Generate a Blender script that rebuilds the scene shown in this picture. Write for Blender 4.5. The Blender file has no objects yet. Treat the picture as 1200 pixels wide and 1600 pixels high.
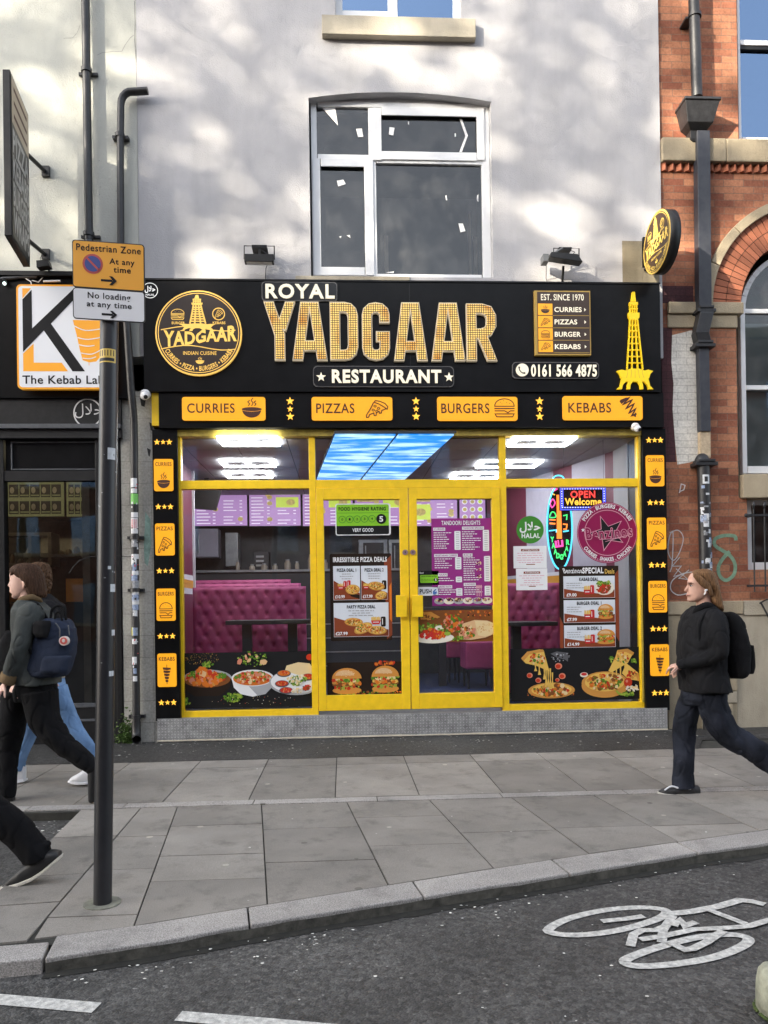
import bpy, bmesh, math, random
from math import sin, cos, pi, radians as R_, sqrt, atan2
from mathutils import Vector, Matrix, noise
random.seed(7)
scene = bpy.context.scene
col = scene.collection
# ------------------------------------------------------------------ camera
FPX, CAM_H, CAM_D = 1200.0, 1.45, 8.4417          # focal length in photo pixels, eye height, distance to the facade
YAW, PITCH, ROLL, SHIFT = 0.053439, 0.0034478, -0.0140538, 143.887
_fw = Vector((sin(YAW)*cos(PITCH), cos(YAW)*cos(PITCH), sin(PITCH)))
_r = Vector((cos(YAW), -sin(YAW), 0)); _up = _r.cross(_fw)
_r2 = _r*cos(ROLL) + _up*sin(ROLL); _u2 = -_r*sin(ROLL) + _up*cos(ROLL)
CAM = Vector((0, -CAM_D, CAM_H))
cd = bpy.data.cameras.new('camera'); cam = bpy.data.objects.new('camera', cd); col.objects.link(cam)
cam.matrix_world = Matrix(((_r2.x, _u2.x, -_fw.x, CAM.x), (_r2.y, _u2.y, -_fw.y, CAM.y), (_r2.z, _u2.z, -_fw.z, CAM.z), (0, 0, 0, 1)))
cd.sensor_fit = 'VERTICAL'; cd.sensor_height = 24; cd.sensor_width = 18
cd.lens = FPX/1600*24; cd.shift_y = SHIFT/1600; cd.clip_start = 0.05; cd.clip_end = 2000
scene.camera = cam
# ------------------------------------------------------------------ world, sun, exposure
SUN_EL, SUN_AZ = R_(18), R_(52)                    # sun low, behind the camera to the left
to_sun = Vector((-sin(SUN_AZ)*cos(SUN_EL), -cos(SUN_AZ)*cos(SUN_EL), sin(SUN_EL)))
w = bpy.data.worlds.new("World"); scene.world = w; w.use_nodes = True
nt = w.node_tree; bg = nt.nodes['Background']
sky = nt.nodes.new('ShaderNodeTexSky'); sky.sky_type = 'NISHITA'; sky.sun_disc = False
sky.sun_elevation = SUN_EL; sky.sun_rotation = atan2(to_sun.x, to_sun.y)
sky.air_density = 1.0; sky.dust_density = 2.5; sky.ozone_density = 1.0
hs = nt.nodes.new('ShaderNodeHueSaturation'); hs.inputs['Saturation'].default_value = .45; nt.links.new(sky.outputs[0], hs.inputs['Color']); nt.links.new(hs.outputs[0], bg.inputs[0]); bg.inputs[1].default_value = 0.15
sl = bpy.data.lights.new('sun', 'SUN'); so = bpy.data.objects.new('sun', sl); col.objects.link(so)
sl.energy = 4.6; sl.angle = R_(0.45); sl.color = (1.0, 0.90, 0.72)
so.rotation_euler = to_sun.to_track_quat('Z', 'Y').to_euler(); so.location = to_sun*60
vs = scene.view_settings; vs.view_transform = 'Standard'; vs.look = 'None'; vs.gamma = 1.0; vs.exposure = 2.2
cy = scene.cycles; cy.use_denoising = True; cy.max_bounces = 7; cy.transparent_max_bounces = 16
cy.diffuse_bounces = 4; cy.glossy_bounces = 4; cy.caustics_reflective = False; cy.caustics_refractive = False
cy.sample_clamp_indirect = 4.0

# ------------------------------------------------------------------ photo pixel -> point in the place
def ray(u, v):
    d = _r2*((u-600)/FPX) - _u2*((v-800-SHIFT)/FPX) + _fw
    return d
def px(u, v, y=0.0):
    d = ray(u, v); return CAM + d*((y+CAM_D)/d.y)
def gp(u, v, z=0.0):
    d = ray(u, v); return CAM + d*((z-CAM_H)/d.z)
def RX(u, v, y=0.0): return px(u, v, y).x
def RZ(u, v, y=0.0): return px(u, v, y).z
def RR(u0, v0, u1, v1, y=0.0):
    um, vm = (u0+u1)/2, (v0+v1)/2
    return px(u0, vm, y).x, px(u1, vm, y).x, px(um, v1, y).z, px(um, v0, y).z    # x0 x1 z0 z1

# ------------------------------------------------------------------ materials
MATS = {}
def mat(name, colr=(.5, .5, .5), rough=.6, metal=0.0, var=0.0, vscale=6.0, bump=0.0, bscale=60.0, emit=0.0, ecol=None, spec=.5, island=0.0, var2=None, coat=0.0):
    if name in MATS: return MATS[name]
    m = bpy.data.materials.new(name); m.use_nodes = True; MATS[name] = m
    n = m.node_tree.nodes; l = m.node_tree.links; b = n['Principled BSDF']
    c = (*colr, 1)
    b.inputs['Base Color'].default_value = c; b.inputs['Roughness'].default_value = rough; b.inputs['Metallic'].default_value = metal
    b.inputs['Specular IOR Level'].default_value = spec; b.inputs['Coat Weight'].default_value = coat
    tc = None
    def tcn():
        nonlocal tc
        if tc is None: tc = n.new('ShaderNodeTexCoord')
        return tc.outputs['Object']
    last = None
    if var > 0:
        nz = n.new('ShaderNodeTexNoise'); nz.inputs['Scale'].default_value = vscale; nz.inputs['Detail'].default_value = 6; nz.inputs['Roughness'].default_value = .65
        l.new(tcn(), nz.inputs['Vector'])
        mp = n.new('ShaderNodeMapRange'); mp.inputs[1].default_value = .3; mp.inputs[2].default_value = .7; l.new(nz.outputs[0], mp.inputs[0])
        mx = n.new('ShaderNodeMix'); mx.data_type = 'RGBA'; l.new(mp.outputs[0], mx.inputs[0])
        lo = tuple(max(0, x*(1-var)) for x in colr) if var2 is None else var2
        mx.inputs[6].default_value = (*lo, 1); mx.inputs[7].default_value = (*[min(1, x*(1+var*.6)) for x in colr], 1)
        last = mx.outputs[2]; l.new(last, b.inputs['Base Color'])
    if island > 0:
        g = n.new('ShaderNodeNewGeometry'); mp2 = n.new('ShaderNodeMapRange'); mp2.inputs[3].default_value = 1-island; mp2.inputs[4].default_value = 1+island
        l.new(g.outputs['Random Per Island'], mp2.inputs[0])
        mm = n.new('ShaderNodeMix'); mm.data_type = 'RGBA'; mm.blend_type = 'MULTIPLY'; mm.inputs[0].default_value = 1
        if last: l.new(last, mm.inputs[6])
        else: mm.inputs[6].default_value = c
        l.new(mp2.outputs[0], mm.inputs[7]); last = mm.outputs[2]; l.new(last, b.inputs['Base Color'])
    if bump > 0:
        nb = n.new('ShaderNodeTexNoise'); nb.inputs['Scale'].default_value = bscale; nb.inputs['Detail'].default_value = 5
        l.new(tcn(), nb.inputs['Vector']); bp = n.new('ShaderNodeBump'); bp.inputs['Strength'].default_value = bump; bp.inputs['Distance'].default_value = .01
        l.new(nb.outputs[0], bp.inputs['Height']); l.new(bp.outputs[0], b.inputs['Normal'])
    if emit > 0:
        b.inputs['Emission Color'].default_value = (*(ecol or colr), 1); b.inputs['Emission Strength'].default_value = emit
    return m
def glass(name, tint=(1, 1, 1), dirt_haze=0.0, boost=1.0, gcol=(1, 1, 1)):
    m = bpy.data.materials.new(name); m.use_nodes = True; n = m.node_tree.nodes; l = m.node_tree.links
    n.remove(n['Principled BSDF']); o = n['Material Output']
    t = n.new('ShaderNodeBsdfTransparent'); t.inputs[0].default_value = (*tint, 1)
    g = n.new('ShaderNodeBsdfGlossy'); g.inputs['Roughness'].default_value = .015; g.inputs[0].default_value = (*gcol, 1)
    fr = n.new('ShaderNodeFresnel'); fr.inputs[0].default_value = 1.5
    ml = n.new('ShaderNodeMath'); ml.operation = 'MULTIPLY'; ml.inputs[1].default_value = 1.6*boost; ml.use_clamp = True; l.new(fr.outputs[0], ml.inputs[0])
    nz = n.new('ShaderNodeTexNoise'); nz.inputs['Scale'].default_value = 1.1; bp = n.new('ShaderNodeBump'); bp.inputs['Strength'].default_value = .04; bp.inputs['Distance'].default_value = .05
    tc = n.new('ShaderNodeTexCoord'); l.new(tc.outputs['Object'], nz.inputs['Vector']); l.new(nz.outputs[0], bp.inputs['Height']); l.new(bp.outputs[0], g.inputs['Normal'])
    mx = n.new('ShaderNodeMixShader'); l.new(ml.outputs[0], mx.inputs[0]); l.new(t.outputs[0], mx.inputs[1]); l.new(g.outputs[0], mx.inputs[2])
    last = mx.outputs[0]
    if dirt_haze > 0:  # patchy pale film: dirt, plus painted reflection haze on the upper panes
        d = n.new('ShaderNodeBsdfDiffuse'); d.inputs[0].default_value = (.5, .5, .5, 1)
        z2 = n.new('ShaderNodeTexNoise'); z2.inputs['Scale'].default_value = 5; z2.inputs['Detail'].default_value = 6; l.new(tc.outputs['Object'], z2.inputs['Vector'])
        mr = n.new('ShaderNodeMapRange'); mr.inputs[1].default_value = .4; mr.inputs[2].default_value = .8; mr.inputs[4].default_value = dirt_haze; l.new(z2.outputs[0], mr.inputs[0])
        m2 = n.new('ShaderNodeMixShader'); l.new(mr.outputs[0], m2.inputs[0]); l.new(last, m2.inputs[1]); l.new(d.outputs[0], m2.inputs[2]); last = m2.outputs[0]
    l.new(last, o.inputs[0]); MATS[name] = m; return m

# ------------------------------------------------------------------ mesh builder
def _text_mesh(s, bold, extr, spacing, _c={}):
    k = (s, bold, extr, spacing)
    if k in _c: return _c[k]
    c = bpy.data.curves.new('tmp', 'FONT'); c.body = s; c.offset = bold; c.extrude = extr; c.space_character = spacing; c.resolution_u = 4
    o = bpy.data.objects.new('tmp', c); me = o.to_mesh()
    vs_ = [v.co.copy() for v in me.vertices]; fs = [tuple(p.vertices) for p in me.polygons]
    o.to_mesh_clear(); bpy.data.objects.remove(o); bpy.data.curves.remove(c)
    if vs_:
        x0 = min(v.x for v in vs_); x1 = max(v.x for v in vs_); y0 = min(v.y for v in vs_); y1 = max(v.y for v in vs_)
    else: x0 = y0 = 0; x1 = y1 = 1
    _c[k] = (vs_, fs, x0, x1, y0, y1); return _c[k]
class MB:
    def __init__(s): s.v = []; s.f = []; s.m = []; s.mats = []; s.smooth = []
    def mi(s, m):
        if isinstance(m, str): m = MATS[m]
        if m not in s.mats: s.mats.append(m)
        return s.mats.index(m)
    def add(s, vs_, fs, m, sm=False):
        b = len(s.v); s.v += [Vector(x) for x in vs_]; k = s.mi(m)
        for f in fs: s.f.append([b+i for i in f]); s.m.append(k); s.smooth.append(sm)
        return s
    def box(s, x0, x1, y0, y1, z0, z1, m):
        x0, x1 = min(x0, x1), max(x0, x1); y0, y1 = min(y0, y1), max(y0, y1); z0, z1 = min(z0, z1), max(z0, z1)
        return s.add([(x0, y0, z0), (x1, y0, z0), (x1, y1, z0), (x0, y1, z0), (x0, y0, z1), (x1, y0, z1), (x1, y1, z1), (x0, y1, z1)],
              [(0, 3, 2, 1), (4, 5, 6, 7), (0, 1, 5, 4), (1, 2, 6, 5), (2, 3, 7, 6), (3, 0, 4, 7)], m)
    def prism(s, poly, y0, y1, m):                 # poly of (x, z), from y0 (front) to y1
        n = len(poly)
        a = sum(poly[i][0]*poly[(i+1) % n][1]-poly[(i+1) % n][0]*poly[i][1] for i in range(n))
        if a < 0: poly = poly[::-1]
        vs_ = [(x, y0, z) for x, z in poly]+[(x, y1, z) for x, z in poly]
        fs = [tuple(range(n)), tuple(range(2*n-1, n-1, -1))]+[(i, n+i, n+(i+1) % n, (i+1) % n) for i in range(n)]
        return s.add(vs_, fs, m)
    def slab(s, poly, z0, z1, m):                  # poly of (x, y), from z0 to z1
        n = len(poly)
        a = sum(poly[i][0]*poly[(i+1) % n][1]-poly[(i+1) % n][0]*poly[i][1] for i in range(n))
        if a < 0: poly = poly[::-1]
        vs_ = [(x, y, z1) for x, y in poly]+[(x, y, z0) for x, y in poly]
        fs = [tuple(range(n)), tuple(range(2*n-1, n-1, -1))]+[(i, n+i, n+(i+1) % n, (i+1) % n) for i in range(n)]
        return s.add(vs_, fs, m)
    def tube(s, pts, r, m, n=10, caps=True, sq=1.0):
        pts = [Vector(p) for p in pts]; k = len(pts); rr = r if isinstance(r, (list, tuple)) else [r]*k
        ring = []; t0 = (pts[1]-pts[0]).normalized(); ref = Vector((0, 0, 1)) if abs(t0.z) < .9 else Vector((0, 1, 0))
        a = t0.cross(ref).normalized()
        vs_ = []
        for i, p in enumerate(pts):
            t = ((pts[min(i+1, k-1)]-pts[i]).normalized() if i < k-1 else Vector()) + ((pts[i]-pts[i-1]).normalized() if i else Vector())
            t.normalize(); a = (a-t*a.dot(t)).normalized(); b = t.cross(a)
            for j in range(n):
                an = 2*pi*j/n; vs_.append(p+(a*cos(an)+b*sin(an)*sq)*rr[i])
        fs = [(i*n+j, i*n+(j+1) % n, (i+1)*n+(j+1) % n, (i+1)*n+j) for i in range(k-1) for j in range(n)]
        s.add(vs_, fs, m, True)
        if caps: s.add(vs_[:n], [tuple(range(n-1, -1, -1))], m); s.add(vs_[-n:], [tuple(range(n))], m)
        return s
    def ball(s, c, r, m, nu=12, nv=8, half=False):
        c = Vector(c); r = Vector((r, r, r)) if not hasattr(r, '__len__') else Vector(r)
        vs_ = [c+Vector((0, 0, r.z))]; lim = pi/2 if half else pi
        for i in range(1, nv+(1 if half else 0)):
            th = lim*i/nv
            for j in range(nu): ph = 2*pi*j/nu; vs_.append(c+Vector((r.x*sin(th)*cos(ph), r.y*sin(th)*sin(ph), r.z*cos(th))))
        fs = [(0, 1+j, 1+(j+1) % nu) for j in range(nu)]; rows = nv if half else nv-1
        for i in range(rows-1):
            for j in range(nu): a = 1+i*nu+j; b = 1+i*nu+(j+1) % nu; fs.append((a, a+nu, b+nu, b))
        if half: fs.append(tuple(range(1+(rows-1)*nu+nu-1, (rows-1)*nu, -1)))
        else:
            vs_.append(c-Vector((0, 0, r.z))); e = len(vs_)-1; base = 1+(rows-1)*nu
            fs += [(base+j, e, base+(j+1) % nu) for j in range(nu)]
        return s.add(vs_, fs, m, True)
    def loft(s, rings, m, caps=True, sm=True):
        n = len(rings[0]); vs_ = [p for r in rings for p in r]; k = len(rings)
        fs = [(i*n+j, i*n+(j+1) % n, (i+1)*n+(j+1) % n, (i+1)*n+j) for i in range(k-1) for j in range(n)]
        if caps: fs += [tuple(range(n-1, -1, -1)), tuple(range((k-1)*n, k*n))]
        return s.add(vs_, fs, m, sm)
    def build(s, name, parent=None, bevel=0.0, origin=None, recalc=False):
        if origin is None:
            if parent is not None: origin = Vector()
            else:
                xs = [v.x for v in s.v]; ys = [v.y for v in s.v]; zs = [v.z for v in s.v]
                origin = Vector(((min(xs)+max(xs))/2, (min(ys)+max(ys))/2, min(zs)))
        off = Vector(origin)
        p = parent
        if p is not None:
            off = Vector()
            while p is not None: off += p.location; p = p.parent
        me = bpy.data.meshes.new(name); me.from_pydata([v-off for v in s.v], [], s.f)
        for m in s.mats: me.materials.append(m)
        me.polygons.foreach_set('material_index', s.m); me.polygons.foreach_set('use_smooth', s.smooth)
        if recalc:
            bm = bmesh.new(); bm.from_mesh(me); bmesh.ops.recalc_face_normals(bm, faces=bm.faces); bm.to_mesh(me); bm.free()
        me.update()
        o = bpy.data.objects.new(name, me); col.objects.link(o)
        if parent is not None: o.parent = parent
        else: o.location = off
        if bevel > 0:
            bv = o.modifiers.new('bevel', 'BEVEL'); bv.width = bevel; bv.segments = 2; bv.limit_method = 'ANGLE'; bv.angle_limit = R_(40)
        return o
def thing(name, label, cat, loc=(0, 0, 0), group=None):
    o = bpy.data.objects.new(name, None); col.objects.link(o); o.location = loc; o.empty_display_size = .1
    o['label'] = label; o['category'] = cat
    if group: o['group'] = group
    return o
def tag(o, label, cat, group=None):
    o['label'] = label; o['category'] = cat
    if group: o['group'] = group
    return o
def struct(mb, name, **k):
    o = mb.build(name, **k); o['kind'] = 'structure'; return o
LIFT = .0012
class Canvas:                                      # flat drawing on a real surface: (a, b) -> origin + a*ax + b*bx, lifted along nrm
    def __init__(s, origin, ax, bx, nrm, mb=None):
        s.o, s.ax, s.bx, s.n = Vector(origin), Vector(ax), Vector(bx), Vector(nrm); s.mb = mb or MB(); s.base = 0.0; s.zz = 0
    @classmethod
    def photo(c, u0, v0, u1, v1, y, mb=None):      # a, b in photo pixels over that patch of the plane y = const
        x0, x1, z0, z1 = RR(u0, v0, u1, v1, y)
        ax = Vector(((x1-x0)/(u1-u0), 0, 0)); bx = Vector((0, 0, -(z1-z0)/(v1-v0)))
        return c(Vector((x0, y, z1))-ax*u0-bx*v0, ax, bx, (0, -1, 0), mb)
    def P(s, a, b, h): return s.o+s.ax*a+s.bx*b+s.n*(s.base+h)
    def poly(s, pts, m, L=1, d=0.0):
        h = L*LIFT; n = len(pts)
        top = [s.P(a, b, h+d) for a, b in pts]
        # orient the face along the normal
        nn = Vector()
        for i in range(n):
            p, q = top[i], top[(i+1) % n]; nn += (p-s.o).cross(q-s.o)
        if nn.dot(s.n) < 0: pts = pts[::-1]; top = top[::-1]
        if d <= 0: s.mb.add(top, [tuple(range(n))], m)
        else:
            bot = [s.P(a, b, h) for a, b in pts]
            s.mb.add(top+bot, [tuple(range(n))]+[(i, n+i, n+(i+1) % n, (i+1) % n) for i in range(n)], m)
        return s
    def rect(s, u0, v0, u1, v1, m, L=1, d=0.0): return s.poly([(u0, v0), (u1, v0), (u1, v1), (u0, v1)], m, L, d)
    def rr_pts(s, u0, v0, u1, v1, r, k=4):
        out = []
        for (cx, cy_, a0) in ((u1-r, v0+r, -90), (u1-r, v1-r, 0), (u0+r, v1-r, 90), (u0+r, v0+r, 180)):
            for i in range(k+1): a = R_(a0+90*i/k); out.append((cx+r*cos(a), cy_+r*sin(a)))
        return out
    def rrect(s, u0, v0, u1, v1, r, m, L=1, d=0.0): return s.poly(s.rr_pts(u0, v0, u1, v1, r), m, L, d)
    def ell(s, cu, cv, ru, rv, m, L=1, d=0.0, n=28, rot=0.0, a0=0, a1=360):
        k = n if a1-a0 >= 360 else n+1; pts = []
        for i in range(k):
            a = R_(a0+(a1-a0)*i/n); x, y = ru*cos(a), rv*sin(a); pts.append((cu+x*cos(rot)-y*sin(rot), cv+x*sin(rot)+y*cos(rot)))
        return s.poly(pts, m, L, d)
    def arc(s, cu, cv, ru, rv, a0, a1, w_, m, L=1, n=24, d=0.0, rot=0.0):
        pts = []
        for i in range(n+1):
            a = R_(a0+(a1-a0)*i/n); x, y = ru*cos(a), rv*sin(a); pts.append((cu+x*cos(rot)-y*sin(rot), cv+x*sin(rot)+y*cos(rot)))
        return s.stroke(pts, w_, m, L, closed=False, d=d) if abs(a1-a0) < 360 else s.stroke(pts[:-1], w_, m, L, closed=True, d=d)
    def stroke(s, pts, w_, m, L=1, closed=False, d=0.0):
        n = len(pts); A = []; B = []
        for i in range(n):
            p = Vector(pts[i]); pr = Vector(pts[i-1]) if (i or closed) else None; nx = Vector(pts[(i+1) % n]) if (i < n-1 or closed) else None
            t1 = (p-pr).normalized() if pr is not None else None; t2 = (nx-p).normalized() if nx is not None else None
            t = ((t1 or t2)+(t2 or t1)); t = t.normalized() if t.length > 1e-6 else (t2 or t1)
            nn = Vector((-t.y, t.x)); c = 1.0
            if t1 is not None and t2 is not None: c = max(.5, nn.dot(Vector((-t2.y, t2.x))))
            wi = w_[i] if isinstance(w_, (list, tuple)) else w_
            A.append(p+nn*(wi/2/c)); B.append(p-nn*(wi/2/c))
        k = n if closed else n-1
        for i in range(k):
            j = (i+1) % n; s.poly([tuple(A[i]), tuple(A[j]), tuple(B[j]), tuple(B[i])], m, (L+i*.03 if d <= 0 else L), d)
        return s
    def star(s, cu, cv, r, m, L=1, d=0.0, inner=.42, rot=-90):
        return s.poly([(cu+(r if i % 2 == 0 else r*inner)*cos(R_(rot+36*i)), cv+(r if i % 2 == 0 else r*inner)*sin(R_(rot+36*i))) for i in range(10)], m, L, d)
    def text(s, t, u0, v0, u1, v1, m, bold=0.0, L=1, d=0.0, spacing=1.06, slant=0.0, warp=None):
        vs_, fs, x0, x1, y0, y1 = _text_mesh(t, bold, .5 if d > 0 else 0.0, spacing); h = L*LIFT; out = []
        for p in vs_:
            a = (p.x-x0)/(x1-x0); b = (p.y-y0)/(y1-y0); A = u0+(u1-u0)*a+slant*(b-.5)*(v1-v0); B = v1+(v0-v1)*b
            if warp: A, B = warp(a, b, A, B)
            out.append(s.P(A, B, h+(d if p.z > 0 else 0)))
        fl = s.ax.cross(s.bx).dot(s.n) > 0
        s.mb.add(out, [f[::-1] for f in fs] if fl else fs, m); return s
    def arctext(s, t, cu, cv, r, a0, a1, size, m, bold=0.0, L=1, inside=False, squash=1.0, d=0.0):
        vs_, fs, x0, x1, y0, y1 = _text_mesh(t, bold, .5 if d > 0 else 0.0, 1.08); h = L*LIFT; out = []
        for p in vs_:
            f = (p.x-x0)/(x1-x0); b = (p.y-y0)/(y1-y0); a = R_(a0+(a1-a0)*f); rr = r-size*b if inside else r+size*b
            out.append(s.P(cu+rr*cos(a)*squash, cv+rr*sin(a), h+(d if p.z > 0 else 0)))
        fl = s.ax.cross(s.bx).dot(s.n) > 0
        s.mb.add(out, [g[::-1] for g in fs] if fl else fs, m); return s
# ------------------------------------------------------------------ materials of the setting
def brick_mat(name, c1, c2, mortar, bw=.232, bh=.078):
    m = bpy.data.materials.new(name); m.use_nodes = True; n = m.node_tree.nodes; l = m.node_tree.links; b = n['Principled BSDF']
    g = n.new('ShaderNodeNewGeometry'); sp = n.new('ShaderNodeSeparateXYZ'); cb = n.new('ShaderNodeCombineXYZ')
    l.new(g.outputs['Position'], sp.inputs[0])
    ad = n.new('ShaderNodeMath'); ad.operation = 'ADD'; l.new(sp.outputs[0], ad.inputs[0]); l.new(sp.outputs[1], ad.inputs[1])
    l.new(ad.outputs[0], cb.inputs[0]); l.new(sp.outputs[2], cb.inputs[1])
    bt = n.new('ShaderNodeTexBrick'); l.new(cb.outputs[0], bt.inputs['Vector'])
    bt.inputs['Color1'].default_value = (*c1, 1); bt.inputs['Color2'].default_value = (*c2, 1); bt.inputs['Mortar'].default_value = (*mortar, 1)
    bt.inputs['Scale'].default_value = 1; bt.inputs['Mortar Size'].default_value = .0035; bt.inputs['Brick Width'].default_value = bw; bt.inputs['Row Height'].default_value = bh
    bt.inputs['Bias'].default_value = -.25; bt.inputs['Mortar Smooth'].default_value = .2
    nz = n.new('ShaderNodeTexNoise'); nz.inputs['Scale'].default_value = 1.6; nz.inputs['Detail'].default_value = 8; l.new(g.outputs['Position'], nz.inputs['Vector'])
    mr = n.new('ShaderNodeMapRange'); mr.inputs[1].default_value = .3; mr.inputs[2].default_value = .7; mr.inputs[3].default_value = .62; mr.inputs[4].default_value = 1.15; l.new(nz.outputs[0], mr.inputs[0])
    n2 = n.new('ShaderNodeTexNoise'); n2.inputs['Scale'].default_value = 45; n2.inputs['Detail'].default_value = 4; l.new(g.outputs['Position'], n2.inputs['Vector'])
    m3 = n.new('ShaderNodeMapRange'); m3.inputs[1].default_value = .3; m3.inputs[2].default_value = .7; m3.inputs[3].default_value = .8; m3.inputs[4].default_value = 1.15; l.new(n2.outputs[0], m3.inputs[0])
    mu = n.new('ShaderNodeMath'); mu.operation = 'MULTIPLY'; l.new(mr.outputs[0], mu.inputs[0]); l.new(m3.outputs[0], mu.inputs[1])
    mx = n.new('ShaderNodeMix'); mx.data_type = 'RGBA'; mx.blend_type = 'MULTIPLY'; mx.inputs[0].default_value = 1; l.new(bt.outputs[0], mx.inputs[6]); l.new(mu.outputs[0], mx.inputs[7])
    l.new(mx.outputs[2], b.inputs['Base Color']); bt.inputs['Bias'].default_value = -.05; b.inputs['Roughness'].default_value = .85; b.inputs['Specular IOR Level'].default_value = .25
    bp = n.new('ShaderNodeBump'); bp.inputs['Strength'].default_value = .5; bp.inputs['Distance'].default_value = .008; bp.invert = True
    ad2 = n.new('ShaderNodeMath'); ad2.operation = 'MULTIPLY_ADD'; ad2.inputs[1].default_value = -.35; l.new(n2.outputs[0], ad2.inputs[0]); l.new(bt.outputs[1], ad2.inputs[2])
    l.new(ad2.outputs[0], bp.inputs['Height']); l.new(bp.outputs[0], b.inputs['Normal'])
    MATS[name] = m; return m
def stucco(name, c, dirt_haze=.12, seed=0.0):
    m = bpy.data.materials.new(name); m.use_nodes = True; n = m.node_tree.nodes; l = m.node_tree.links; b = n['Principled BSDF']
    g = n.new('ShaderNodeNewGeometry'); mp = n.new('ShaderNodeMapping'); mp.inputs['Location'].default_value = (seed, seed, seed); mp.inputs['Scale'].default_value = (1, 1, .45); l.new(g.outputs['Position'], mp.inputs[0])
    n1 = n.new('ShaderNodeTexNoise'); n1.inputs['Scale'].default_value = 2.2; n1.inputs['Detail'].default_value = 9; n1.inputs['Roughness'].default_value = .62; l.new(mp.outputs[0], n1.inputs['Vector'])
    r = n.new('ShaderNodeMapRange'); r.inputs[1].default_value = .32; r.inputs[2].default_value = .68; r.inputs[3].default_value = 1-dirt_haze; r.inputs[4].default_value = 1.03; l.new(n1.outputs[0], r.inputs[0])
    mx = n.new('ShaderNodeMix'); mx.data_type = 'RGBA'; mx.blend_type = 'MULTIPLY'; mx.inputs[0].default_value = 1; mx.inputs[6].default_value = (*c, 1); l.new(r.outputs[0], mx.inputs[7]); l.new(mx.outputs[2], b.inputs['Base Color'])
    mp2 = n.new('ShaderNodeMapping'); mp2.inputs['Scale'].default_value = (5, 5, .35); l.new(g.outputs['Position'], mp2.inputs[0]); ns = n.new('ShaderNodeTexNoise'); ns.inputs['Scale'].default_value = 1.6; ns.inputs['Detail'].default_value = 7; l.new(mp2.outputs[0], ns.inputs['Vector'])
    rs = n.new('ShaderNodeMapRange'); rs.inputs[1].default_value = .5; rs.inputs[2].default_value = .78; rs.inputs[3].default_value = 1; rs.inputs[4].default_value = 1-dirt_haze*.3; l.new(ns.outputs[0], rs.inputs[0])
    mx2 = n.new('ShaderNodeMix'); mx2.data_type = 'RGBA'; mx2.blend_type = 'MULTIPLY'; mx2.inputs[0].default_value = 1; l.new(mx.outputs[2], mx2.inputs[6]); l.new(rs.outputs[0], mx2.inputs[7]); l.new(mx2.outputs[2], b.inputs['Base Color'])
    n2 = n.new('ShaderNodeTexNoise'); n2.inputs['Scale'].default_value = 70; n2.inputs['Detail'].default_value = 6; l.new(g.outputs['Position'], n2.inputs['Vector'])
    n3 = n.new('ShaderNodeTexNoise'); n3.inputs['Scale'].default_value = 9; n3.inputs['Detail'].default_value = 3; l.new(g.outputs['Position'], n3.inputs['Vector'])
    ma = n.new('ShaderNodeMath'); ma.operation = 'MULTIPLY_ADD'; ma.inputs[1].default_value = .9; l.new(n3.outputs[0], ma.inputs[0]); l.new(n2.outputs[0], ma.inputs[2])
    bp = n.new('ShaderNodeBump'); bp.inputs['Strength'].default_value = .55; bp.inputs['Distance'].default_value = .012; l.new(ma.outputs[0], bp.inputs['Height']); l.new(bp.outputs[0], b.inputs['Normal'])
    b.inputs['Roughness'].default_value = .88; b.inputs['Specular IOR Level'].default_value = .3; MATS[name] = m; return m
def asphalt(name, c, speck, seed=0.0, bump=.7):
    m = bpy.data.materials.new(name); m.use_nodes = True; n = m.node_tree.nodes; l = m.node_tree.links; b = n['Principled BSDF']
    g = n.new('ShaderNodeNewGeometry')
    v = n.new('ShaderNodeTexVoronoi'); v.inputs['Scale'].default_value = 95; l.new(g.outputs['Position'], v.inputs['Vector'])
    cr = n.new('ShaderNodeValToRGB'); l.new(v.outputs['Color'], cr.inputs[0])
    e = cr.color_ramp.elements; e[0].position = .1; e[0].color = (*[x*.5 for x in c], 1); e[1].position = .9; e[1].color = (*[x*1.4 for x in c], 1)
    e2 = e.new(.97); e2.color = (*speck, 1)
    vb = n.new('ShaderNodeTexVoronoi'); vb.inputs['Scale'].default_value = 42; l.new(g.outputs['Position'], vb.inputs['Vector']); sb = n.new('ShaderNodeSeparateColor'); l.new(vb.outputs['Color'], sb.inputs[0]); rb_ = n.new('ShaderNodeMapRange'); rb_.inputs[3].default_value = .55; rb_.inputs[4].default_value = 1.5; l.new(sb.outputs[1], rb_.inputs[0])
    n1 = n.new('ShaderNodeTexNoise'); n1.inputs['Scale'].default_value = 1.3; n1.inputs['Detail'].default_value = 8; l.new(g.outputs['Position'], n1.inputs['Vector'])
    r = n.new('ShaderNodeMapRange'); r.inputs[1].default_value = .3; r.inputs[2].default_value = .7; r.inputs[3].default_value = .62; r.inputs[4].default_value = 1.25; l.new(n1.outputs[0], r.inputs[0])
    mx = n.new('ShaderNodeMix'); mx.data_type = 'RGBA'; mx.blend_type = 'MULTIPLY'; mx.inputs[0].default_value = 1; l.new(cr.outputs[0], mx.inputs[6]); mr_ = n.new('ShaderNodeMath'); mr_.operation = 'MULTIPLY'; l.new(r.outputs[0], mr_.inputs[0]); l.new(rb_.outputs[0], mr_.inputs[1]); l.new(mr_.outputs[0], mx.inputs[7]); l.new(mx.outputs[2], b.inputs['Base Color'])
    bp = n.new('ShaderNodeBump'); bp.inputs['Strength'].default_value = bump; bp.inputs['Distance'].default_value = .006; bp.invert = True; l.new(v.outputs['Distance'], bp.inputs['Height']); l.new(bp.outputs[0], b.inputs['Normal'])
    b.inputs['Roughness'].default_value = .62; MATS[name] = m; return m
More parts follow.
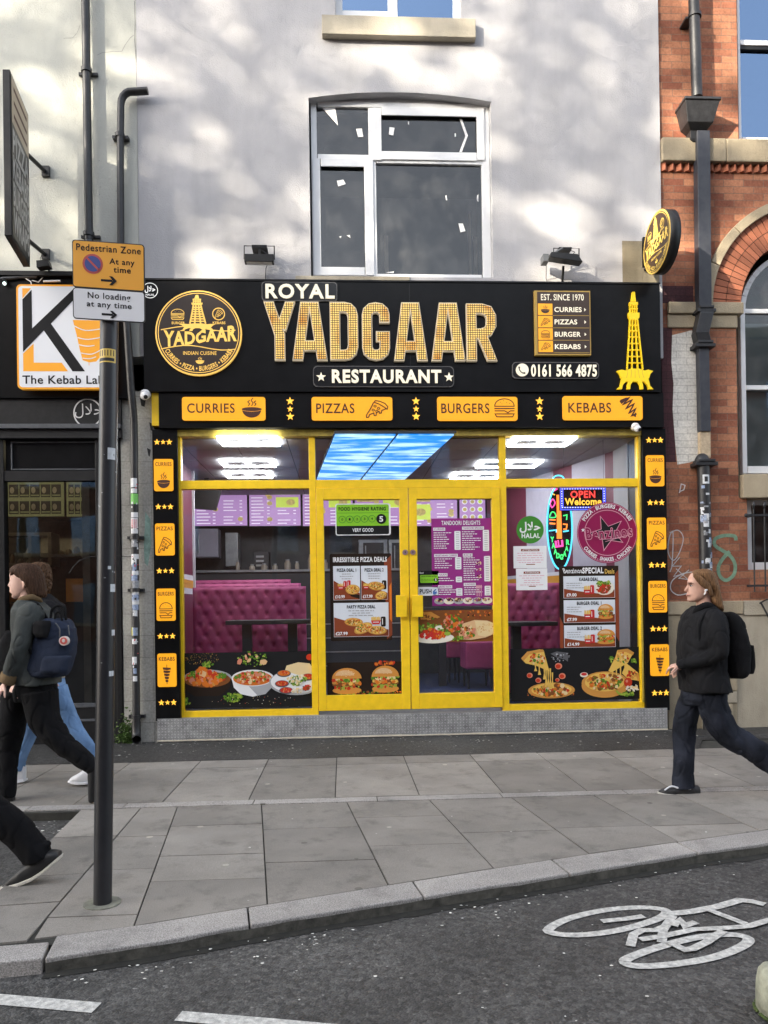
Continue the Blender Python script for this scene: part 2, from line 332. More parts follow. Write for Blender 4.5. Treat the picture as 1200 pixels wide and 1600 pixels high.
def granite(name, c, island=.12, sp=.35, scale=140):
    m = bpy.data.materials.new(name); m.use_nodes = True; n = m.node_tree.nodes; l = m.node_tree.links; b = n['Principled BSDF']
    g = n.new('ShaderNodeNewGeometry')
    v = n.new('ShaderNodeTexNoise'); v.inputs['Scale'].default_value = scale; v.inputs['Detail'].default_value = 3; l.new(g.outputs['Position'], v.inputs['Vector'])
    r = n.new('ShaderNodeMapRange'); r.inputs[1].default_value = .35; r.inputs[2].default_value = .65; r.inputs[3].default_value = 1-sp; r.inputs[4].default_value = 1+sp; l.new(v.outputs[0], r.inputs[0])
    n1 = n.new('ShaderNodeTexNoise'); n1.inputs['Scale'].default_value = 1.8; n1.inputs['Detail'].default_value = 9; n1.inputs['Roughness'].default_value = .6; l.new(g.outputs['Position'], n1.inputs['Vector'])
    r1 = n.new('ShaderNodeMapRange'); r1.inputs[1].default_value = .3; r1.inputs[2].default_value = .7; r1.inputs[3].default_value = .74; r1.inputs[4].default_value = 1.14; l.new(n1.outputs[0], r1.inputs[0])
    r2 = n.new('ShaderNodeMapRange'); r2.inputs[3].default_value = 1-island; r2.inputs[4].default_value = 1+island; l.new(g.outputs['Random Per Island'], r2.inputs[0])
    m1 = n.new('ShaderNodeMath'); m1.operation = 'MULTIPLY'; l.new(r.outputs[0], m1.inputs[0]); l.new(r1.outputs[0], m1.inputs[1])
    m2 = n.new('ShaderNodeMath'); m2.operation = 'MULTIPLY'; l.new(m1.outputs[0], m2.inputs[0]); l.new(r2.outputs[0], m2.inputs[1])
    mx = n.new('ShaderNodeMix'); mx.data_type = 'RGBA'; mx.blend_type = 'MULTIPLY'; mx.inputs[0].default_value = 1; mx.inputs[6].default_value = (*c, 1); l.new(m2.outputs[0], mx.inputs[7])
    vg = n.new('ShaderNodeTexVoronoi'); vg.inputs['Scale'].default_value = 3.2; l.new(g.outputs['Position'], vg.inputs['Vector']); gt = n.new('ShaderNodeMath'); gt.operation = 'LESS_THAN'; gt.inputs[1].default_value = .068; l.new(vg.outputs['Distance'], gt.inputs[0])
    gm = n.new('ShaderNodeMix'); gm.data_type = 'RGBA'; gm.blend_type = 'MULTIPLY'; l.new(gt.outputs[0], gm.inputs[0]); l.new(mx.outputs[2], gm.inputs[6]); gr = n.new('ShaderNodeValToRGB'); sx = n.new('ShaderNodeSeparateColor'); l.new(vg.outputs['Color'], sx.inputs[0]); l.new(sx.outputs[0], gr.inputs[0]); gr.color_ramp.elements[0].color = (.35, .35, .35, 1); gr.color_ramp.elements[1].color = (1.8, 1.8, 1.7, 1); l.new(gr.outputs[0], gm.inputs[7])
    st = n.new('ShaderNodeTexNoise'); st.inputs['Scale'].default_value = 4.5; st.inputs['Detail'].default_value = 10; st.inputs['Roughness'].default_value = .7; l.new(g.outputs['Position'], st.inputs['Vector']); sr = n.new('ShaderNodeMapRange'); sr.inputs[1].default_value = .52; sr.inputs[2].default_value = .72; sr.inputs[3].default_value = 1; sr.inputs[4].default_value = .55; l.new(st.outputs[0], sr.inputs[0])
    sm_ = n.new('ShaderNodeMix'); sm_.data_type = 'RGBA'; sm_.blend_type = 'MULTIPLY'; sm_.inputs[0].default_value = 1; l.new(gm.outputs[2], sm_.inputs[6]); l.new(sr.outputs[0], sm_.inputs[7]); l.new(sm_.outputs[2], b.inputs['Base Color'])
    bp = n.new('ShaderNodeBump'); bp.inputs['Strength'].default_value = .25; bp.inputs['Distance'].default_value = .004; l.new(v.outputs[0], bp.inputs['Height']); l.new(bp.outputs[0], b.inputs['Normal'])
    b.inputs['Roughness'].default_value = .72; MATS[name] = m; return m
brick_mat('red_brick', (.44, .195, .11), (.23, .078, .048), (.20, .135, .10))
brick_mat('white_painted_brick', (.78, .755, .70), (.70, .68, .62), (.48, .46, .42))
brick_mat('purple_painted_brick', (.085, .035, .04), (.07, .03, .035), (.05, .025, .025))
brick_mat('pier_brick', (.42, .41, .37), (.37, .36, .33), (.27, .26, .24), bw=.46, bh=.235)
brick_mat('far_brick', (.22, .10, .06), (.17, .075, .05), (.15, .12, .1))
stucco('white_stucco', (.468, .462, .478), .16); stucco('neighbour_stucco', (.52, .525, .48), .12, 5.0); stucco('sill_stone', (.50, .45, .36), .3, 3.0)
stucco('sandstone', (.40, .335, .235), .35, 9.0); stucco('rough_cement', (.37, .315, .22), .45, 2.0); stucco('pale_cement', (.46, .41, .32), .3, 7.0)
asphalt('road_asphalt', (.060, .058, .055), (.16, .155, .145)); asphalt('strip_asphalt', (.036, .035, .034), (.16, .16, .16), 3.0)
granite('flagstone', (.240, .221, .196), .20, .20, 210); granite('granite_kerb', (.33, .31, .29), .08, .40, 170)
mat('joint_dirt', (.035, .034, .028), .95, var=.5, vscale=9)
mat('white_upvc', (.74, .75, .76), .32, var=.06, vscale=4)
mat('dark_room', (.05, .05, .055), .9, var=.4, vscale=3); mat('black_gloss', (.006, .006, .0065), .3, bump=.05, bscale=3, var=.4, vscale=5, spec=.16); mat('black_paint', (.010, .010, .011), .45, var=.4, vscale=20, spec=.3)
mat('black_iron', (.018, .018, .020), .45, var=.5, vscale=18, bump=.15, bscale=50); mat('grey_paint', (.075, .08, .09), .45, var=.35, vscale=15)
mat('yellow_paint', (.86, .56, .014), .38, var=.12, vscale=9); mat('dull_yellow', (.40, .30, .05), .5, var=.35, vscale=14)
mat('plate_steel', (.33, .33, .33), .45, metal=.25, var=.45, vscale=10); mat('plate_lozenge', (.52, .52, .52), .4, metal=.2, var=.3, vscale=10); mat('road_paint', (.54, .53, .495), .8, var=.52, vscale=34, bump=.5, bscale=160)
mat('white_paper', (.78, .78, .78), .6); mat('white_plastic', (.75, .75, .76), .35); mat('near_black', (.006, .006, .006), .5)
glass('shop_glass', dirt_haze=.012); glass('upper_glass', (.72, .75, .80), dirt_haze=.10, boost=.9); glass('sky_tint_glass', (.55, .60, .66), boost=4.5, gcol=(.45, .66, 1))  # upper panes' haze imitates smoky reflections; bluish reflection tint stands in for sky blue

# ------------------------------------------------------------------ ground
ROAD_Z = -.066
mb = MB(); mb.slab([(-300, -300), (300, -300), (300, 30), (-300, 30)], ROAD_Z-.3, ROAD_Z, 'road_asphalt'); struct(mb, 'road', origin=(0, -20, ROAD_Z))
KB = [gp(*p) for p in ((45, 1467), (215, 1446), (365, 1421), (600, 1384), (770, 1357), (920, 1334), (1055, 1316), (1200, 1296))]
KF = [gp(*p) for p in ((72, 1497), (230, 1474), (390, 1445), (662, 1401), (890, 1365), (1090, 1332), (1200, 1317))]
KB = [(p.x, p.y) for p in KB]+[(4.2, -3.32), (7, -2.9), (14, -2.75)]
KF = [(p.x, p.y) for p in KF]+[(4.25, -3.55), (7.05, -3.12), (14, -2.97)]
def interp(L, x):
    if x <= L[0][0]: a, b = L[0], L[1]
    else:
        for i in range(len(L)-1):
            a, b = L[i], L[i+1]
            if x <= b[0]: break
    return a[1]+(b[1]-a[1])*(x-a[0])/(b[0]-a[0])
def yk(x): return interp(KB, x)
def yf(x): return interp(KF, x)
# bed under the stones
mb = MB(); mb.slab([(-1.93, -2.75), (-1.72, -5.05), (-1.25, -5.0)]+[(p[0], p[1]-.05) for p in KB[1:]]+[(14, 8), (-14, 8), (-14, -2.75)], ROAD_Z-.1, -.008, 'joint_dirt')
struct(mb, 'pavement_bed', origin=(0, -2, 0))
GAP = .0042
mb = MB()
def flag(p, z=0.0, mb_=None, m='flagstone', g=GAP):
    c = Vector((sum(q[0] for q in p)/len(p), sum(q[1] for q in p)/len(p)))
    out = []
    n = len(p)
    for i in range(n):                             # inset by the half gap
        a, b, d = Vector(p[i-1]), Vector(p[i]), Vector(p[(i+1) % n]); t1 = (b-a).normalized(); t2 = (d-b).normalized()
        n1 = Vector((-t1.y, t1.x)); n2 = Vector((-t2.y, t2.x))
        if n1.dot(c-b) < 0: n1 = -n1
        if n2.dot(c-b) < 0: n2 = -n2
        k = n1+n2; k = k/max(.4, k.length_squared/2); out.append(tuple(b+k*g))
    (mb_ or mb).slab(out, -.04, z+random.uniform(-.0015, .0015), m)
SH = .12
XJ = [-1.236-.62, -1.236, -.622, .009, .626, 1.247, 1.872, 2.496, 3.12, 3.74, 4.36, 5.0, 5.6]
rows = {0: (1306, 1357, 1428), 1: (1289, 1335, 1374), 2: (1294, 1346), 3: (1276, 1321), 4: (1300, 1336), 5: (1293,), 6: (1290,), 7: (1284,)}
YT = -2.715
def xj(k, y): return XJ[k]-SH*(y-YT)
def x_at_kerb(k):
    y = -4
    for _ in range(20): y = yk(xj(k, y))
    return xj(k, y), y
L0 = (-1.50, YT); L1p = gp(45, 1467)               # left edge of the flags: joint with the wide edge slabs
for k in range(0, len(XJ)-1):
    cu = {0: 230, 1: 340, 2: 475, 3: 615, 4: 760, 5: 905, 6: 1040, 7: 1160}.get(k, 1160)
    ys = [YT]+[gp(cu, v).y for v in rows.get(k, (1285,))]
    xa, ya = x_at_kerb(k+1); 
    if k == 0:
        left = lambda y: L0[0]+(L1p.x-L0[0])*(y-YT)/(L1p.y-YT)
        xb, yb = L1p.x+.02, L1p.y
    else:
        left = lambda y, k=k: xj(k, y); xb, yb = x_at_kerb(k)
    ys = [y for y in ys if y > max(ya, yb)+.12]
    for i, y0 in enumerate(ys):
        if i < len(ys)-1: flag([(left(y0), y0), (xj(k+1, y0), y0), (xj(k+1, ys[i+1]), ys[i+1]), (left(ys[i+1]), ys[i+1])])
        else: flag([(left(y0), y0), (xj(k+1, y0), y0), (xa, ya), (xb, yb)])
# wide slabs along the left edge of the build-out
e0, e1 = Vector((-1.93, -2.72)), Vector((-1.755, -5.02)); i0, i1 = Vector((-1.50, -2.72)), Vector((L1p.x, L1p.y-.02))
ts = (0, .30, .62, .80, 1)
for a, b in zip(ts, ts[1:]): flag([tuple(e0.lerp(e1, a)), tuple(i0.lerp(i1, a)), tuple(i0.lerp(i1, b)), tuple(e0.lerp(e1, b))], .002)
# rear flags
RX_ = [-6.2, -5.4, -4.6, -3.8]+[gp(u, v).x for u, v in ((44, 1222), (163, 1222), (282, 1223), (404, 1218), (525, 1214), (642, 1210), (759, 1208), (878, 1206), (1000, 1205), (1127, 1205))]+[4.85, 5.6, 6.4, 7.2, 8, 9, 10]
for i in range(len(RX_)-1):
    a, b = RX_[i], RX_[i+1]; yb = -1.14+.09*random.random()
    flag([(a, -1.35), (b, -1.35), (b, -2.565), (a, -2.565)])
    off = random.uniform(-.25, .1) if i % 2 else 0
    flag([(a, -1.0), (b, -1.0), (b, -1.35), (a, -1.35)])
struct(mb, 'pavement', origin=(0, -2, 0))
mb = MB()
gx = [-8, -6.6, -5.2, -3.9, gp(40, 1266).x, gp(192, 1262).x, gp(395, 1256).x, gp(590, 1252).x, gp(785, 1245).x, gp(980, 1240).x, gp(1170, 1234).x, 4.6, 5.9, 7.2, 8.6, 10]
for a, b in zip(gx, gx[1:]): flag([(a, -2.572), (b, -2.572), (b, -2.708), (a, -2.708)], .002, mb, 'granite_kerb', .004)
struct(mb, 'kerb_strip', origin=(0, -2.6, 0))
mb = MB()
bx = [-1.268, KF[2][0], KF[3][0], KF[4][0], KF[5][0], 3.1, 4.4, 5.6, 6.9, 8.2, 9.5]
for a, b in zip(bx, bx[1:]):
    n = 4; fr = [(a+(b-a)*i/n) for i in range(n+1)]
    sk = .1                                         # the joints run square to the kerb
    pts = [(x, yf(x)) for x in fr]+[(x-.035, yk(x-.035)) for x in fr[::-1]]
    c = (a+b)/2; pts = [(c+(x-c)*(1-.008/(b-a)), y) for x, y in pts]
    mb.slab(pts, ROAD_Z-.1, .001, 'granite_kerb')
p0, p1 = gp(0, 1506), gp(0, 1475)
mb.slab([(-1.276, -5.15), (-1.308, -4.99), (-1.78, -5.04), (-1.80, -5.23)], ROAD_Z-.1, .001, 'granite_kerb')
gf = MB(); mat('grimy_granite', (.085, .08, .066), .9, var=.6, vscale=16, bump=.4, bscale=60); mat('gutter_dirt', (.020, .019, .015), .95, var=.6, vscale=22)
xg = [-1.262+.09*i for i in range(88)]
gf.add([p for x in xg for p in ((x, yf(x)-.0035, ROAD_Z-.01), (x, yf(x)-.0035, -.016+.008*noise.noise((x*6, 3, 0))))], [(2*i, 2*i+2, 2*i+3, 2*i+1) for i in range(87)], 'grimy_granite')
gf.add([p for x in xg for p in ((x, yf(x)-.05-.05*abs(noise.noise((x*4, 1, 0))), ROAD_Z+.003), (x, yf(x)-.003, ROAD_Z+.006))], [(2*i, 2*i+2, 2*i+3, 2*i+1) for i in range(87)], 'gutter_dirt')
struct(gf, 'gutter', origin=(0, -4, ROAD_Z))
struct(mb, 'kerb', bevel=.007, origin=(0, -4, 0))
mb = MB()                                          # bitumen strip along the fronts, heaped a little against the step
xs = [-9+i*.25 for i in range(100)]
ring = []
for x in xs:
    e = -1.0+.05*noise.noise((x*1.3, 0, 0)); e = e if x < 3.75 else -.55
    ring.append([Vector((x, e, .002)), Vector((x, e*.75, .012+.004*noise.noise((x*3, 1, 0)))), Vector((x, -.4, .02+.006*noise.noise((x*2, 2, 0)))), Vector((x, .3, .03))])
vs_ = [p for r in ring for p in r]; mb.add(vs_, [(i*4+j, (i+1)*4+j, (i+1)*4+j+1, i*4+j+1)[::-1] for i in range(len(xs)-1) for j in range(3)], 'strip_asphalt')
struct(mb, 'bitumen_strip', origin=(0, -.5, 0))
# road markings
def ground_canvas(z):
    return Canvas((0, 0, z), (1, 0, 0), (0, 1, 0), (0, 0, 1))
def gpts(L, z=ROAD_Z): return [tuple(gp(u, v, z)[:2]) for u, v in L]
cv = ground_canvas(ROAD_Z); cv.poly(gpts([(-60, 1549), (159, 1568), (150, 1577), (143, 1584), (-60, 1566)]), 'road_paint', 3)
tag(struct(cv.mb, 'lane_dash'), 'worn white lane dash at the lower left corner of the road', 'road marking'); 
cv = ground_canvas(ROAD_Z); cv.poly(gpts([(285, 1581), (420, 1592), (640, 1612), (620, 1630), (272, 1596)]), 'road_paint', 3)
tag(struct(cv.mb, 'lane_dash'), 'worn white lane dash cut by the bottom edge near the middle', 'road marking')
def Z7(L): return gpts([(600+u/2, 1130+v/2) for u, v in L])
cv = ground_canvas(ROAD_Z)
WA = Z7([(512, 650), (570, 615), (680, 588), (790, 578), (868, 583), (882, 597), (845, 618), (750, 646), (650, 662), (565, 664)])
def smooth(L, k=4, closed=True):
    out = []; n = len(L)
    for i in range(n if closed else n-1):
        p = [Vector(L[(i+j-1) % n] if closed else L[min(max(i+j-1, 0), n-1)]) for j in range(4)]
        for q in range(k):
            t = q/k; out.append(tuple(.5*((2*p[1])+(-p[0]+p[2])*t+(2*p[0]-5*p[1]+4*p[2]-p[3])*t*t+(-p[0]+3*p[1]-3*p[2]+p[3])*t*t*t)))
    if not closed: out.append(tuple(L[-1]))
    return out
W_ = .049
cv.stroke(smooth(WA), W_, 'road_paint', 3, closed=True)
WB = Z7([(752, 748), (790, 762), (900, 757), (1030, 735), (1120, 700), (1138, 676), (1085, 664), (985, 672), (880, 697), (790, 727)])
cv.stroke(smooth(WB), W_, 'road_paint', 4, closed=True)
for L, k in (([(882, 600), (960, 592), (1040, 577), (1112, 556), (1150, 560), (1190, 570)], 5), ([(680, 623), (760, 615), (812, 607)], 6), ([(903, 606), (872, 650), (868, 690)], 6), ([(770, 702), (780, 665), (806, 652), (850, 652), (880, 640)], 7),
             ([(1015, 588), (1060, 605), (1130, 632)], 7), ([(800, 682), (870, 672), (970, 650), (1080, 645), (1140, 640), (1200, 622), (1230, 615)], 8), ([(890, 690), (940, 715), (965, 712), (1010, 690), (1060, 655)], 9), ([(905, 640), (925, 622), (940, 640), (975, 628)], 9)):
    cv.stroke(Z7(L), W_*(.85 if k > 5 else 1.1), 'road_paint', k)
tag(struct(cv.mb, 'cycle_symbol'), 'white painted bicycle symbol on the asphalt of the cycle lane', 'road marking')
# litter of petals and specks
mb = MB()
mat('petal', (.62, .61, .56), .8, island=.5)
rnd = random.Random(3)
def speck(x, y, z, r):
    a = rnd.random()*6; k = rnd.choice((4, 5, 5)); q = rnd.uniform(.4, 1)
    mb.add([(x+r*cos(a+2*pi*i/k), y+r*q*sin(a+2*pi*i/k), z+rnd.random()*.002) for i in range(k)], [tuple(range(k))], 'petal')
for _ in range(230):
    x = rnd.uniform(-3, 4); y = -rnd.random()**1.5*.75-.12; speck(x, y, .034+rnd.random()*.003 if y > -.5 else .022, rnd.uniform(.006, .015))
for _ in range(95):
    x = rnd.uniform(-1.2, 2.6); y = yf(x)-.03-abs(rnd.gauss(0, .12)); speck(x, y, ROAD_Z+.008, rnd.uniform(.003, .009))
for _ in range(60): speck(rnd.uniform(-1.5, 2.6), rnd.uniform(-6.2, -4.4), ROAD_Z+.004, rnd.uniform(.003, .009))
for _ in range(70):
    x = rnd.uniform(-2.5, 4); y = rnd.uniform(-4.6, -1.1)
    if y > yk(x)+.05: speck(x, y, .003, rnd.uniform(.003, .008))
for _ in range(40): speck(rnd.uniform(-2.4, -1.85), rnd.uniform(-3.1, -2.72), ROAD_Z+.004, rnd.uniform(.005, .014))
o = mb.build('fallen_petals'); o['kind'] = 'stuff'; tag(o, 'scattered white petals and litter specks on the asphalt', 'litter')
# ------------------------------------------------------------------ restaurant building (white rendered front)
bld = thing('restaurant_building', 'white rendered building with yellow framed shopfront and steel step', 'building', (.8, 0, 0))
xL, xR = RX(213, 70), RX(1031, 200)
ZB, ZT = 4.2, 11.5
mb = MB()
w0, w1, wz0, wz1 = RX(484, 300), RX(769, 300), RZ(630, 434), RZ(630, 156)
apx = RZ(620, 144)
t0, t1, tz0 = RX(524, 10), RX(721, 10), RZ(620, 30)
D_ = .34
mb.box(xL, w0, 0, D_, ZB, ZT, 'white_stucco'); mb.box(w1, xR, 0, D_, ZB, ZT, 'white_stucco'); mb.box(w0, w1, 0, D_, ZB, wz0, 'white_stucco')
arch = [(w0+(w1-w0)*i/16, wz1+(apx-wz1)*(1-(2*i/16-1)**2)) for i in range(17)]
mb.prism(arch+[(w1, tz0), (w0, tz0)], 0, D_, 'white_stucco')
mb.box(w0, t0, 0, D_, tz0, ZT, 'white_stucco'); mb.box(t1, w1, 0, D_, tz0, ZT, 'white_stucco'); mb.box(t0, t1, 0, D_, 9.9, ZT, 'white_stucco')
# plain walls behind: sides and back of the building, ledge of broken render above the sign
mb.box(xL, xL+.3, D_, 9, 3.6, ZT, 'white_stucco'); mb.box(xL, -2.03, D_, 2.05, -.1, 3.6, 'white_stucco'); mb.box(-2.72, -2.66, 2.05, 9, -.1, 3.6, 'white_stucco'); mb.box(-2.66, -2.03, 2.05, 2.09, -.1, 3.6, 'white_stucco'); mb.box(xR-.3, xR, D_, 9, -.1, ZT, 'white_stucco'); mb.box(xL, xR, 9, 9.3, -.1, ZT, 'white_stucco'); mb.box(xL, xR, D_, 9, ZT-.25, ZT-.02, 'white_stucco')
mb.build('wall', bld)
mb = MB()
a, b, c, d = RR(462, 433, 640, 446, -.02); mb.box(a, b, -.05, -.004, c, d, 'pale_cement'); mb.build('render_patch', bld, bevel=.006); mb = MB(); a, b, c, d = RR(640, 434, 800, 446, -.02); mb.box(a, b, -.035, -.004, c, d, 'white_stucco')
mb.build('render_patch', bld, bevel=.006); mb = MB(); a, b, c, d = RR(972, 377, 1003, 442); mb.box(a, b, -.012, -.004, c, d, 'rough_cement'); a, b, c, d = RR(1003, 420, 1030, 442); mb.box(a, b, -.010, -.004, c, d, 'rough_cement')
mb.build('render_patch', bld, bevel=.006)
# middle window
FY = .10
win = MB(); win_o = None
def framebar(mb, u0, v0, u1, v1, y0, y1, m='white_upvc'):
    a, b, c, d = RR(u0, v0, u1, v1, y0); mb.box(a, b, y0, y1, c, d, m)
mb = MB()
Y0, Y1 = FY, FY+.07
for q in ((487, 160, 496, 434), (753, 160, 766, 434), (496, 160, 753, 168.5), (496, 428, 753, 434), (577, 168.5, 588, 428), (496, 241, 577, 249), (588, 249, 753, 256)): framebar(mb, *q, Y0, Y1)
a, b, c, d = RR(487, 146, 766, 160, Y0); mb.box(a, b, Y0+.02, Y1, c, d+.03, 'white_upvc')
wo = mb.build('window', bld, bevel=.006)
wo['label'] = 'middle window with arched head and white plastic frame'
mb = MB()
for o_, i_ in (((583, 168, 757, 250), (596, 181, 745, 237)), ((489, 247, 584, 430), (501, 260, 570, 417))):
    y0 = FY-.018
    framebar(mb, o_[0], o_[1], i_[0], o_[3], y0, FY-.002); framebar(mb, i_[2], o_[1], o_[2], o_[3], y0, FY-.002); framebar(mb, i_[0], o_[1], i_[2], i_[1], y0, FY-.002); framebar(mb, i_[0], i_[3], i_[2], o_[3], y0, FY-.002)
mb.build('casement', wo, bevel=.005)
mb = MB()
for q in ((491, 168, 577, 241), (588, 174, 752, 249), (491, 250, 578, 428), (588, 256, 754, 430)):
    a, b, c, d = RR(*q, FY+.03); mb.add([(a, FY+.03, c), (b, FY+.03, c), (b, FY+.03, d), (a, FY+.03, d)], [(0, 1, 2, 3)], 'upper_glass')
mb.build('pane', wo)
for pts in ([(557, 203), (566, 202), (568, 215), (560, 216)], [(609, 199), (617, 200), (615, 212), (608, 211)], [(526, 284), (536, 282), (540, 289), (528, 293)], [(715, 348), (722, 348), (726, 360), (718, 362)],
            [(504, 170), (525, 170), (529, 198)], [(719, 184), (723, 184), (732, 210), (722, 236), (718, 236), (728, 211)], [(695, 305), (697, 304), (698, 312), (696, 312)], [(745, 304), (747, 302), (747, 314), (745, 312)], [(528, 371), (532, 370), (531, 373)], [(540, 369), (545, 368), (546, 373)], [(600, 426), (613, 424), (612, 427)], [(638, 190), (640, 190), (640, 195), (638, 194)], [(711, 207), (713, 207), (713, 212), (711, 212)]):
    cv = Canvas.photo(490, 160, 760, 430, FY+.022); cv.poly(pts, 'white_paper', 1); cv.mb.build('paper_tag', wo)
# dim room behind
mb = MB(); a, b = w0-.3, w1+.3; zc0, zc1 = wz0-.1, wz1+.3
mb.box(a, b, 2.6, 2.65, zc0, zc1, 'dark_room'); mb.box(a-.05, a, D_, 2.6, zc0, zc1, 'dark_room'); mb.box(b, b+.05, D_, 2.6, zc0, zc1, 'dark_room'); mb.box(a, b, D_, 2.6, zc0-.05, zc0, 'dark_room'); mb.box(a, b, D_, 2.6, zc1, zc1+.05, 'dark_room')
mat('raw_timber', (.30, .24, .16), .7, var=.3)
for u, v0, u1 in ((601, 368, 607), (741, 370, 746), (733, 330, 736)): x0, x1, z0, z1 = RR(u, v0, u1, 432, .7); mb.box(x0, x1, .7, .75, z0-.3, z1, 'raw_timber')
mb.build('upper_room', bld)
# top window, cut by the frame
mb = MB(); zt = 9.9
for (u0, u1, v0, v1) in ((524, 535, -400, 30), (606, 621, -400, 30), (708, 721, -400, 30), (535, 606, 18, 30), (621, 708, 30.2, 33)):
    x0, x1 = RX(u0, 10, FY), RX(u1, 10, FY); mb.box(x0, x1, FY, FY+.06, RZ(620, v1, FY), zt if v0 < 0 else RZ(620, v0, FY), 'white_upvc')
o = mb.build('window', bld, bevel=.005); o['label'] = 'uppermost window cut by the top edge with blue sky in its panes'
mb = MB(); x0, x1 = RX(524, 10, FY), RX(721, 10, FY); mb.add([(x0, FY+.03, tz0), (x1, FY+.03, tz0), (x1, FY+.03, zt), (x0, FY+.03, zt)], [(0, 1, 2, 3)], 'sky_tint_glass'); mb.build('pane', o)
mb = MB(); x0, x1, z0, z1 = RR(503, 28, 743, 58, -.06); mb.box(x0, x1, -.085, .1, z0, z1, 'sill_stone'); mb.build('sill', o, bevel=.008)
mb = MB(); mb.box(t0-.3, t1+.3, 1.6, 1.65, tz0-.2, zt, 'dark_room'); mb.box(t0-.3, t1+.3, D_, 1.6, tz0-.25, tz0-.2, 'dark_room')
mb.build('upper_room', bld)
# floodlight cable and stain-free conduit on the wall are with the lamps below

# ------------------------------------------------------------------ neighbour on the left
nb = thing('kebab_shop_building', 'pale painted building at the left edge with a black shopfront', 'building', (-4.5, 0, 0))
mb = MB(); mb.box(-9, xL-.004, .004, .3, 4.2, ZT, 'neighbour_stucco'); mb.box(-9, -8.7, .3, 9, -.1, ZT, 'neighbour_stucco'); mb.box(-9, xL-.004, 8.7, 9, -.1, ZT, 'neighbour_stucco'); mb.box(-9, xL-.01, .3, 9, ZT-.25, ZT-.02, 'neighbour_stucco')
mb.build('wall', nb)
def new_crack(): return Canvas.photo(60, 0, 220, 240, .004)          # hairline cracks and the ragged edge between the two renders
mat('crack', (.22, .22, .22), .9)
cv = new_crack(); cv.stroke([(100, 61), (114, 60), (121, 52), (126, 40)], .5, 'crack', 1); cv.mb.build('crack', nb); cv = new_crack(); cv.stroke([(152, 86), (160, 82), (176, 80), (191, 79), (196, 69), (204, 58), (210, 53)], .6, 'crack', 1)
cv.mb.build('crack', nb); cv = new_crack(); cv.stroke([(211.5, 0), (212, 30), (211.3, 62), (213, 96), (213.5, 134)], [1.2, .6, 1.4, .8, 1.3], 'crack', 1)
for u, v in ((103, 265), (104, 322), (153, 251), (154, 292), (153, 304), (179, 298), (180, 312), (150, 360), (180, 363)): c9 = new_crack(); c9.ell(u, v, .7, .8, 'crack', 1, n=6); c9.mb.build('screw_hole', nb)
cv.mb.build('crack', nb)
# black fascia, stallriser, door frame
FYL = -.10
mb = MB(); x0, x1, z0, z1 = RR(-400, 432, 199, 622, FYL); mb.box(-9, x1, FYL, .0, z0, z1, 'black_gloss')
mb.box(-9, x1+.01, FYL-.05, 0, z1, z1+.05, 'black_paint')
mb.build('fascia', nb, bevel=.004)
mb = MB()
for v0, v1, dd in ((622, 664, .07), (664, 671, .10), (671, 683, .06), (683, 686, .08)):
    x0, x1, z0, z1 = RR(-400, v0, 190, v1, -.05); mb.box(-9, RX(190, 660, -.05), -dd, .05, z0, z1, 'black_paint' if v0 != 664 else 'grey_paint')
zt_ = RZ(90, 686); zs = RZ(90, 1106)
for u0, u1 in ((0, 9), (152, 162), (182, 190)):
    x0, x1 = RX(u0, 880), RX(u1, 880); mb.box(x0, x1, -.03, .08, 0.0, zt_, 'black_paint')
x0, x1 = RX(9, 880), RX(152, 880); z0, z1 = RZ(80, 742), RZ(80, 736)
mb.box(x0, x1, -.02, .06, RZ(80, 752), RZ(80, 736), 'black_paint')
mb.box(RX(162, 880), RX(182, 880), .0, .05, 0, zt_, 'near_black')
mb.box(-9, RX(0, 880), .0, .05, 0, zt_, 'black_gloss')
mb.box(x0, x1, -.02, .06, .0, RZ(80, 1106), 'black_paint'); mb.box(x0, x1, -.03, .06, RZ(80, 1106), RZ(80, 1100), 'grey_paint'); mb.box(x0, x1, -.03, -.02, RZ(80, 1128), RZ(80, 1124), 'grey_paint')
fr_ = mb.build('shopfront_frame', nb, bevel=.003)
mb = MB(); x0, x1, z0, z1 = RR(9, 686, 152, 736, .01); mb.box(x0, x1, .01, .03, z0, z1, 'black_gloss'); q = .012
x0, x1, z0, z1 = RR(17, 690, 154, 734, -.01)
for bb in ((x0, x1, z0, z0+q), (x0, x1, z1-q, z1), (x0, x0+q, z0+q, z1-q), (x1-q, x1, z0+q, z1-q)): mb.box(bb[0], bb[1], -.012, .01, bb[2], bb[3], 'grey_paint')
mb.build('transom_panel', nb)
mb = MB(); x0, x1, z0, z1 = RR(9, 752, 152, 1100, .03); mb.add([(x0, .03, z0), (x1, .03, z0), (x1, .03, z1), (x0, .03, z1)], [(0, 1, 2, 3)], 'shop_glass'); mb.build('window_pane', nb)
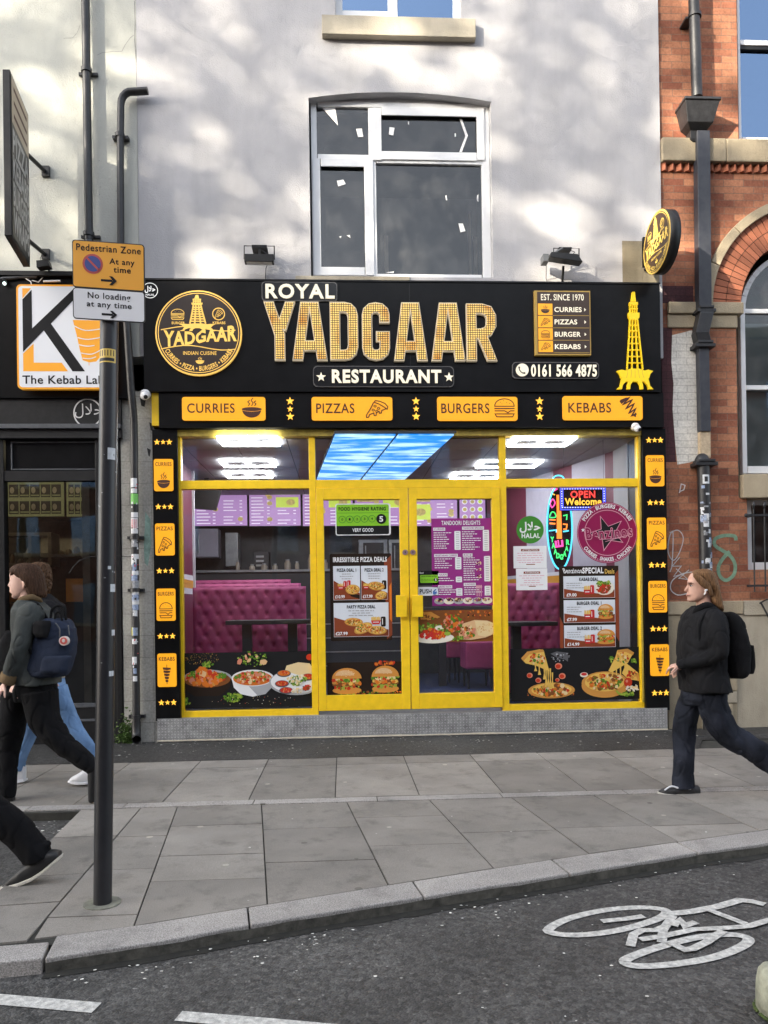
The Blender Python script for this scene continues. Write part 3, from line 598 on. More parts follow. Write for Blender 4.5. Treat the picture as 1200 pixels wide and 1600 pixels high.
# kitchen seen dimly through the neighbour's window
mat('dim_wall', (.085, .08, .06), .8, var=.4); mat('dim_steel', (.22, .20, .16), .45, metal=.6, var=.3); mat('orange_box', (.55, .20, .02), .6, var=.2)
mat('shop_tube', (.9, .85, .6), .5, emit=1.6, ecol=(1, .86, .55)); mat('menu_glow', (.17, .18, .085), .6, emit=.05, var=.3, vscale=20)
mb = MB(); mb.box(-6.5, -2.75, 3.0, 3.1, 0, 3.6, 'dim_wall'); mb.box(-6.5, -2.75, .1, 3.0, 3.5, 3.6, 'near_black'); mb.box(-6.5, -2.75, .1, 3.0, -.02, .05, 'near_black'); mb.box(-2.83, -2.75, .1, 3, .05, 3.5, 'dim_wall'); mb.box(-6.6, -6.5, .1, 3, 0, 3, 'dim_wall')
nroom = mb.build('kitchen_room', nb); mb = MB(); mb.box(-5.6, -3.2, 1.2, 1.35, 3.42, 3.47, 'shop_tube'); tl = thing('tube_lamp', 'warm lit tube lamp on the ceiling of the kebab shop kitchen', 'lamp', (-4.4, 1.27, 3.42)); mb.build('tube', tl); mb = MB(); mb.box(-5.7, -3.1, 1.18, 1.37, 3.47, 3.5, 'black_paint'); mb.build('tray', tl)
ky = 2.2
for (u0, v0, u1, v1, lab) in ((10, 752, 101, 808, 'green lit menu board with food pictures at the left inside the kebab shop'), (103, 752, 160, 808, 'green lit menu board of small pictures in rows behind the pole')):
    t = thing('menu_board', lab, 'menu board', px((u0+u1)/2, v1, ky), 'menu boards in the kebab shop')
    mb = MB(); x0, x1, z0, z1 = RR(u0, v0, u1, v1, ky); mb.box(x0, x1, ky, ky+.05, z0, z1, 'near_black'); mb.build('panel', t)
    cv = Canvas.photo(u0, v0, u1, v1, ky); r5 = random.Random(u0)
    cv.rect(u0+1, v0+1, u1-1, v1-1, 'menu_glow', 1)
    for i in range(5):
        for j in range(2):
            uu = u0+4+(u1-u0-8)*i/5; vv = v0+5+26*j; cv.rect(uu, vv, uu+(u1-u0-8)/5-1.5, vv+20, 'near_black', 2); cv.ell(uu+5, vv+9, 3.4, 5, 'dim_steel', 3); cv.rect(uu+1, vv+16, uu+(u1-u0)/5-4, vv+18, 'menu_glow', 3)
    cv.mb.build('picture_grid', t)
t = thing('steel_hood', 'dim steel extraction hood behind the kebab shop window', 'hood', px(100, 880, 2.5))
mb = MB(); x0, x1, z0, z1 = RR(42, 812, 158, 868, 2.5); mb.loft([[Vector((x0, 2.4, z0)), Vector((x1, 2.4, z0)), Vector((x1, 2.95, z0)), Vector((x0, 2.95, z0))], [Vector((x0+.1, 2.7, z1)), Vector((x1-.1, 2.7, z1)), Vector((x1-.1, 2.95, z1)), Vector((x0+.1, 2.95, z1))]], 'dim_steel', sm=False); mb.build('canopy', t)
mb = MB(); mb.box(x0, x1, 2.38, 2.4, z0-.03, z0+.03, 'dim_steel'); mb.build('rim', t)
t = thing('display_cabinet', 'dim glass display cabinet left of the hood inside the kebab shop', 'cabinet', px(45, 900, 1.7))
mb = MB(); x0, x1, z0, z1 = RR(8, 832, 80, 884, 1.7); g_ = .04
for bb in ((x0, x1, z1-g_, z1), (x0, x1, z0, z0+g_), (x1-g_, x1, z0+g_, z1-g_), ((x0+x1)/2, (x0+x1)/2+g_, z0+g_, z1-g_)): mb.box(bb[0], bb[1], 1.7, 2.0, bb[2], bb[3], 'dim_steel')
mb.build('frame', t)
bottle_r = random.Random(77); mat('dim_bottle', (.12, .09, .05), .35, island=.7)
for i in range(11):
    u = 20+i*12.5; y_ = 1.95; z0_ = RZ(u, 884, y_) if i < 5 else RZ(u, 868, y_); p = px(u, 880, y_); h_ = bottle_r.uniform(.07, .17); r_ = bottle_r.uniform(.025, .045)
    t = thing('sauce_bottle', 'dim sauce bottle or tub standing on the shelf behind the kebab shop window', 'bottle', (p.x, y_, z0_), 'bottles in the kebab shop'); mb = MB(); mb.tube([(p.x, y_, z0_), (p.x, y_, z0_+h_*.7), (p.x, y_, z0_+h_)], [r_, r_, r_*.4], 'dim_bottle', 10); mb.build('bottle', t)
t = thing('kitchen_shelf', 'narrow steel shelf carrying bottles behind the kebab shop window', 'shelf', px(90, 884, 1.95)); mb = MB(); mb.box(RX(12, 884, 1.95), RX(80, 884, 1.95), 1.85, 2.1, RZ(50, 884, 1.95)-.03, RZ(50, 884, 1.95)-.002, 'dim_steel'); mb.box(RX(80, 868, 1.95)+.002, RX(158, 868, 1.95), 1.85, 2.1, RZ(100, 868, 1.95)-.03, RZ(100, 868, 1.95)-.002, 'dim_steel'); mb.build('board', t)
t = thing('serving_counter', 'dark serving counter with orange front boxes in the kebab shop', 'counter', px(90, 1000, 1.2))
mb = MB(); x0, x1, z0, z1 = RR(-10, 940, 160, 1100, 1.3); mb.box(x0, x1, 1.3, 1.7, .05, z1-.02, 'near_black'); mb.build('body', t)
for u0, u1 in ((14, 60), (103, 145)):
    mb = MB(); x0, x1, z0, z1 = RR(u0, 904, u1, 940, 1.25); mb.box(x0, x1, 1.25, 1.6, z0, z1, 'orange_box'); mb.build('front_panel', t)
mb = MB(); x0, x1, z0, z1 = RR(78, 866, 118, 870, 1.4); mb.box(x0, x1, 1.4, 1.6, z0, z1, 'dim_steel'); mb.build('shelf', t)

# ------------------------------------------------------------------ pier of blockwork between the shops
mb = MB(); x0, x1 = RX(191, 900, -.02), RX(243, 900, -.02); zt2 = RZ(215, 612)
mb.box(x0, x1, -.02, .3, 0, zt2, 'pier_brick')
pier = mb.build('pier', bld)
cv = Canvas.photo(190, 600, 246, 1160, -.02); mat('green_wash', (.24, .36, .31), .85, var=.5, vscale=12); mat('moss', (.05, .075, .018), .95, var=.5, vscale=30)
cv.poly([(228, 800), (236, 812), (237, 850), (231, 885), (226, 880), (225, 850), (227, 826)], 'green_wash', 1)
cv.mb.build('stain', pier); cv = Canvas.photo(190, 600, 246, 1160, -.02); rk = random.Random(5)
for i in range(26): u = rk.uniform(192, 206); cv.ell(u, 1150-abs(rk.gauss(0, 14)), rk.uniform(.6, 1.8), rk.uniform(1, 3), 'moss', 1+i % 3, n=7)
o = cv.mb.build('moss', pier); o['kind'] = 'stuff'
for u, v, a in ((222, 622, 9), (236, 660, 7), (232, 700, 6)): cv = Canvas.photo(190, 600, 246, 1160, -.02); cv.poly([(u, v), (u+a, v+3), (u+a-2, v+14), (u+2, v+12)], 'near_black', 1); cv.mb.build('stain', pier)
# weeds at the foot of the pier
mat('weed_leaf', (.06, .11, .02), .7, island=.4)
mb = MB(); rk = random.Random(12); c = px(197, 1140, -.06)
for i in range(420):
    x = c.x+rk.gauss(0, .05); z = abs(rk.gauss(0, .13))+.02; y = -.05-rk.random()*.05; s_ = rk.uniform(.012, .03); a = rk.random()*6
    mb.add([(x, y, z), (x+s_*cos(a), y-s_*.5, z+s_*.4), (x+s_*1.5*cos(a), y-s_*.2, z+s_*sin(a)), (x+s_*.4, y, z+s_*.9)], [(0, 1, 2, 3)], 'weed_leaf')
wd = thing('weed', 'small green weeds growing at the foot of the pale pier by the downpipe', 'weed', (c.x, -.07, .02)); mb.build('leaves', wd)
mb = MB()
for i in range(6): mb.tube([(c.x+rk.gauss(0, .02), -.06, .02), (c.x+rk.gauss(0, .03), -.06, .12), (c.x+rk.gauss(0, .05), -.06, .24)], [.003, .0025, .001], 'weed_leaf', n=5)
mb.build('stem', wd)

# ------------------------------------------------------------------ red brick building on the right
rb = thing('brick_building', 'red brick building with stone bands and arched sash window', 'building', (5.5, 0, 0))
RY = .03
bxL = xR+.004; bxJ = RX(1152, 620, RY); xc = RX(1262, 478, RY); zs_ = RZ(1180, 478, RY); ppm = 1/(RX(1263, 478, RY)-RX(1262, 478, RY))
rI, rO, rH = 104/ppm, 150/ppm, 164/ppm
bxE = 2*xc-bxJ; bEnd = 9.5
zStr0, zStr1 = RZ(1110, 258, RY), RZ(1110, 222, RY)
mb = MB()
n = 20
arcO = [(xc+rO*cos(R_(180-180*i/n)), zs_+rO*sin(R_(180-180*i/n))) for i in range(n+1)]
zP = RZ(1100, 940, RY)
mb.box(bxL, bxJ, RY, RY+.45, zP, zs_, 'red_brick'); mb.box(bxE, bEnd, RY, RY+.45, zP, zs_, 'red_brick')
mb.prism([(bxL, zs_)]+arcO+[(bEnd, zs_), (bEnd, zStr0), (bxL, zStr0)], RY, RY+.45, 'red_brick')
ux = RX(1152, 100, RY); ue = 2*xc-ux
mb.box(bxL, ux, RY, RY+.45, zStr0, ZT, 'red_brick'); mb.box(ue, bEnd, RY, RY+.45, zStr0, ZT, 'red_brick')
mb.box(ux, ue, RY, RY+.45, 10.6, ZT, 'red_brick'); mb.box(ux, ue, RY, RY+.45, zStr0, RZ(1180, 220, RY), 'red_brick')
# below the arched window and round the basement light
bz1, bz0 = RZ(1190, 782, RY), RZ(1190, 890, RY); bwx = RX(1168, 840, RY); bwe = 2*xc-bwx
mb.box(bxJ, bwx, RY, RY+.45, zP, RZ(1190, 778, RY), 'red_brick'); mb.box(bwe, bxE, RY, RY+.45, zP, RZ(1190, 778, RY), 'red_brick'); mb.box(bwx, bwe, RY, RY+.45, zP, bz0, 'red_brick')
mb.box(bEnd-.3, bEnd, RY+.45, 9, -.1, ZT, 'red_brick'); mb.box(bxL, bEnd, 8.7, 9, -.1, ZT, 'red_brick'); mb.box(bxL, bEnd, RY+.45, 9, ZT-.3, ZT-.05, 'red_brick')
mb.build('wall', rb)
mat('arch_brick', (.31, .105, .055), .85, island=.3, bump=.3, bscale=60)
mb = MB(); nv = 44
for i in range(nv):                                # two rings of voussoirs
    for r0, r1, k in ((rI, (rI+rO)/2-.004, 0), ((rI+rO)/2+.004, rO, .5)):
        a0, a1 = R_(180-180*(i+k*.0+.06)/nv), R_(180-180*(i+.94)/nv)
        mb.prism([(xc+r0*cos(a0), zs_+r0*sin(a0)), (xc+r1*cos(a0), zs_+r1*sin(a0)), (xc+r1*cos(a1), zs_+r1*sin(a1)), (xc+r0*cos(a1), zs_+r0*sin(a1))], RY-.004, RY+.28, 'arch_brick')
for i in range(60):
    a0, a1 = R_(180-3*i), R_(180-3*(i+1)); mb.prism([(xc+(rI+.003)*cos(a0), zs_+(rI+.003)*sin(a0)), (xc+rO*cos(a0), zs_+rO*sin(a0)), (xc+rO*cos(a1), zs_+rO*sin(a1)), (xc+(rI+.003)*cos(a1), zs_+(rI+.003)*sin(a1))], RY+.004, RY+.2, 'joint_dirt')
mb.build('arch', rb)
mb = MB()
for i in range(8):
    a0, a1 = 180-180*(i+.01)/8, 180-180*(i+.99)/8; P_ = []
    for k in range(7): a = R_(a0+(a1-a0)*k/6); P_.append((xc+rO*cos(a), zs_+rO*sin(a)))
    for k in range(6, -1, -1): a = R_(a0+(a1-a0)*k/6); P_.append((xc+rH*cos(a), zs_+rH*sin(a)))
    mb.prism(P_, RY-.055, RY+.05, 'sandstone')
mb.build('hood_mould', rb, bevel=.006)
mb = MB()
sx = [bxL, RX(1097, 240, RY), RX(1130, 240, RY), RX(1225, 240, RY), RX(1330, 240, RY), bEnd]
for a, b in zip(sx, sx[1:]): mb.box(a+.002, b-.002, RY-.08, RY+.2, zStr0, zStr1, 'sandstone')
# impost under the arch: two courses with a nosing
z0, z1, z2 = RZ(1100, 513, RY), RZ(1100, 492, RY), RZ(1100, 474, RY)
for a, b in ((bxL+.06, bxJ+.07), (bxE-.07, bEnd)):
    mb.box(a, b-.06, RY-.02, RY+.3, z0, z1, 'sandstone'); mb.box(a, b, RY-.05, RY+.3, z1, z2, 'sandstone')
z0, z1 = RZ(1180, 779, RY), RZ(1180, 742, RY)
mb.box(bxJ+.02, bxE-.02, RY-.06, RY+.3, z0, z1, 'sandstone')
mb.build('string_course', rb, bevel=.012)
mb = MB(); q = .09; z1 = zStr0; x = bxL
while x < bEnd-.1:
    mb.add([(x, RY, z1-.085), (x+q, RY, z1-.085), (x+q/2, RY-.05, z1-.085), (x, RY, z1-.003), (x+q, RY, z1-.003), (x+q/2, RY-.05, z1-.003)], [(0, 2, 5, 3), (2, 1, 4, 5), (0, 1, 2), (3, 5, 4)], 'arch_brick'); x += q
mb.build('dentil_course', rb)
# arched sash window
wx0 = RX(1160, 600, RY+.14); wxe = 2*xc-wx0
WY = RY+.16
mb = MB(); fw_ = .055; z740 = RZ(1190, 740, WY)
mb.box(wx0, wx0+fw_, WY, WY+.08, z740, zs_, 'white_upvc'); mb.box(wxe-fw_, wxe, WY, WY+.08, z740, zs_, 'white_upvc'); mb.box(wx0+fw_, wxe-fw_, WY-.01, WY+.08, z740, z740+.085, 'white_upvc')
for i in range(24):
    a0, a1 = R_(180-7.5*i), R_(180-7.5*(i+1)); r1 = xc-wx0; r0 = r1-.06
    mb.prism([(xc+r0*cos(a0), zs_+r0*sin(a0)), (xc+r1*cos(a0), zs_+r1*sin(a0)), (xc+r1*cos(a1), zs_+r1*sin(a1)), (xc+r0*cos(a1), zs_+r0*sin(a1))], WY, WY+.08, 'white_upvc')
mb.box(wx0+fw_, wxe-fw_, WY+.01, WY+.08, RZ(1190, 489, WY), RZ(1190, 482, WY), 'white_upvc')
mb.box(wx0+fw_, wxe-fw_, WY-.005, WY+.08, RZ(1190, 609, WY), RZ(1190, 602, WY), 'white_upvc')
mb.box(xc-.03, xc+.03, WY+.02, WY+.08, z740+.085, zs_, 'white_upvc')
rw = mb.build('window', rb, bevel=.005); rw['label'] = 'arched sash window with pale green blind cut by the right edge'
mb = MB(); pts = [(wx0, z740), (wxe, z740)]+[(xc+(xc-wx0)*cos(R_(10*i)), zs_+(xc-wx0)*sin(R_(10*i))) for i in range(19)]; mb.add([(x, WY+.04, z) for x, z in pts], [tuple(range(len(pts)))], 'upper_glass'); mb.build('pane', rw)
mat('green_blind', (.34, .42, .38), .8, var=.1); mat('upper_blind', (.03, .05, .035), .8, var=.6, vscale=8)
mb = MB(); mb.box(wx0, wxe, WY+.12, WY+.13, z740, RZ(1190, 500, WY), 'green_blind'); mb.build('blind', rw)
mb = MB(); mb.box(wx0-.5, wxe+.5, WY+.5, WY+.55, z740-.2, zs_+1, 'upper_blind'); mb.build('back_room', rb)
# upper sash window
mb = MB(); y0 = RY+.13; z218 = RZ(1180, 219, y0); wu0 = RX(1153, 100, y0); wue = 2*xc-wu0
mb.box(wu0, wu0+.03, y0, y0+.08, z218, 10.6, 'white_upvc'); mb.box(wue-.03, wue, y0, y0+.08, z218, 10.6, 'white_upvc'); mb.box(wu0+.03, wue-.03, y0-.005, y0+.08, z218, z218+.03, 'white_upvc'); mb.box(wu0+.03, wue-.03, y0-.005, y0+.08, RZ(1180, 71, y0), RZ(1180, 63, y0), 'white_upvc'); mb.box(wu0+.03, wue-.03, y0+.005, y0+.08, RZ(1180, 77, y0), RZ(1180, 71, y0), 'black_paint')
o = mb.build('window', rb, bevel=.004); o['label'] = 'upper sash window reflecting blue sky at the top right corner'
mb = MB(); mb.add([(wu0, y0+.04, z218), (wue, y0+.04, z218), (wue, y0+.04, 10.6), (wu0, y0+.04, 10.6)], [(0, 1, 2, 3)], 'sky_tint_glass'); mb.build('pane', o)
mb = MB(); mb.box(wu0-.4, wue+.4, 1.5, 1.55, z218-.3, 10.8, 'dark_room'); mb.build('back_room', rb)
# basement light
mb = MB(); y0 = RY+.15; a = RX(1168, 840, y0)
mb.box(a, a+.05, y0, y0+.07, bz0, bz1+.1, 'white_upvc'); mb.box(a+.05, bwe, y0, y0+.07, bz0, bz0+.09, 'white_upvc'); mb.box(a+.05, bwe, y0, y0+.07, bz1-.03, bz1+.1, 'white_upvc')
o = mb.build('window', rb, bevel=.004); o['label'] = 'low basement window behind black railings'
mb = MB(); mb.add([(a, y0+.03, bz0), (bwe, y0+.03, bz0), (bwe, y0+.03, bz1), (a, y0+.03, bz1)], [(0, 1, 2, 3)], 'upper_glass'); mb.build('pane', o)
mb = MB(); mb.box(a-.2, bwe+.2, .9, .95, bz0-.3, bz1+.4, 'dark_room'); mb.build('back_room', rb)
# plinth of stone and patched cement
mb = MB()
zP2 = RZ(1100, 960, RY); xq = RX(1052, 1000, RY)
mb.box(bxL, RX(1160, 950, RY), RY-.03, RY+.4, zP2, zP+.005, 'sandstone'); mb.box(RX(1160, 950, RY)+.004, bEnd, RY-.02, RY+.4, zP2-.02, zP+.005, 'pale_cement')
mb.box(bxL, RX(1150, 1000, RY), RY-.01, RY+.4, 0, zP2, 'rough_cement'); mb.box(RX(1150, 1000, RY), bEnd, RY, RY+.4, 0, zP2, 'pale_cement')
mb.build('plinth', rb, bevel=.01)
mb = MB(); rk = random.Random(4)                   # broken pale stone face of the plinth under the pipe
zb = [0, .14, .30, .44, .60, .74, .9]
for i in range(len(zb)-1):
    mb = MB()
    a, b = RX(1100+rk.uniform(-8, 2), 1050, RY), RX(1146+rk.uniform(-3, 6), 1050, RY)
    mb.box(a, b, RY-.03-rk.random()*.015, RY, zb[i]+.004, zb[i+1], rk.choice(('pale_cement', 'sandstone', 'pale_cement'))); mb.build('plinth_stone', rb, bevel=.018)
new_p = lambda: Canvas.photo(1031, 500, 1160, 940, RY); cv = new_p()
cv.poly([(1035, 512), (1053, 512), (1055, 600), (1054, 660), (1056, 722), (1038, 722)], 'purple_painted_brick', 1)
cv.mb.build('paint_patch', rb); cv = new_p(); cv.poly([(1053, 524), (1070, 520), (1084, 516), (1091, 540), (1091, 718), (1076, 723), (1058, 726), (1055, 690), (1052, 640), (1054, 600), (1051, 566)], 'white_painted_brick', 2)
cv.mb.build('paint_patch', rb); cv = new_p(); cv.poly([(1034, 447), (1087, 447), (1087, 474), (1034, 474)], 'purple_painted_brick', 1)
o = cv.mb.build('paint_patch', rb)
mat('graffiti_white', (.52, .50, .50), .8, var=.35, vscale=40); mat('graffiti_green', (.20, .33, .22), .8, var=.3, vscale=30); mat('graffiti_black', (.02, .02, .02), .8)
cv = Canvas.photo(1031, 780, 1200, 1000, RY-.0015)
cv.stroke(smooth([(1047, 832), (1060, 828), (1068, 840), (1062, 862), (1052, 875), (1044, 862), (1046, 840), (1052, 832), (1050, 880), (1046, 893)], 4, False), 1.5, 'graffiti_white', 3)
cv.stroke([(1062, 870), (1050, 884), (1064, 884), (1052, 900), (1068, 896)], 1.4, 'graffiti_white', 4); cv.stroke([(1056, 888), (1074, 905), (1060, 903), (1076, 890)], 1.4, 'graffiti_white', 5)
cv.stroke(smooth([(1085, 893), (1066, 896), (1050, 906), (1047, 920), (1058, 929), (1075, 926)], 4, False), 1.6, 'graffiti_white', 6); cv.stroke([(1063, 768), (1070, 765), (1072, 758), (1066, 756), (1063, 770)], 1.5, 'graffiti_white', 3)
cv.mb.build('graffiti', rb); cv = Canvas.photo(1031, 780, 1200, 1000, RY-.0015); cv.stroke(smooth([(1150, 845), (1148, 838), (1132, 837), (1118, 842), (1117, 852), (1128, 860), (1140, 868), (1148, 882), (1146, 898), (1134, 907), (1124, 900), (1122, 886), (1130, 872), (1140, 862)], 4, False), 5.5, 'graffiti_green', 3)
cv.mb.build('graffiti', rb); cv = Canvas.photo(1031, 780, 1200, 1000, RY-.0015); cv.stroke([(1184, 942), (1196, 965), (1200, 978)], 3, 'graffiti_black', 40); cv.stroke(smooth([(1182, 944), (1196, 938), (1206, 948), (1196, 960)], 4, False), 2.4, 'graffiti_black', 42)
cv.mb.build('graffiti', rb)
# iron railings in front of the basement light
t = thing('iron_railing', 'black iron railing bars in front of the low basement window', 'railing', px(1190, 930, -.12))
mb = MB(); y_ = -.12
za, zb_ = RZ(1190, 805, y_), RZ(1190, 915, y_)
mb.box(RX(1166, 805, y_), 7.5, y_-.012, y_+.012, za-.012, za+.012, 'black_iron'); mb.box(RX(1166, 805, y_), 7.5, y_-.012, y_+.012, zb_-.012, zb_+.012, 'black_iron'); mb.ball((RX(1166, 805, y_), y_, za), .022, 'black_iron', 8, 6)
mb.build('rail', t)
for i in range(14):
    x = RX(1178, 850, y_)+i*.125; mb = MB(); mb.tube([(x, y_, RZ(1180, 925, y_)), (x, y_, RZ(1180, 795, y_))], .009, 'black_iron', 8); mb.ball((x, y_, RZ(1180, 789, y_)), (.02, .02, .04), 'black_iron', 8, 6); mb.build('bar', t)
mb = MB(); mb.tube([(RX(1180, 915, y_), y_, zb_), (RX(1180, 915, y_), .04, zb_)], .01, 'black_iron'); mb.tube([(7.4, y_, zb_), (7.4, .04, zb_)], .01, 'black_iron'); mb.tube([(RX(1180, 805, y_), y_, za), (RX(1180, 805, y_), .04, za)], .01, 'black_iron'); mb.build('wall_fixing', t)
# ------------------------------------------------------------------ across the road, behind the camera: the terrace and street trees that shade this side
OPP_H = 20.9
for i, (x0, x1, h, lab) in enumerate(((-62, -40, OPP_H-.2, 'long brown brick block across the square, farthest left'), (-40, -22, OPP_H, 'tall brown brick block across the square, left of the middle'), (-22, -4, OPP_H-.5, 'brown brick block across the square, right of the tall one'), (-4, 14, OPP_H-6, 'lower brown brick block across the square, opposite the shop'), (14, 40, OPP_H-5, 'brown brick block across the square, farthest right'))):
    t = thing('terrace_block', lab, 'building', ((x0+x1)/2, -32, 0), 'terrace across the square')
    mb = MB(); mb.box(x0+.02, x1-.02, -42, -30.5, -.05, h, 'far_brick'); mb.box(x0+.02, x1-.02, -30.5, -30.3, h-.5, h+.003, 'sandstone'); mb.build('wall', t)
    nwx = int((x1-x0)/2.6)
    wm = MB()
    for k in range(nwx):
        for s in range(int(h//3.4)): 
            xx = x0+1.3+k*2.6; wm.box(xx-.55, xx+.55, -30.49, -30.46, .9+s*3.4, 2.8+s*3.4, 'sky_tint_glass'); wm.box(xx-.65, xx+.65, -30.49, -30.38, .75+s*3.4, .9+s*3.4, 'sandstone')
    wm.build('window', t)
mat('leaf', (.045, .075, .02), .6, island=.5); mat('bark', (.06, .048, .035), .9, var=.4, bump=.6, bscale=14)
# ------------------------------------------------------------------ signs of the restaurant
mat('amber', (.85, .36, .015), .35, emit=.10, ecol=(1, .40, .01), var=.08, vscale=4); mat('amber_star', (.9, .45, .05), .4, emit=.22, ecol=(1, .5, .05)); mat('sign_brown', (.06, .016, .008), .6)
mat('gold_lit', (.8, .5, .10), .4, emit=.12, ecol=(1, .58, .12)); mat('letter_cream', (.8, .74, .58), .4, emit=.10, ecol=(1, .88, .66)); mat('gold_dim', (.42, .27, .06), .4, emit=.03)
mat('roundel_brown', (.028, .014, .007), .4); mat('panel_brown', (.05, .028, .018), .4); mat('plate_clear', (.012, .012, .013), .2, spec=.25); mat('plate_edge', (.12, .115, .11), .3)
mat('tower_yellow', (.85, .58, .01), .35, emit=.06, ecol=(1, .68, .01)); mat('letter_rim', (.62, .52, .36), .35, emit=.03, ecol=(1, .85, .6)); mat('white_lit', (.8, .8, .78), .4, emit=.16)
def led_mat():
    m = bpy.data.materials.new('led_dots'); m.use_nodes = True; n = m.node_tree.nodes; l = m.node_tree.links; b = n['Principled BSDF']
    g = n.new('ShaderNodeNewGeometry'); sp = n.new('ShaderNodeSeparateXYZ'); l.new(g.outputs['Position'], sp.inputs[0]); outs = []
    for k in (0, 2):
        mu = n.new('ShaderNodeMath'); mu.operation = 'MULTIPLY'; mu.inputs[1].default_value = 1/.0245; l.new(sp.outputs[k], mu.inputs[0])
        fr = n.new('ShaderNodeMath'); fr.operation = 'FRACT'; l.new(mu.outputs[0], fr.inputs[0])
        s = n.new('ShaderNodeMath'); s.operation = 'GREATER_THAN'; s.inputs[1].default_value = .30; l.new(fr.outputs[0], s.inputs[0]); outs.append(s)
    an = n.new('ShaderNodeMath'); an.operation = 'MULTIPLY'; l.new(outs[0].outputs[0], an.inputs[0]); l.new(outs[1].outputs[0], an.inputs[1])
    nz = n.new('ShaderNodeTexNoise'); nz.inputs['Scale'].default_value = 4.5; nz.inputs['Detail'].default_value = 4; l.new(g.outputs['Position'], nz.inputs['Vector'])
    cr = n.new('ShaderNodeValToRGB'); l.new(nz.outputs[0], cr.inputs[0]); e = cr.color_ramp.elements; e[0].position = .34; e[0].color = (.68, .27, .02, 1); e[1].position = .52; e[1].color = (.95, .62, .16, 1)
    mx = n.new('ShaderNodeMix'); mx.data_type = 'RGBA'; l.new(an.outputs[0], mx.inputs[0]); mx.inputs[6].default_value = (.02, .012, .006, 1); l.new(cr.outputs[0], mx.inputs[7])
    l.new(mx.outputs[2], b.inputs['Base Color']); l.new(mx.outputs[2], b.inputs['Emission Color']); b.inputs['Emission Strength'].default_value = .12; b.inputs['Roughness'].default_value = .4
    MATS['led_dots'] = m
led_mat()
def zoomcv(ou, ov, s, y, w=400, h=400, mb=None):   # canvas whose a, b are pixels of an enlargement of the photograph
    c = Canvas.photo(ou, ov, ou+w, ov+h, y, mb); c2 = Canvas(c.o+c.ax*ou+c.bx*ov, c.ax/s, c.bx/s, c.n, c.mb); return c2
# icons -----------------------------------------------------------
def ic_bowl(c, u0, v0, u1, v1, m, L):
    W, H = u1-u0, v1-v0; X = lambda t: u0+W*t; Y = lambda t: v0+H*t
    c.ell(X(.5), Y(.56), W*.48, H*.10, m, L, n=20)
    c.poly([(X(.04), Y(.62))]+[(X(.5)-W*.44*cos(R_(a)), Y(.62)+H*.36*sin(R_(a))) for a in range(10, 171, 16)]+[(X(.96), Y(.62)), (X(.8), Y(.66)), (X(.5), Y(.69)), (X(.2), Y(.66))], m, L+1)
    for k, h in ((.34, .30), (.50, .42), (.64, .28)):
        c.stroke([(X(k), Y(.40)), (X(k+.07), Y(.40-h*.35)), (X(k-.02), Y(.40-h*.65)), (X(k+.07), Y(.42-h))], max(W, H)*.04, m, L+2)
def ic_pizza(c, u0, v0, u1, v1, m, L):
    W, H = u1-u0, v1-v0; P = lambda a, b: (u0+W*a, v0+H*b); w_ = max(W, H)*.045
    c.stroke([P(.38, .12), P(.44, .03), P(.62, .06), P(.86, .18), P(.99, .36), P(.97, .50), P(.90, .48)], w_, m, L)
    c.stroke([P(.38, .12), P(.60, .22), P(.82, .38), P(.93, .48)], w_, m, L+1)
    c.stroke([P(.36, .13), P(.22, .48), P(.03, .84), P(.03, .97), P(.12, .97), P(.18, .80), P(.36, .72), P(.38, .86), P(.46, .86), P(.48, .70), P(.60, .64), P(.62, .74), P(.70, .72), P(.72, .58), P(.92, .48)], w_, m, L+2)
    for a, b in ((.42, .34), (.58, .46), (.34, .56), (.50, .62)): c.arc(*P(a, b), W*.055, H*.055, 0, 360, w_*.7, m, L+3, n=10)
def ic_burger(c, u0, v0, u1, v1, m, L):
    W, H = u1-u0, v1-v0; X = lambda t: u0+W*t; Y = lambda t: v0+H*t; w_ = max(W, H)*.045
    c.stroke([(X(.04), Y(.42))]+[(X(.5)-W*.46*cos(R_(a)), Y(.40)-H*.37*sin(R_(a))) for a in range(10, 171, 16)]+[(X(.96), Y(.42))], w_, m, L, closed=True)
    c.stroke([(X(.02), Y(.54)), (X(.98), Y(.54))], w_*1.2, m, L+1); c.stroke([(X(.03), Y(.66)), (X(.5), Y(.66)), (X(.66), Y(.76)), (X(.78), Y(.66)), (X(.97), Y(.66))], w_, m, L+2)
    c.stroke([(X(.05), Y(.82)), (X(.95), Y(.82)), (X(.88), Y(.97)), (X(.12), Y(.97))], w_, m, L+3, closed=True)
    for a, b in ((.3, .22), (.46, .14), (.6, .24), (.74, .28), (.38, .30)): c.ell(X(a), Y(b), W*.02, H*.02, m, L+4, n=6)
def ic_scribble(c, u0, v0, u1, v1, m, L):
    W, H = u1-u0, v1-v0; P = lambda a, b: (u0+W*a, v0+H*b); w_ = max(W, H)*.10
    c.stroke(smooth([P(.02, .22), P(.55, .02), P(.22, .34), P(.72, .14), P(.40, .54), P(.84, .34), P(.58, .76), P(.94, .58), P(.74, .90), P(1.0, .80)], 3, False), [w_*(.7+.5*(i % 3 == 0)) for i in range(28)], m, L)
    c.poly([P(.03, .12), P(.40, .0), P(.52, .04), P(.10, .34)], m, L+1)
    c.poly([P(.74, .88), P(1.0, .80), P(.95, 1.0)], m, L+2)
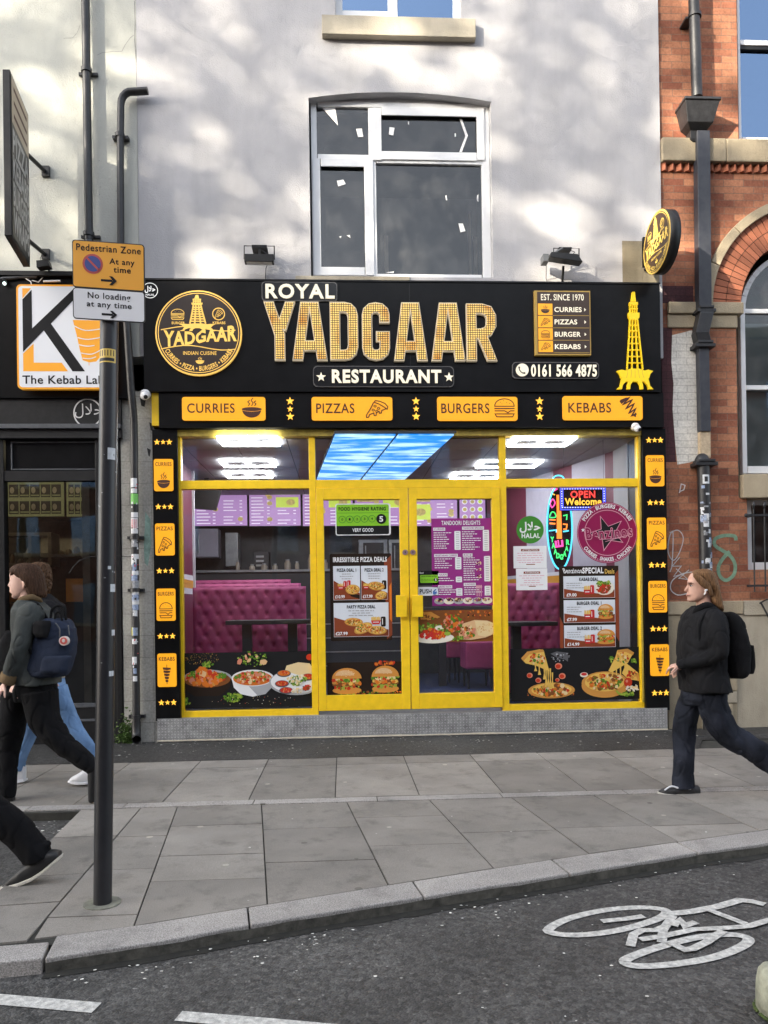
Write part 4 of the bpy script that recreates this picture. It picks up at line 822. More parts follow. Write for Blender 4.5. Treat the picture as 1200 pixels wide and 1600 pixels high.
def ic_doner(c, u0, v0, u1, v1, m, L):
    W, H = u1-u0, v1-v0; X = lambda t: u0+W*t; Y = lambda t: v0+H*t
    c.rect(X(.47), Y(0), X(.53), Y(.16), m, L); c.rect(X(.47), Y(.9), X(.53), Y(1), m, L)
    for i in range(5):
        a = .14+i*.155; k = .47-.075*i; c.poly([(X(.5-k), Y(a)), (X(.5+k), Y(a+.03)), (X(.5+k*.92), Y(a+.115)), (X(.5), Y(a+.15)), (X(.5-k*.94), Y(a+.11))], m, L+1)
ICON = {'CURRIES': ic_bowl, 'PIZZAS': ic_pizza, 'BURGERS': ic_burger, 'KEBABS': ic_doner}
ARAB = '\ufedd\ufefc\ufea3'
# fascia ----------------------------------------------------------
FB = -.13
sign = thing('shop_sign', 'long black restaurant fascia with gold lit lettering, roundel and tower emblem', 'shop sign', px(632, 612, FB))
mb = MB(); x0, x1, z0, z1 = RR(224, 441, 1032, 612, FB); mb.box(x0, x1, FB, -.004, z0, z1, 'black_gloss')
x2, x3, z2, z3 = RR(248, 612, 1037, 668, FB+.03); mb.box(x2, x3, FB+.03, -.004, z2, z0-.002, 'black_gloss')
mb.box(RX(640, 480, FB)-.002, RX(640, 480, FB)+.002, FB-.001, FB, z0, z1, 'near_black'); mb.box(x0, x1, FB-.012, FB+.03, z1, z1+.018, 'black_paint')
mb.build('board', sign, bevel=.003)
mb = MB(); a, b, c, d = RR(237, 612, 248, 665, FB+.05); mb.box(a, b, FB+.05, .05, c, z0-.003, 'yellow_paint'); mb.build('yellow_post', sign)
c0 = lambda: Canvas.photo(224, 441, 1032, 612, FB)
def glyph(strokes, wo=16.2, wi=13.4):
    c = c0(); k = 0; zt_, zb_ = RZ(590, 474.6, FB), RZ(590, 565.8, FB); rim = MB()
    for pts, cl in strokes:
        c.stroke(pts, wo, 'letter_rim', 1+k*.4, closed=cl, d=.045)
        q = [Vector(p) for p in pts]
        if not cl:
            q[0] = q[0]+(q[1]-q[0]).normalized()*2; q[-1] = q[-1]+(q[-2]-q[-1]).normalized()*2
        c.stroke([tuple(p) for p in q], wi, 'led_dots', 42+k*.6, closed=cl); k += 1
    lo, hi = RZ(590, 563.9, FB), RZ(590, 476.5, FB); R_i = c.mb.mi('led_dots'); inner = {i for f, m in zip(c.mb.f, c.mb.m) if m == R_i for i in f}
    for i, v in enumerate(c.mb.v): v.z = min(max(v.z, lo if i in inner else zb_), hi if i in inner else zt_)
    return c.mb
def A_(u0, u1): return [([(u0+7, 570), (u0+(u1-u0)*.385, 471)], False), ([(u1-7, 570), (u0+(u1-u0)*.615, 471)], False), ([(u0+15, 543), (u1-15, 543)], False)]
GL = {0: [([(415.5, 470), (432, 526), (432, 570)], False), ([(448.5, 470), (434, 518)], False)], 1: A_(452, 504),
      2: [([(517, 483), (531, 483), (538, 484.5), (542.5, 489), (544.5, 497), (544.5, 543), (542.5, 551), (538, 555.5), (531, 557), (517, 557)], True)],
      3: [([(593.5, 507), (593.5, 495), (592, 489), (587, 484.5), (580, 483), (573, 484.5), (568, 489), (566.5, 495), (566.5, 545), (568, 551), (573, 555.5), (580, 557), (587, 555.5), (592, 551), (593.5, 545), (593.5, 528), (580, 528)], False)],
      4: A_(608.5, 659), 5: A_(667, 718),
      6: [([(729, 570), (729, 484), (745, 484), (755, 487), (760, 496), (760, 510), (755, 519), (745, 523), (731, 523)], False), ([(744, 522), (761.5, 571)], False)]}
for k in GL: glyph(GL[k]).build('letter', sign)
c = c0(); c.rrect(405, 443, 521, 472.5, 5, 'plate_edge', 1, .02); c.rrect(406, 444, 520, 471.5, 5, 'plate_clear', 19); o = c.mb.build('royal_plate', sign); c = c0(); c.text('ROYAL', 411, 447, 517, 469.5, 'letter_cream', .028, 20, .014, 1.16); c.mb.build('lettering', o)
c = c0(); c.rrect(482, 573, 701, 605.5, 7, 'plate_edge', 1, .02); c.rrect(483, 574, 700, 604.5, 7, 'plate_clear', 19); o = c.mb.build('restaurant_plate', sign); c = c0(); c.text('RESTAURANT', 511, 579, 681, 600, 'letter_cream', .034, 20, .014, 1.14); c.mb.build('lettering', o)
for u_ in (494.5, 693): c = c0(); c.star(u_, 590.7, 7.5, 'letter_cream', 20, .014); c.mb.build('star', o)
c = c0(); c.rrect(793, 566, 931, 592, 6, 'plate_edge', 1, .02); c.rrect(794, 567, 930, 591, 6, 'plate_clear', 19); o = c.mb.build('phone_plate', sign); c = c0(); c.text('0161 566 4875', 822.5, 570, 927, 589.5, 'letter_cream', .026, 20, .010, 1.12)
c.mb.build('lettering', o); c = c0(); c.ell(808.5, 579, 10, 10, 'letter_cream', 20, .010); c.stroke(smooth([(803.5, 574), (804, 579), (808, 583.5), (813, 584)], 4, False), [3.2, 2.6, 2.0, 1.6, 1.5, 1.5, 1.5, 1.5, 1.6, 2, 2.4, 2.8, 3.2], 'near_black', 30); c.mb.build('phone_icon', o)
# panel with the four lines
c = c0(); c.rect(829, 455, 917.5, 556, 'gold_dim', 1, .045); c.rect(833, 457, 916, 554, 'panel_brown', 40); c.text('EST. SINCE 1970', 839, 460.5, 907, 470.5, 'letter_cream', .014, 41)
for i, (t, ic) in enumerate((('CURRIES', ic_bowl), ('PIZZAS', ic_pizza), ('BURGER', ic_burger), ('KEBABS', ic_pizza))):
    v0 = 475.5+19.4*i; c.rect(834, v0, 857, v0+18, 'amber', 41); ic(c, 838, v0+3, 853, v0+15.5, 'panel_brown', 42); c.text(t, 860, v0+5.3, 860+{'CURRIES': 43.5, 'PIZZAS': 36, 'BURGER': 41.5, 'KEBABS': 41}[t], v0+13.2, 'letter_cream', .025, 41)
    c.poly([(907.5, v0+6.5), (910.5, v0+9.3), (907.5, v0+12)], 'letter_cream', 41); c.rect(857.5, v0+18.2, 915, v0+19, 'gold_dim', 41)
c.mb.build('menu_panel', sign)
# round badge
def roundel(c, cu, cv_, r, L, d=.03, brown='roundel_brown', gold='gold_lit'):
    k = r/65.0; X = lambda u: cu+(u-308.5)*k; Y = lambda v: cv_+(v-523.5)*k
    c.ell(cu, cv_, r, r, gold, L, d, n=48); q = L+int(d/LIFT)+1; c.ell(cu, cv_, r-2*k, r-2*k, brown, q, n=48); c.arc(cu, cv_, r-4.6*k, r-4.6*k, 0, 360, 1.1*k, gold, q+1, n=48)
    wave = lambda v, a: [(X(252+i*11.2), Y(v+a*sin((i/10)*2*pi-.6))) for i in range(11)]
    c.stroke(wave(517, -3.5), 1.4*k, gold, q+1); c.stroke(wave(546, -3.5), 1.4*k, gold, q+1)
    c.text('YADGAAR', X(256), Y(523), X(366), Y(541), gold, .035, q+2, warp=lambda a, b, A, B: (A, B-5.5*k*(a-.2)*2*(a > .0)*(1 if a > .5 else .35)+(.5-b)*2*k*abs(a-.5)*8))
    c.text('INDIAN CUISINE', X(285), Y(551.5), X(335), Y(557), gold, .008, q+2)
    c.arctext('CURRIES \u2022 PIZZA \u2022 BURGERS \u2022 KEBABS', cu, cv_, r-7*k, 152, 28, 7.5*k, gold, .02, q+2, inside=True)
    ic_bowl(c, X(303), Y(560), X(317), Y(571), gold, q+2)
    tower(c, X(307), Y(466), Y(521), .95*k*.36, gold, q+2)
    ic_burger(c, X(267), Y(487), X(288), Y(504), gold, q+2); c.text('BURGER', X(268.5), Y(506.5), X(288), Y(510.5), gold, .02, q+2)
    c.arc(X(339), Y(494.5), 9*k, 9*k, 0, 360, 1.4*k, gold, q+2, n=20); ic_pizza(c, X(333), Y(488), X(345), Y(501), gold, q+3); c.text('KEBABS', X(330), Y(506), X(349), Y(510), gold, .02, q+2)
def tower(c, cu, v0, v1, s, m, L, d=0.0):          # s: px per unit of a 420 unit high drawing
    H = (v1-v0)/420.0; X = lambda x: cu+(x-1004)*s; Y = lambda y: v0+(y-70)*H; P = lambda L_: [(X(x), Y(y)) for x, y in L_]; w_ = (3.4 if d else 5.5)*s
    c.poly(P([(998, 68), (1009, 68), (1013, 110), (992, 110)]), m, L, d)
    c.poly(P([(985, 112), (1021, 112), (1022, 124), (984, 124)]), m, L+.5, d)
    for x in (988, 998, 1008, 1017): c.stroke(P([(x, 124), (x, 158)]), w_, m, L, d=d)
    c.stroke(P([(985, 140), (1021, 140)]), w_, m, L+.5, d=d)
    c.poly(P([(979, 158), (1028, 158), (1027, 178), (1020, 188), (986, 188), (979, 178)]), m, L+1, d)
    for a, b in ((987, 971), (998, 992), (1010, 1018), (1020, 1040)): c.stroke(P([(a, 188), (a+(b-a)*.35, 270), (a+(b-a)*.7, 340), (b, 402)]), w_*1.25, m, L, d=d)
    for y, a, b in ((212, 985, 1022), (236, 984, 1024), (262, 982, 1026), (290, 981, 1028), (318, 978, 1031), (346, 976, 1034), (374, 973, 1037)): c.stroke(P([(a, y), (b, y)]), w_, m, L+.5, d=d)
    c.poly(P([(924, 410), (946, 404), (962, 408), (985, 400), (1025, 400), (1046, 408), (1062, 404), (1084, 410), (1072, 422), (1066, 440), (1045, 455), (963, 455), (942, 440), (936, 422)]), m, L+1.2, d)
    for pts in ([(946, 440), (968, 452), (950, 470), (946, 488), (924, 488), (938, 474)], [(976, 452), (996, 452), (984, 470), (982, 488), (968, 488), (970, 468)], [(1012, 452), (1032, 452), (1038, 468), (1040, 488), (1026, 488), (1024, 470)], [(1040, 452), (1062, 440), (1070, 474), (1084, 488), (1062, 488), (1058, 470)]): c.poly(P(pts), m, L+.8, d)
    for x in (972, 988, 1004, 1020, 1036): c.stroke(P([(x, 404), (x, 420), (x+(x-1004)*.2, 440)]), w_*.5, 'gold_dim' if d else m, L+1.4+d/LIFT)
c = c0(); roundel(c, 308.5, 523.5, 65.5, 1); c.mb.build('roundel', sign)
c = c0(); tower(c, 988.2, 455.5, 609.5, 1/2.727, 'tower_yellow', 1, .03); c.mb.build('tower_emblem', sign)
c = c0(); c.arc(235, 457, 11.5, 11.5, 0, 360, 1, 'white_lit', 1, n=24); c.text(ARAB, 227, 450, 243, 461, 'white_lit', .03, 2); c.text('HALAL', 228.5, 462, 241.5, 465, 'white_lit', .02, 2); c.mb.build('halal_mark', sign)
for u in (453.5, 650, 843):
    c = Canvas.photo(u-20, 612, u+20, 668, FB+.03)
    for v, r in ((627, 6.4), (639.3, 5), (651, 6.4)): c.star(u, v, r, 'amber_star', 1, .012)
    c.mb.build('star_column', sign)
GP = 'amber category panels'
for (u0, u1, v0, v1, t, tb, ib, fn, lab) in ((285, 415, 621, 657.5, 'CURRIES', (293, 631, 367, 646), (377, 622.5, 410, 654), ic_bowl, 'wide amber CURRIES panel with a bowl under the fascia'),
        (487, 613, 621, 657.5, 'PIZZAS', (494, 631, 553.5, 646.5), (571, 626, 606, 654), ic_pizza, 'wide amber PIZZAS panel with a pizza slice under the fascia'),
        (683, 808, 620.7, 658, 'BURGERS', (689, 631, 764, 646.5), (771, 623, 804, 653), ic_burger, 'wide amber BURGERS panel with a burger under the fascia'),
        (878.5, 1003, 619.6, 657, 'KEBABS', (887, 630, 953.7, 645.6), (967, 622, 993, 653), ic_scribble, 'wide amber KEBABS panel with a scribbled kebab under the fascia')):
    y = FB+.026; t_ = thing('light_panel', lab, 'light panel', px((u0+u1)/2, v1, y), GP)
    c = Canvas.photo(u0, v0, u1, v1, y); c.rrect(u0, v0, u1, v1, 4, 'amber', 0, .02); c.mb.build('panel', t_)
    c = Canvas.photo(u0, v0, u1, v1, y); c.text(t, *tb, 'sign_brown', .012, 18, 0, 1.1); c.mb.build('lettering', t_)
    c = Canvas.photo(u0, v0, u1, v1, y); fn(c, *ib, 'sign_brown', 18); c.mb.build('icon', t_)
# pilasters -------------------------------------------------------
PY = -.055
zp0, zp1 = RZ(640, 1118, PY), z2-.004
for side, (ua, ub) in (('left', (240.5, 279.5)), ('right', (1006.5, 1043.5))):
    xa, xb = RX(ua, 900, PY), RX(ub, 900, PY); mb = MB(); mb.box(xa, xb, PY, .12, zp0-.002, zp1, 'black_gloss'); pl = mb.build('pilaster', bld, bevel=.003)
    pl['label'] = 'black %s pilaster with rows of three amber stars' % ('left' if side == 'left' else 'right')
    for u, v in (((255, 691), (257, 792), (258.7, 892), (260.3, 994), (262, 1097.7)) if side == 'left' else ((1022.5, 688), (1024.5, 785.5), (1026.7, 883), (1029, 982.5), (1031.6, 1082.6))):
        c = Canvas.photo(u-20, v-10, u+20, v+10, PY); k = 9.6 if side == 'left' else 9.1
        for du, r in ((-k, 4.9), (0, 3.9), (k, 4.9)): c.star(u+du, v, r, 'amber_star', 1, .010)
        c.mb.build('star_row', pl)
    for i, (t, q) in enumerate(zip(('CURRIES', 'PIZZAS', 'BURGERS', 'KEBABS'), ((241, 717.6, 271, 767.6), (243, 818, 273, 868), (245, 919.7, 274.5, 970), (246.5, 1021, 276, 1073)) if side == 'left' else ((1009, 711.7, 1037, 760), (1011, 809, 1040, 858.6), (1013.4, 907.7, 1041.4, 957), (1015.7, 1006.8, 1044.6, 1056)))):
        u0, v0, u1, v1 = q; w_, h = u1-u0, v1-v0
        t_ = thing('light_panel', 'upright amber %s panel with its picture on the %s black pilaster' % (t, side), 'light panel', px((u0+u1)/2, v1, PY), GP)
        c = Canvas.photo(u0, v0, u1, v1, PY-.002); c.rrect(u0, v0, u1, v1, 3, 'amber', 0, .015); c.mb.build('panel', t_)
        c = Canvas.photo(u0, v0, u1, v1, PY-.002); c.text(t, u0+w_*.08, v0+h*.10, u1-w_*.08, v0+h*.22, 'sign_brown', .012, 14, 0, 1.1); c.mb.build('lettering', t_)
        c = Canvas.photo(u0, v0, u1, v1, PY-.002); a = .14 if t != 'KEBABS' else .27; ICON[t](c, u0+w_*a, v0+h*(.42 if t != 'KEBABS' else .33), u1-w_*a, v0+h*.92, 'sign_brown', 14); c.mb.build('icon', t_)
# projecting round sign on the right ------------------------------
t = thing('projecting_sign', 'round black and gold projecting sign over the right end of the fascia', 'sign', px(1003, 432, -.3))
# disc perpendicular to the wall, slightly turned to the road
base = px(1004, 385, -.02); ang = R_(87); ax = Vector((sin(ang)*1, -cos(ang), 0)); 
ax = Vector((cos(R_(87)), -sin(R_(87)), 0))        # direction from the wall outwards
R0 = .318; ctr = Vector((RX(1037, 379, -.42), -.42, RZ(1037, 379, -.42)))
nrm = Vector((-sin(R_(87)), -cos(R_(87)), 0))      # face towards the left and the road
axc = Vector((0, 0, -1)).cross(nrm); 
axc = Vector((nrm.y*-1, nrm.x, 0)).normalized()    # to the viewer's right on the face
mb = MB()
def dring(r, off, n=48): return [ctr+axc*(r*cos(2*pi*i/n))+Vector((0, 0, 1))*(r*sin(2*pi*i/n))+nrm*off for i in range(n)]
mb.loft([dring(R0, -.035), dring(R0, .08)], 'black_paint'); mb.loft([dring(R0, .08), dring(R0*.97, .085)], 'gold_dim', caps=False); mb.build('body', t)
c = Canvas(ctr+nrm*.083, axc/100, Vector((0, 0, -.01)), nrm); roundel(c, 0, 0, R0*97, 0, 0, 'roundel_brown', 'gold_dim2' if 'gold_dim2' in MATS else mat('gold_dim2', (.55, .38, .08), .4, emit=.05).name); c.mb.build('face', t)
mb = MB(); back = ctr-axc*R0
mb.box(RX(1003, 380), RX(1010, 380), -.03, -.004, RZ(1006, 418), RZ(1006, 372), 'black_paint')
for dz in (.12, -.12): mb.tube([(RX(1006, 380), -.02, ctr.z+dz), tuple(ctr-axc*R0*.92+Vector((0, 0, dz)))], .018, 'black_paint', 8)
mb.build('bracket', t)
# ------------------------------------------------------------------ yellow shopfront
YF, YB = -.005, .085; GY = .045
def yb(mb, u0, v0, u1, v1, m='yellow_paint', y0=YF, y1=YB):
    a, b, c, d = RR(u0, v0, u1, v1, y0); mb.box(a, b, y0, y1, c, d, m)
zs0 = RZ(640, 1110, YF); zh0, zh1 = RZ(640, 682, YF), RZ(640, 667, YF); zt0, zt1 = RZ(640, 762, YF), RZ(640, 749, YF); zb0, zb1 = RZ(640, 1116, YF)-.01, RZ(640, 1103, YF)-.01
XJ0, XJ1 = RX(279.5, 900, YF), RX(285, 900, YF); XM0, XM1 = RX(485, 900, YF), RX(495, 900, YF); XN0, XN1 = RX(783, 900, YF), RX(793, 900, YF); XK0, XK1 = RX(999, 900, YF), RX(1006.5, 900, YF)
mb = MB()
mb.box(XJ0, XK1, YF-.03, YB, zh0, zh1, 'dull_yellow'); mb.box(XJ0, XK1, YF-.036, YF-.03, zh0+.07, zh0+.078, 'near_black')
for a, b in ((XJ0, XJ1), (XM0, XM1), (XN0, XN1), (XK0, XK1)): mb.box(a, b, YF, YB, zb0, zh0, 'yellow_paint')
for a, b in ((XJ1, XM0), (XM1, XN0), (XN1, XK0)): mb.box(a, b, YF+.004, YB, zt0, zt1, 'yellow_paint')
for a, b in ((XJ1, XM0), (XN1, XK0)): mb.box(a, b, YF+.004, YB, zb0, zb1, 'yellow_paint')
mb.box(XK0+.012, XK0+.03, YF-.02, YF, zb1, zh0, 'dull_yellow')
mb.build('shopfront_frame', bld, bevel=.004)
mb = MB(); mb.box(XJ0-.002, XK1, .0, .1, zh1+.002, 4.25, 'near_black'); mb.box(XK1+.27, xR-.3, .05, .3, -.1, 4.25, 'near_black'); mb.build('lintel', bld)
def pane(name, x0, x1, z0, z1, parent, y=GY):
    mb = MB(); mb.add([(x0, y, z0), (x1, y, z0), (x1, y, z1), (x0, y, z1)], [(0, 1, 2, 3)], 'shop_glass'); return mb.build(name, parent)
for a, b in ((XJ1, XM0), (XM1, XN0), (XN1, XK0)): pane('transom_pane', a, b, zt1, zh0, bld)
pane('window_pane', XJ1, XM0, zb1, zt0, bld); pane('window_pane', XN1, XK0, zb1, zt0, bld)
# doors
zd0, zd1 = RZ(640, 1108, YF), zt0-.004; XC = RX(640, 930, YF)
mat('lock_metal', (.35, .22, .25), .4, metal=.5); mat('sticker_green', (.26, .55, .05), .5); mat('push_blue', (.06, .16, .42), .5)
for k, (xa, xb, ga, gb) in enumerate(((XM1+.004, XC-.004, 507.5, 626), (XC+.004, XN0-.004, 653, 770.5))):
    g0, g1 = RX(ga, 930, YF), RX(gb, 930, YF); q0, q1 = RZ(640, 1084, YF), RZ(640, 780, YF)
    mb = MB(); y0, y1 = YF-.012, YB-.02
    mb.box(xa, g0, y0, y1, zd0, zd1, 'yellow_paint'); mb.box(g1, xb, y0, y1, zd0, zd1, 'yellow_paint'); mb.box(g0, g1, y0+.002, y1, zd0, q0, 'yellow_paint'); mb.box(g0, g1, y0+.002, y1, q1, zd1, 'yellow_paint')
    d = mb.build('door', bld, bevel=.004); d['label'] = 'yellow glazed door on the %s' % ('left' if k == 0 else 'right')
    pane('pane', g0, g1, q0, q1, d, y=.03)
    mb = MB(); u0, u1 = ((619, 636) if k == 0 else (644, 661)); a, b, c_, e = RR(u0, 930, u1, 964, y0-.05); mb.box(a, b, y0-.055, y0-.035, c_, e, 'yellow_paint'); mb.box(a+.02, b-.03, y0-.035, y0, c_+.02, e-.02, 'yellow_paint'); mb.build('handle', d, bevel=.005)
    mb = MB(); u = 633 if k == 0 else 645; p = px(u, 863, y0); mb.tube([(p.x, y0-.012, p.z), (p.x, y0, p.z)], .03, 'lock_metal', 16); mb.box(p.x-.004, p.x+.004, y0-.014, y0-.012, p.z-.012, p.z+.012, 'near_black'); mb.build('lock', d)
# steel step
mb = MB(); sy = -.06; xs0, xs1 = RX(245.5, 1138, sy), RX(1043, 1128, sy); zs1 = RZ(640, 1113, sy)-.012
xm = RX(627, 1130, sy)
mb.box(xs0, xm-.002, sy, .25, -.05, zs1, 'plate_steel'); mb.box(xm+.002, xs1, sy, .25, -.05, zs1, 'plate_steel')
nz_ = 9; pitch = .034
for j in range(nz_):
    for i in range(int((xs1-xs0)/pitch)):
        x = xs0+pitch*(i+.6); z = zs1-.018-j*.031
        if z < .02: continue
        s_ = 1 if (i+j) % 2 else -1; a = Vector((cos(R_(45))*s_, 0, sin(R_(45)))); b = Vector((-a.z, 0, a.x)); c_ = Vector((x, sy, z)); L, W_2 = .0150, .0056
        mb.add([c_-a*L, c_-b*W_2+Vector((0, -.004, 0)), c_+a*L, c_+b*W_2+Vector((0, -.004, 0))], [(0, 1, 3), (1, 2, 3)], 'plate_lozenge')
st = mb.build('step', bld, recalc=False); st['label'] = 'grey chequer plate steel step in front of the shopfront'
mb = MB(); xs = [xs0+(xs1-xs0)*i/60 for i in range(61)]
mb.add([p for x in xs for p in ((x, sy-.012-.03*abs(noise.noise((x*2, 0, 3))), .036), (x, sy-.004, .05+.01*noise.noise((x*3, 2, 0))))], [(2*i, 2*i+2, 2*i+3, 2*i+1) for i in range(60)], 'pale_cement'); mb.build('cement_fillet', bld)
# ------------------------------------------------------------------ the room behind the glass
FZ, CZ, BY = .27, 3.32, 4.6
mat('plum_wall', (.15, .022, .05), .55, var=.15); mat('lilac_wall', (.42, .40, .48), .6, var=.08); mat('stripe_orange', (.62, .28, .03), .6); mat('stripe_white', (.62, .62, .66), .6)
mat('room_floor', (.035, .05, .13), .35, var=.3, vscale=3); mat('ceiling_tile', (.34, .335, .35), .8, var=.08); mat('kitchen_wall', (.05, .05, .055), .5, var=.5, vscale=3); mat('kitchen_steel', (.35, .36, .37), .35, metal=.6, var=.3)
mat('light_panel_glow', (.9, .9, .9), .5, emit=9.0, ecol=(.93, .97, 1)); mat('dark_frame', (.03, .03, .033), .5)
iL, iR = -2.55, RX(1000, 900, .2)+.12
mb = MB(); mb.box(iL-.3, iR+.3, .09, 5.2, FZ-.05, FZ, 'room_floor'); mb.build('interior_floor', bld)
mb = MB(); tw = .6
for i in range(-4, 6):
    for j in range(0, 8): mb.box(i*tw+.006, (i+1)*tw-.006, .1+j*tw+.006, .1+(j+1)*tw-.006, CZ, CZ+.02, 'ceiling_tile')
mb.box(iL-.3, iR+.3, .1, 5.2, CZ+.006, CZ+.016, 'dark_frame'); mb.build('interior_ceiling', bld)
mb = MB(); iW = -2.02; mb.box(iW-.008, iW, .12, 2.10, FZ, CZ, 'plum_wall'); mb.box(iL-.1, iL-.05, 2.1, 5.2, FZ, CZ, 'kitchen_wall')
zq = [RZ(290, v, 1.7) for v in (928, 919, 906, 898)]
[mb.box(iW, iW+.004, .12, 2.1, zq[i], zq[i+1], m_) for i, m_ in enumerate(('stripe_white', 'stripe_orange', 'stripe_white'))]; mb.box(iW, iW+.03, 2.06, 2.1, FZ, CZ, 'stripe_white'); mb.build('interior_wall', bld)
# right wall, running inwards at an angle, with upright plum and lilac bands
pA, pB = Vector((iR, .1)), Vector((RX(800, 900, 3.4), 3.4)); mb = MB()
def rw_pt(t): return pA.lerp(pB, t)
def t_of_px(u):
    d = ray(u, 850); k = d.x/d.y; o_ = Vector((CAM.x, CAM.y)); # solve CAM + s*d on the line pA..pB
    dx, dy = pB.x-pA.x, pB.y-pA.y; den = dx-k*dy; return (o_.x+k*(pA.y-o_.y)-pA.x)/den
bands = [(0, t_of_px(947), 'plum_wall'), (t_of_px(947), t_of_px(895), 'lilac_wall'), (t_of_px(895), t_of_px(866), 'plum_wall'), (t_of_px(866), t_of_px(823), 'lilac_wall'), (t_of_px(823), 1.25, 'plum_wall')]
zw = RZ(960, 912, .6); zw1 = RZ(960, 884, .6)
for a, b, m in bands:
    p, q = rw_pt(a), rw_pt(b); mb.add([(p.x, p.y, zw1), (p.x, p.y, CZ), (q.x, q.y, CZ), (q.x, q.y, zw1)], [(0, 1, 2, 3)], m)
p, q = rw_pt(0), rw_pt(1.25)
for za, zb_, m in ((FZ, zw-.02, 'plum_wall'), (zw-.02, zw+.03, 'stripe_white'), (zw+.03, zw1-.05, 'stripe_orange'), (zw1-.05, zw1, 'stripe_white')): mb.add([(p.x, p.y, za), (p.x, p.y, zb_), (q.x, q.y, zb_), (q.x, q.y, za)], [(0, 1, 2, 3)], m)
mb.build('interior_wall', bld)
mb = MB(); mb.box(iL, iR+.3, 5.0, 5.1, FZ, CZ, 'kitchen_wall'); zsp = RZ(640, 838, 4.9)
mb.box(iL, 1.9, BY-.25, BY+.1, RZ(500, 764, BY-.25), CZ, 'kitchen_wall'); mb.build('interior_wall', bld)
# lit ceiling panels
def ceil_poly(L, z): return [tuple(gp(u, v, z)[:2]) for u, v in L]
GC = 'square LED panels in the ceiling'
for q, lab in (((346, 681, 437, 691.5), 'LED ceiling panel nearest the glass on the left'), ((350, 717.5, 431, 727), 'LED ceiling panel middle of the three on the left'), ((356, 736.5, 426, 745), 'LED ceiling panel farthest back on the left'), ((796, 682, 888, 692), 'LED ceiling panel nearest the glass on the right'), ((744, 719, 836, 728), 'LED ceiling panel second on the right, cut by the mullion'), ((704, 738, 778, 745.5), 'LED ceiling panel farthest back over the right door')):
    z = CZ-.004; P0, P1 = gp(q[0], q[3], z), gp(q[2], q[3], z); wx = P1.x-P0.x; ya = gp((q[0]+q[2])/2, q[1], z).y; yb_ = gp((q[0]+q[2])/2, q[3], z).y
    yl, yh = min(ya, yb_), max(ya, yb_); yh = max(yh, yl+.45); xm_ = (P0.x+P1.x)/2
    t = thing('ceiling_light', lab, 'ceiling light', (xm_, (yl+yh)/2, z), GC)
    mb = MB(); f_ = .024
    for bb in ((xm_-wx/2, xm_+wx/2, yl, yl+f_*2), (xm_-wx/2, xm_+wx/2, yh-f_*2, yh), (xm_-wx/2, xm_-wx/2+f_*2, yl+f_*2, yh-f_*2), (xm_+wx/2-f_*2, xm_+wx/2, yl+f_*2, yh-f_*2), (xm_-.02, xm_+.02, yl+f_*2, yh-f_*2)): mb.box(bb[0], bb[1], bb[2], bb[3], z-.02, z, 'light_panel_glow')
    mb.build('tube_frame', t)
    mb = MB(); mb.box(xm_-wx/2+.01, xm_+wx/2-.01, yl+.01, yh-.01, z-.006, z-.001, 'ceiling_tile'); mb.build('diffuser', t)
def sky_print():
    m = bpy.data.materials.new('sky_print'); m.use_nodes = True; n = m.node_tree.nodes; l = m.node_tree.links; b = n['Principled BSDF']
    g = n.new('ShaderNodeNewGeometry'); mp = n.new('ShaderNodeMapping'); mp.inputs['Scale'].default_value = (.9, 3.2, 1); l.new(g.outputs['Position'], mp.inputs[0])
    nz = n.new('ShaderNodeTexNoise'); nz.inputs['Scale'].default_value = 2.2; nz.inputs['Detail'].default_value = 7; l.new(mp.outputs[0], nz.inputs['Vector'])
    cr = n.new('ShaderNodeValToRGB'); l.new(nz.outputs[0], cr.inputs[0]); e = cr.color_ramp.elements; e[0].position = .44; e[0].color = (.02, .24, .82, 1); e[1].position = .62; e[1].color = (.50, .80, 1, 1)
    l.new(cr.outputs[0], b.inputs['Base Color']); l.new(cr.outputs[0], b.inputs['Emission Color']); b.inputs['Emission Strength'].default_value = .30; b.inputs['Roughness'].default_value = .4; MATS['sky_print'] = m
sky_print()
for L, lab in (([(524, 678), (618, 678), (562, 748), (495, 748)], 'sky blue printed ceiling light over the left door'), ([(623, 678), (709, 678), (632, 748), (566, 748)], 'sky blue printed ceiling light over the right door')):
    P_ = ceil_poly(L, CZ-.03); cx = sum(p[0] for p in P_)/4; cy_ = sum(p[1] for p in P_)/4
    t = thing('sky_ceiling_panel', lab, 'ceiling light', (cx, cy_, CZ-.05), 'sky printed ceiling lights')
    mb = MB(); mb.slab(P_, CZ-.045, CZ-.03, 'sky_print'); mb.build('print', t)
    mb = MB(); mb.slab([(cx+(x-cx)*1.05, cy_+(y-cy_)*1.03) for x, y in P_], CZ-.028, CZ-.005, 'dark_frame'); mb.build('frame', t)
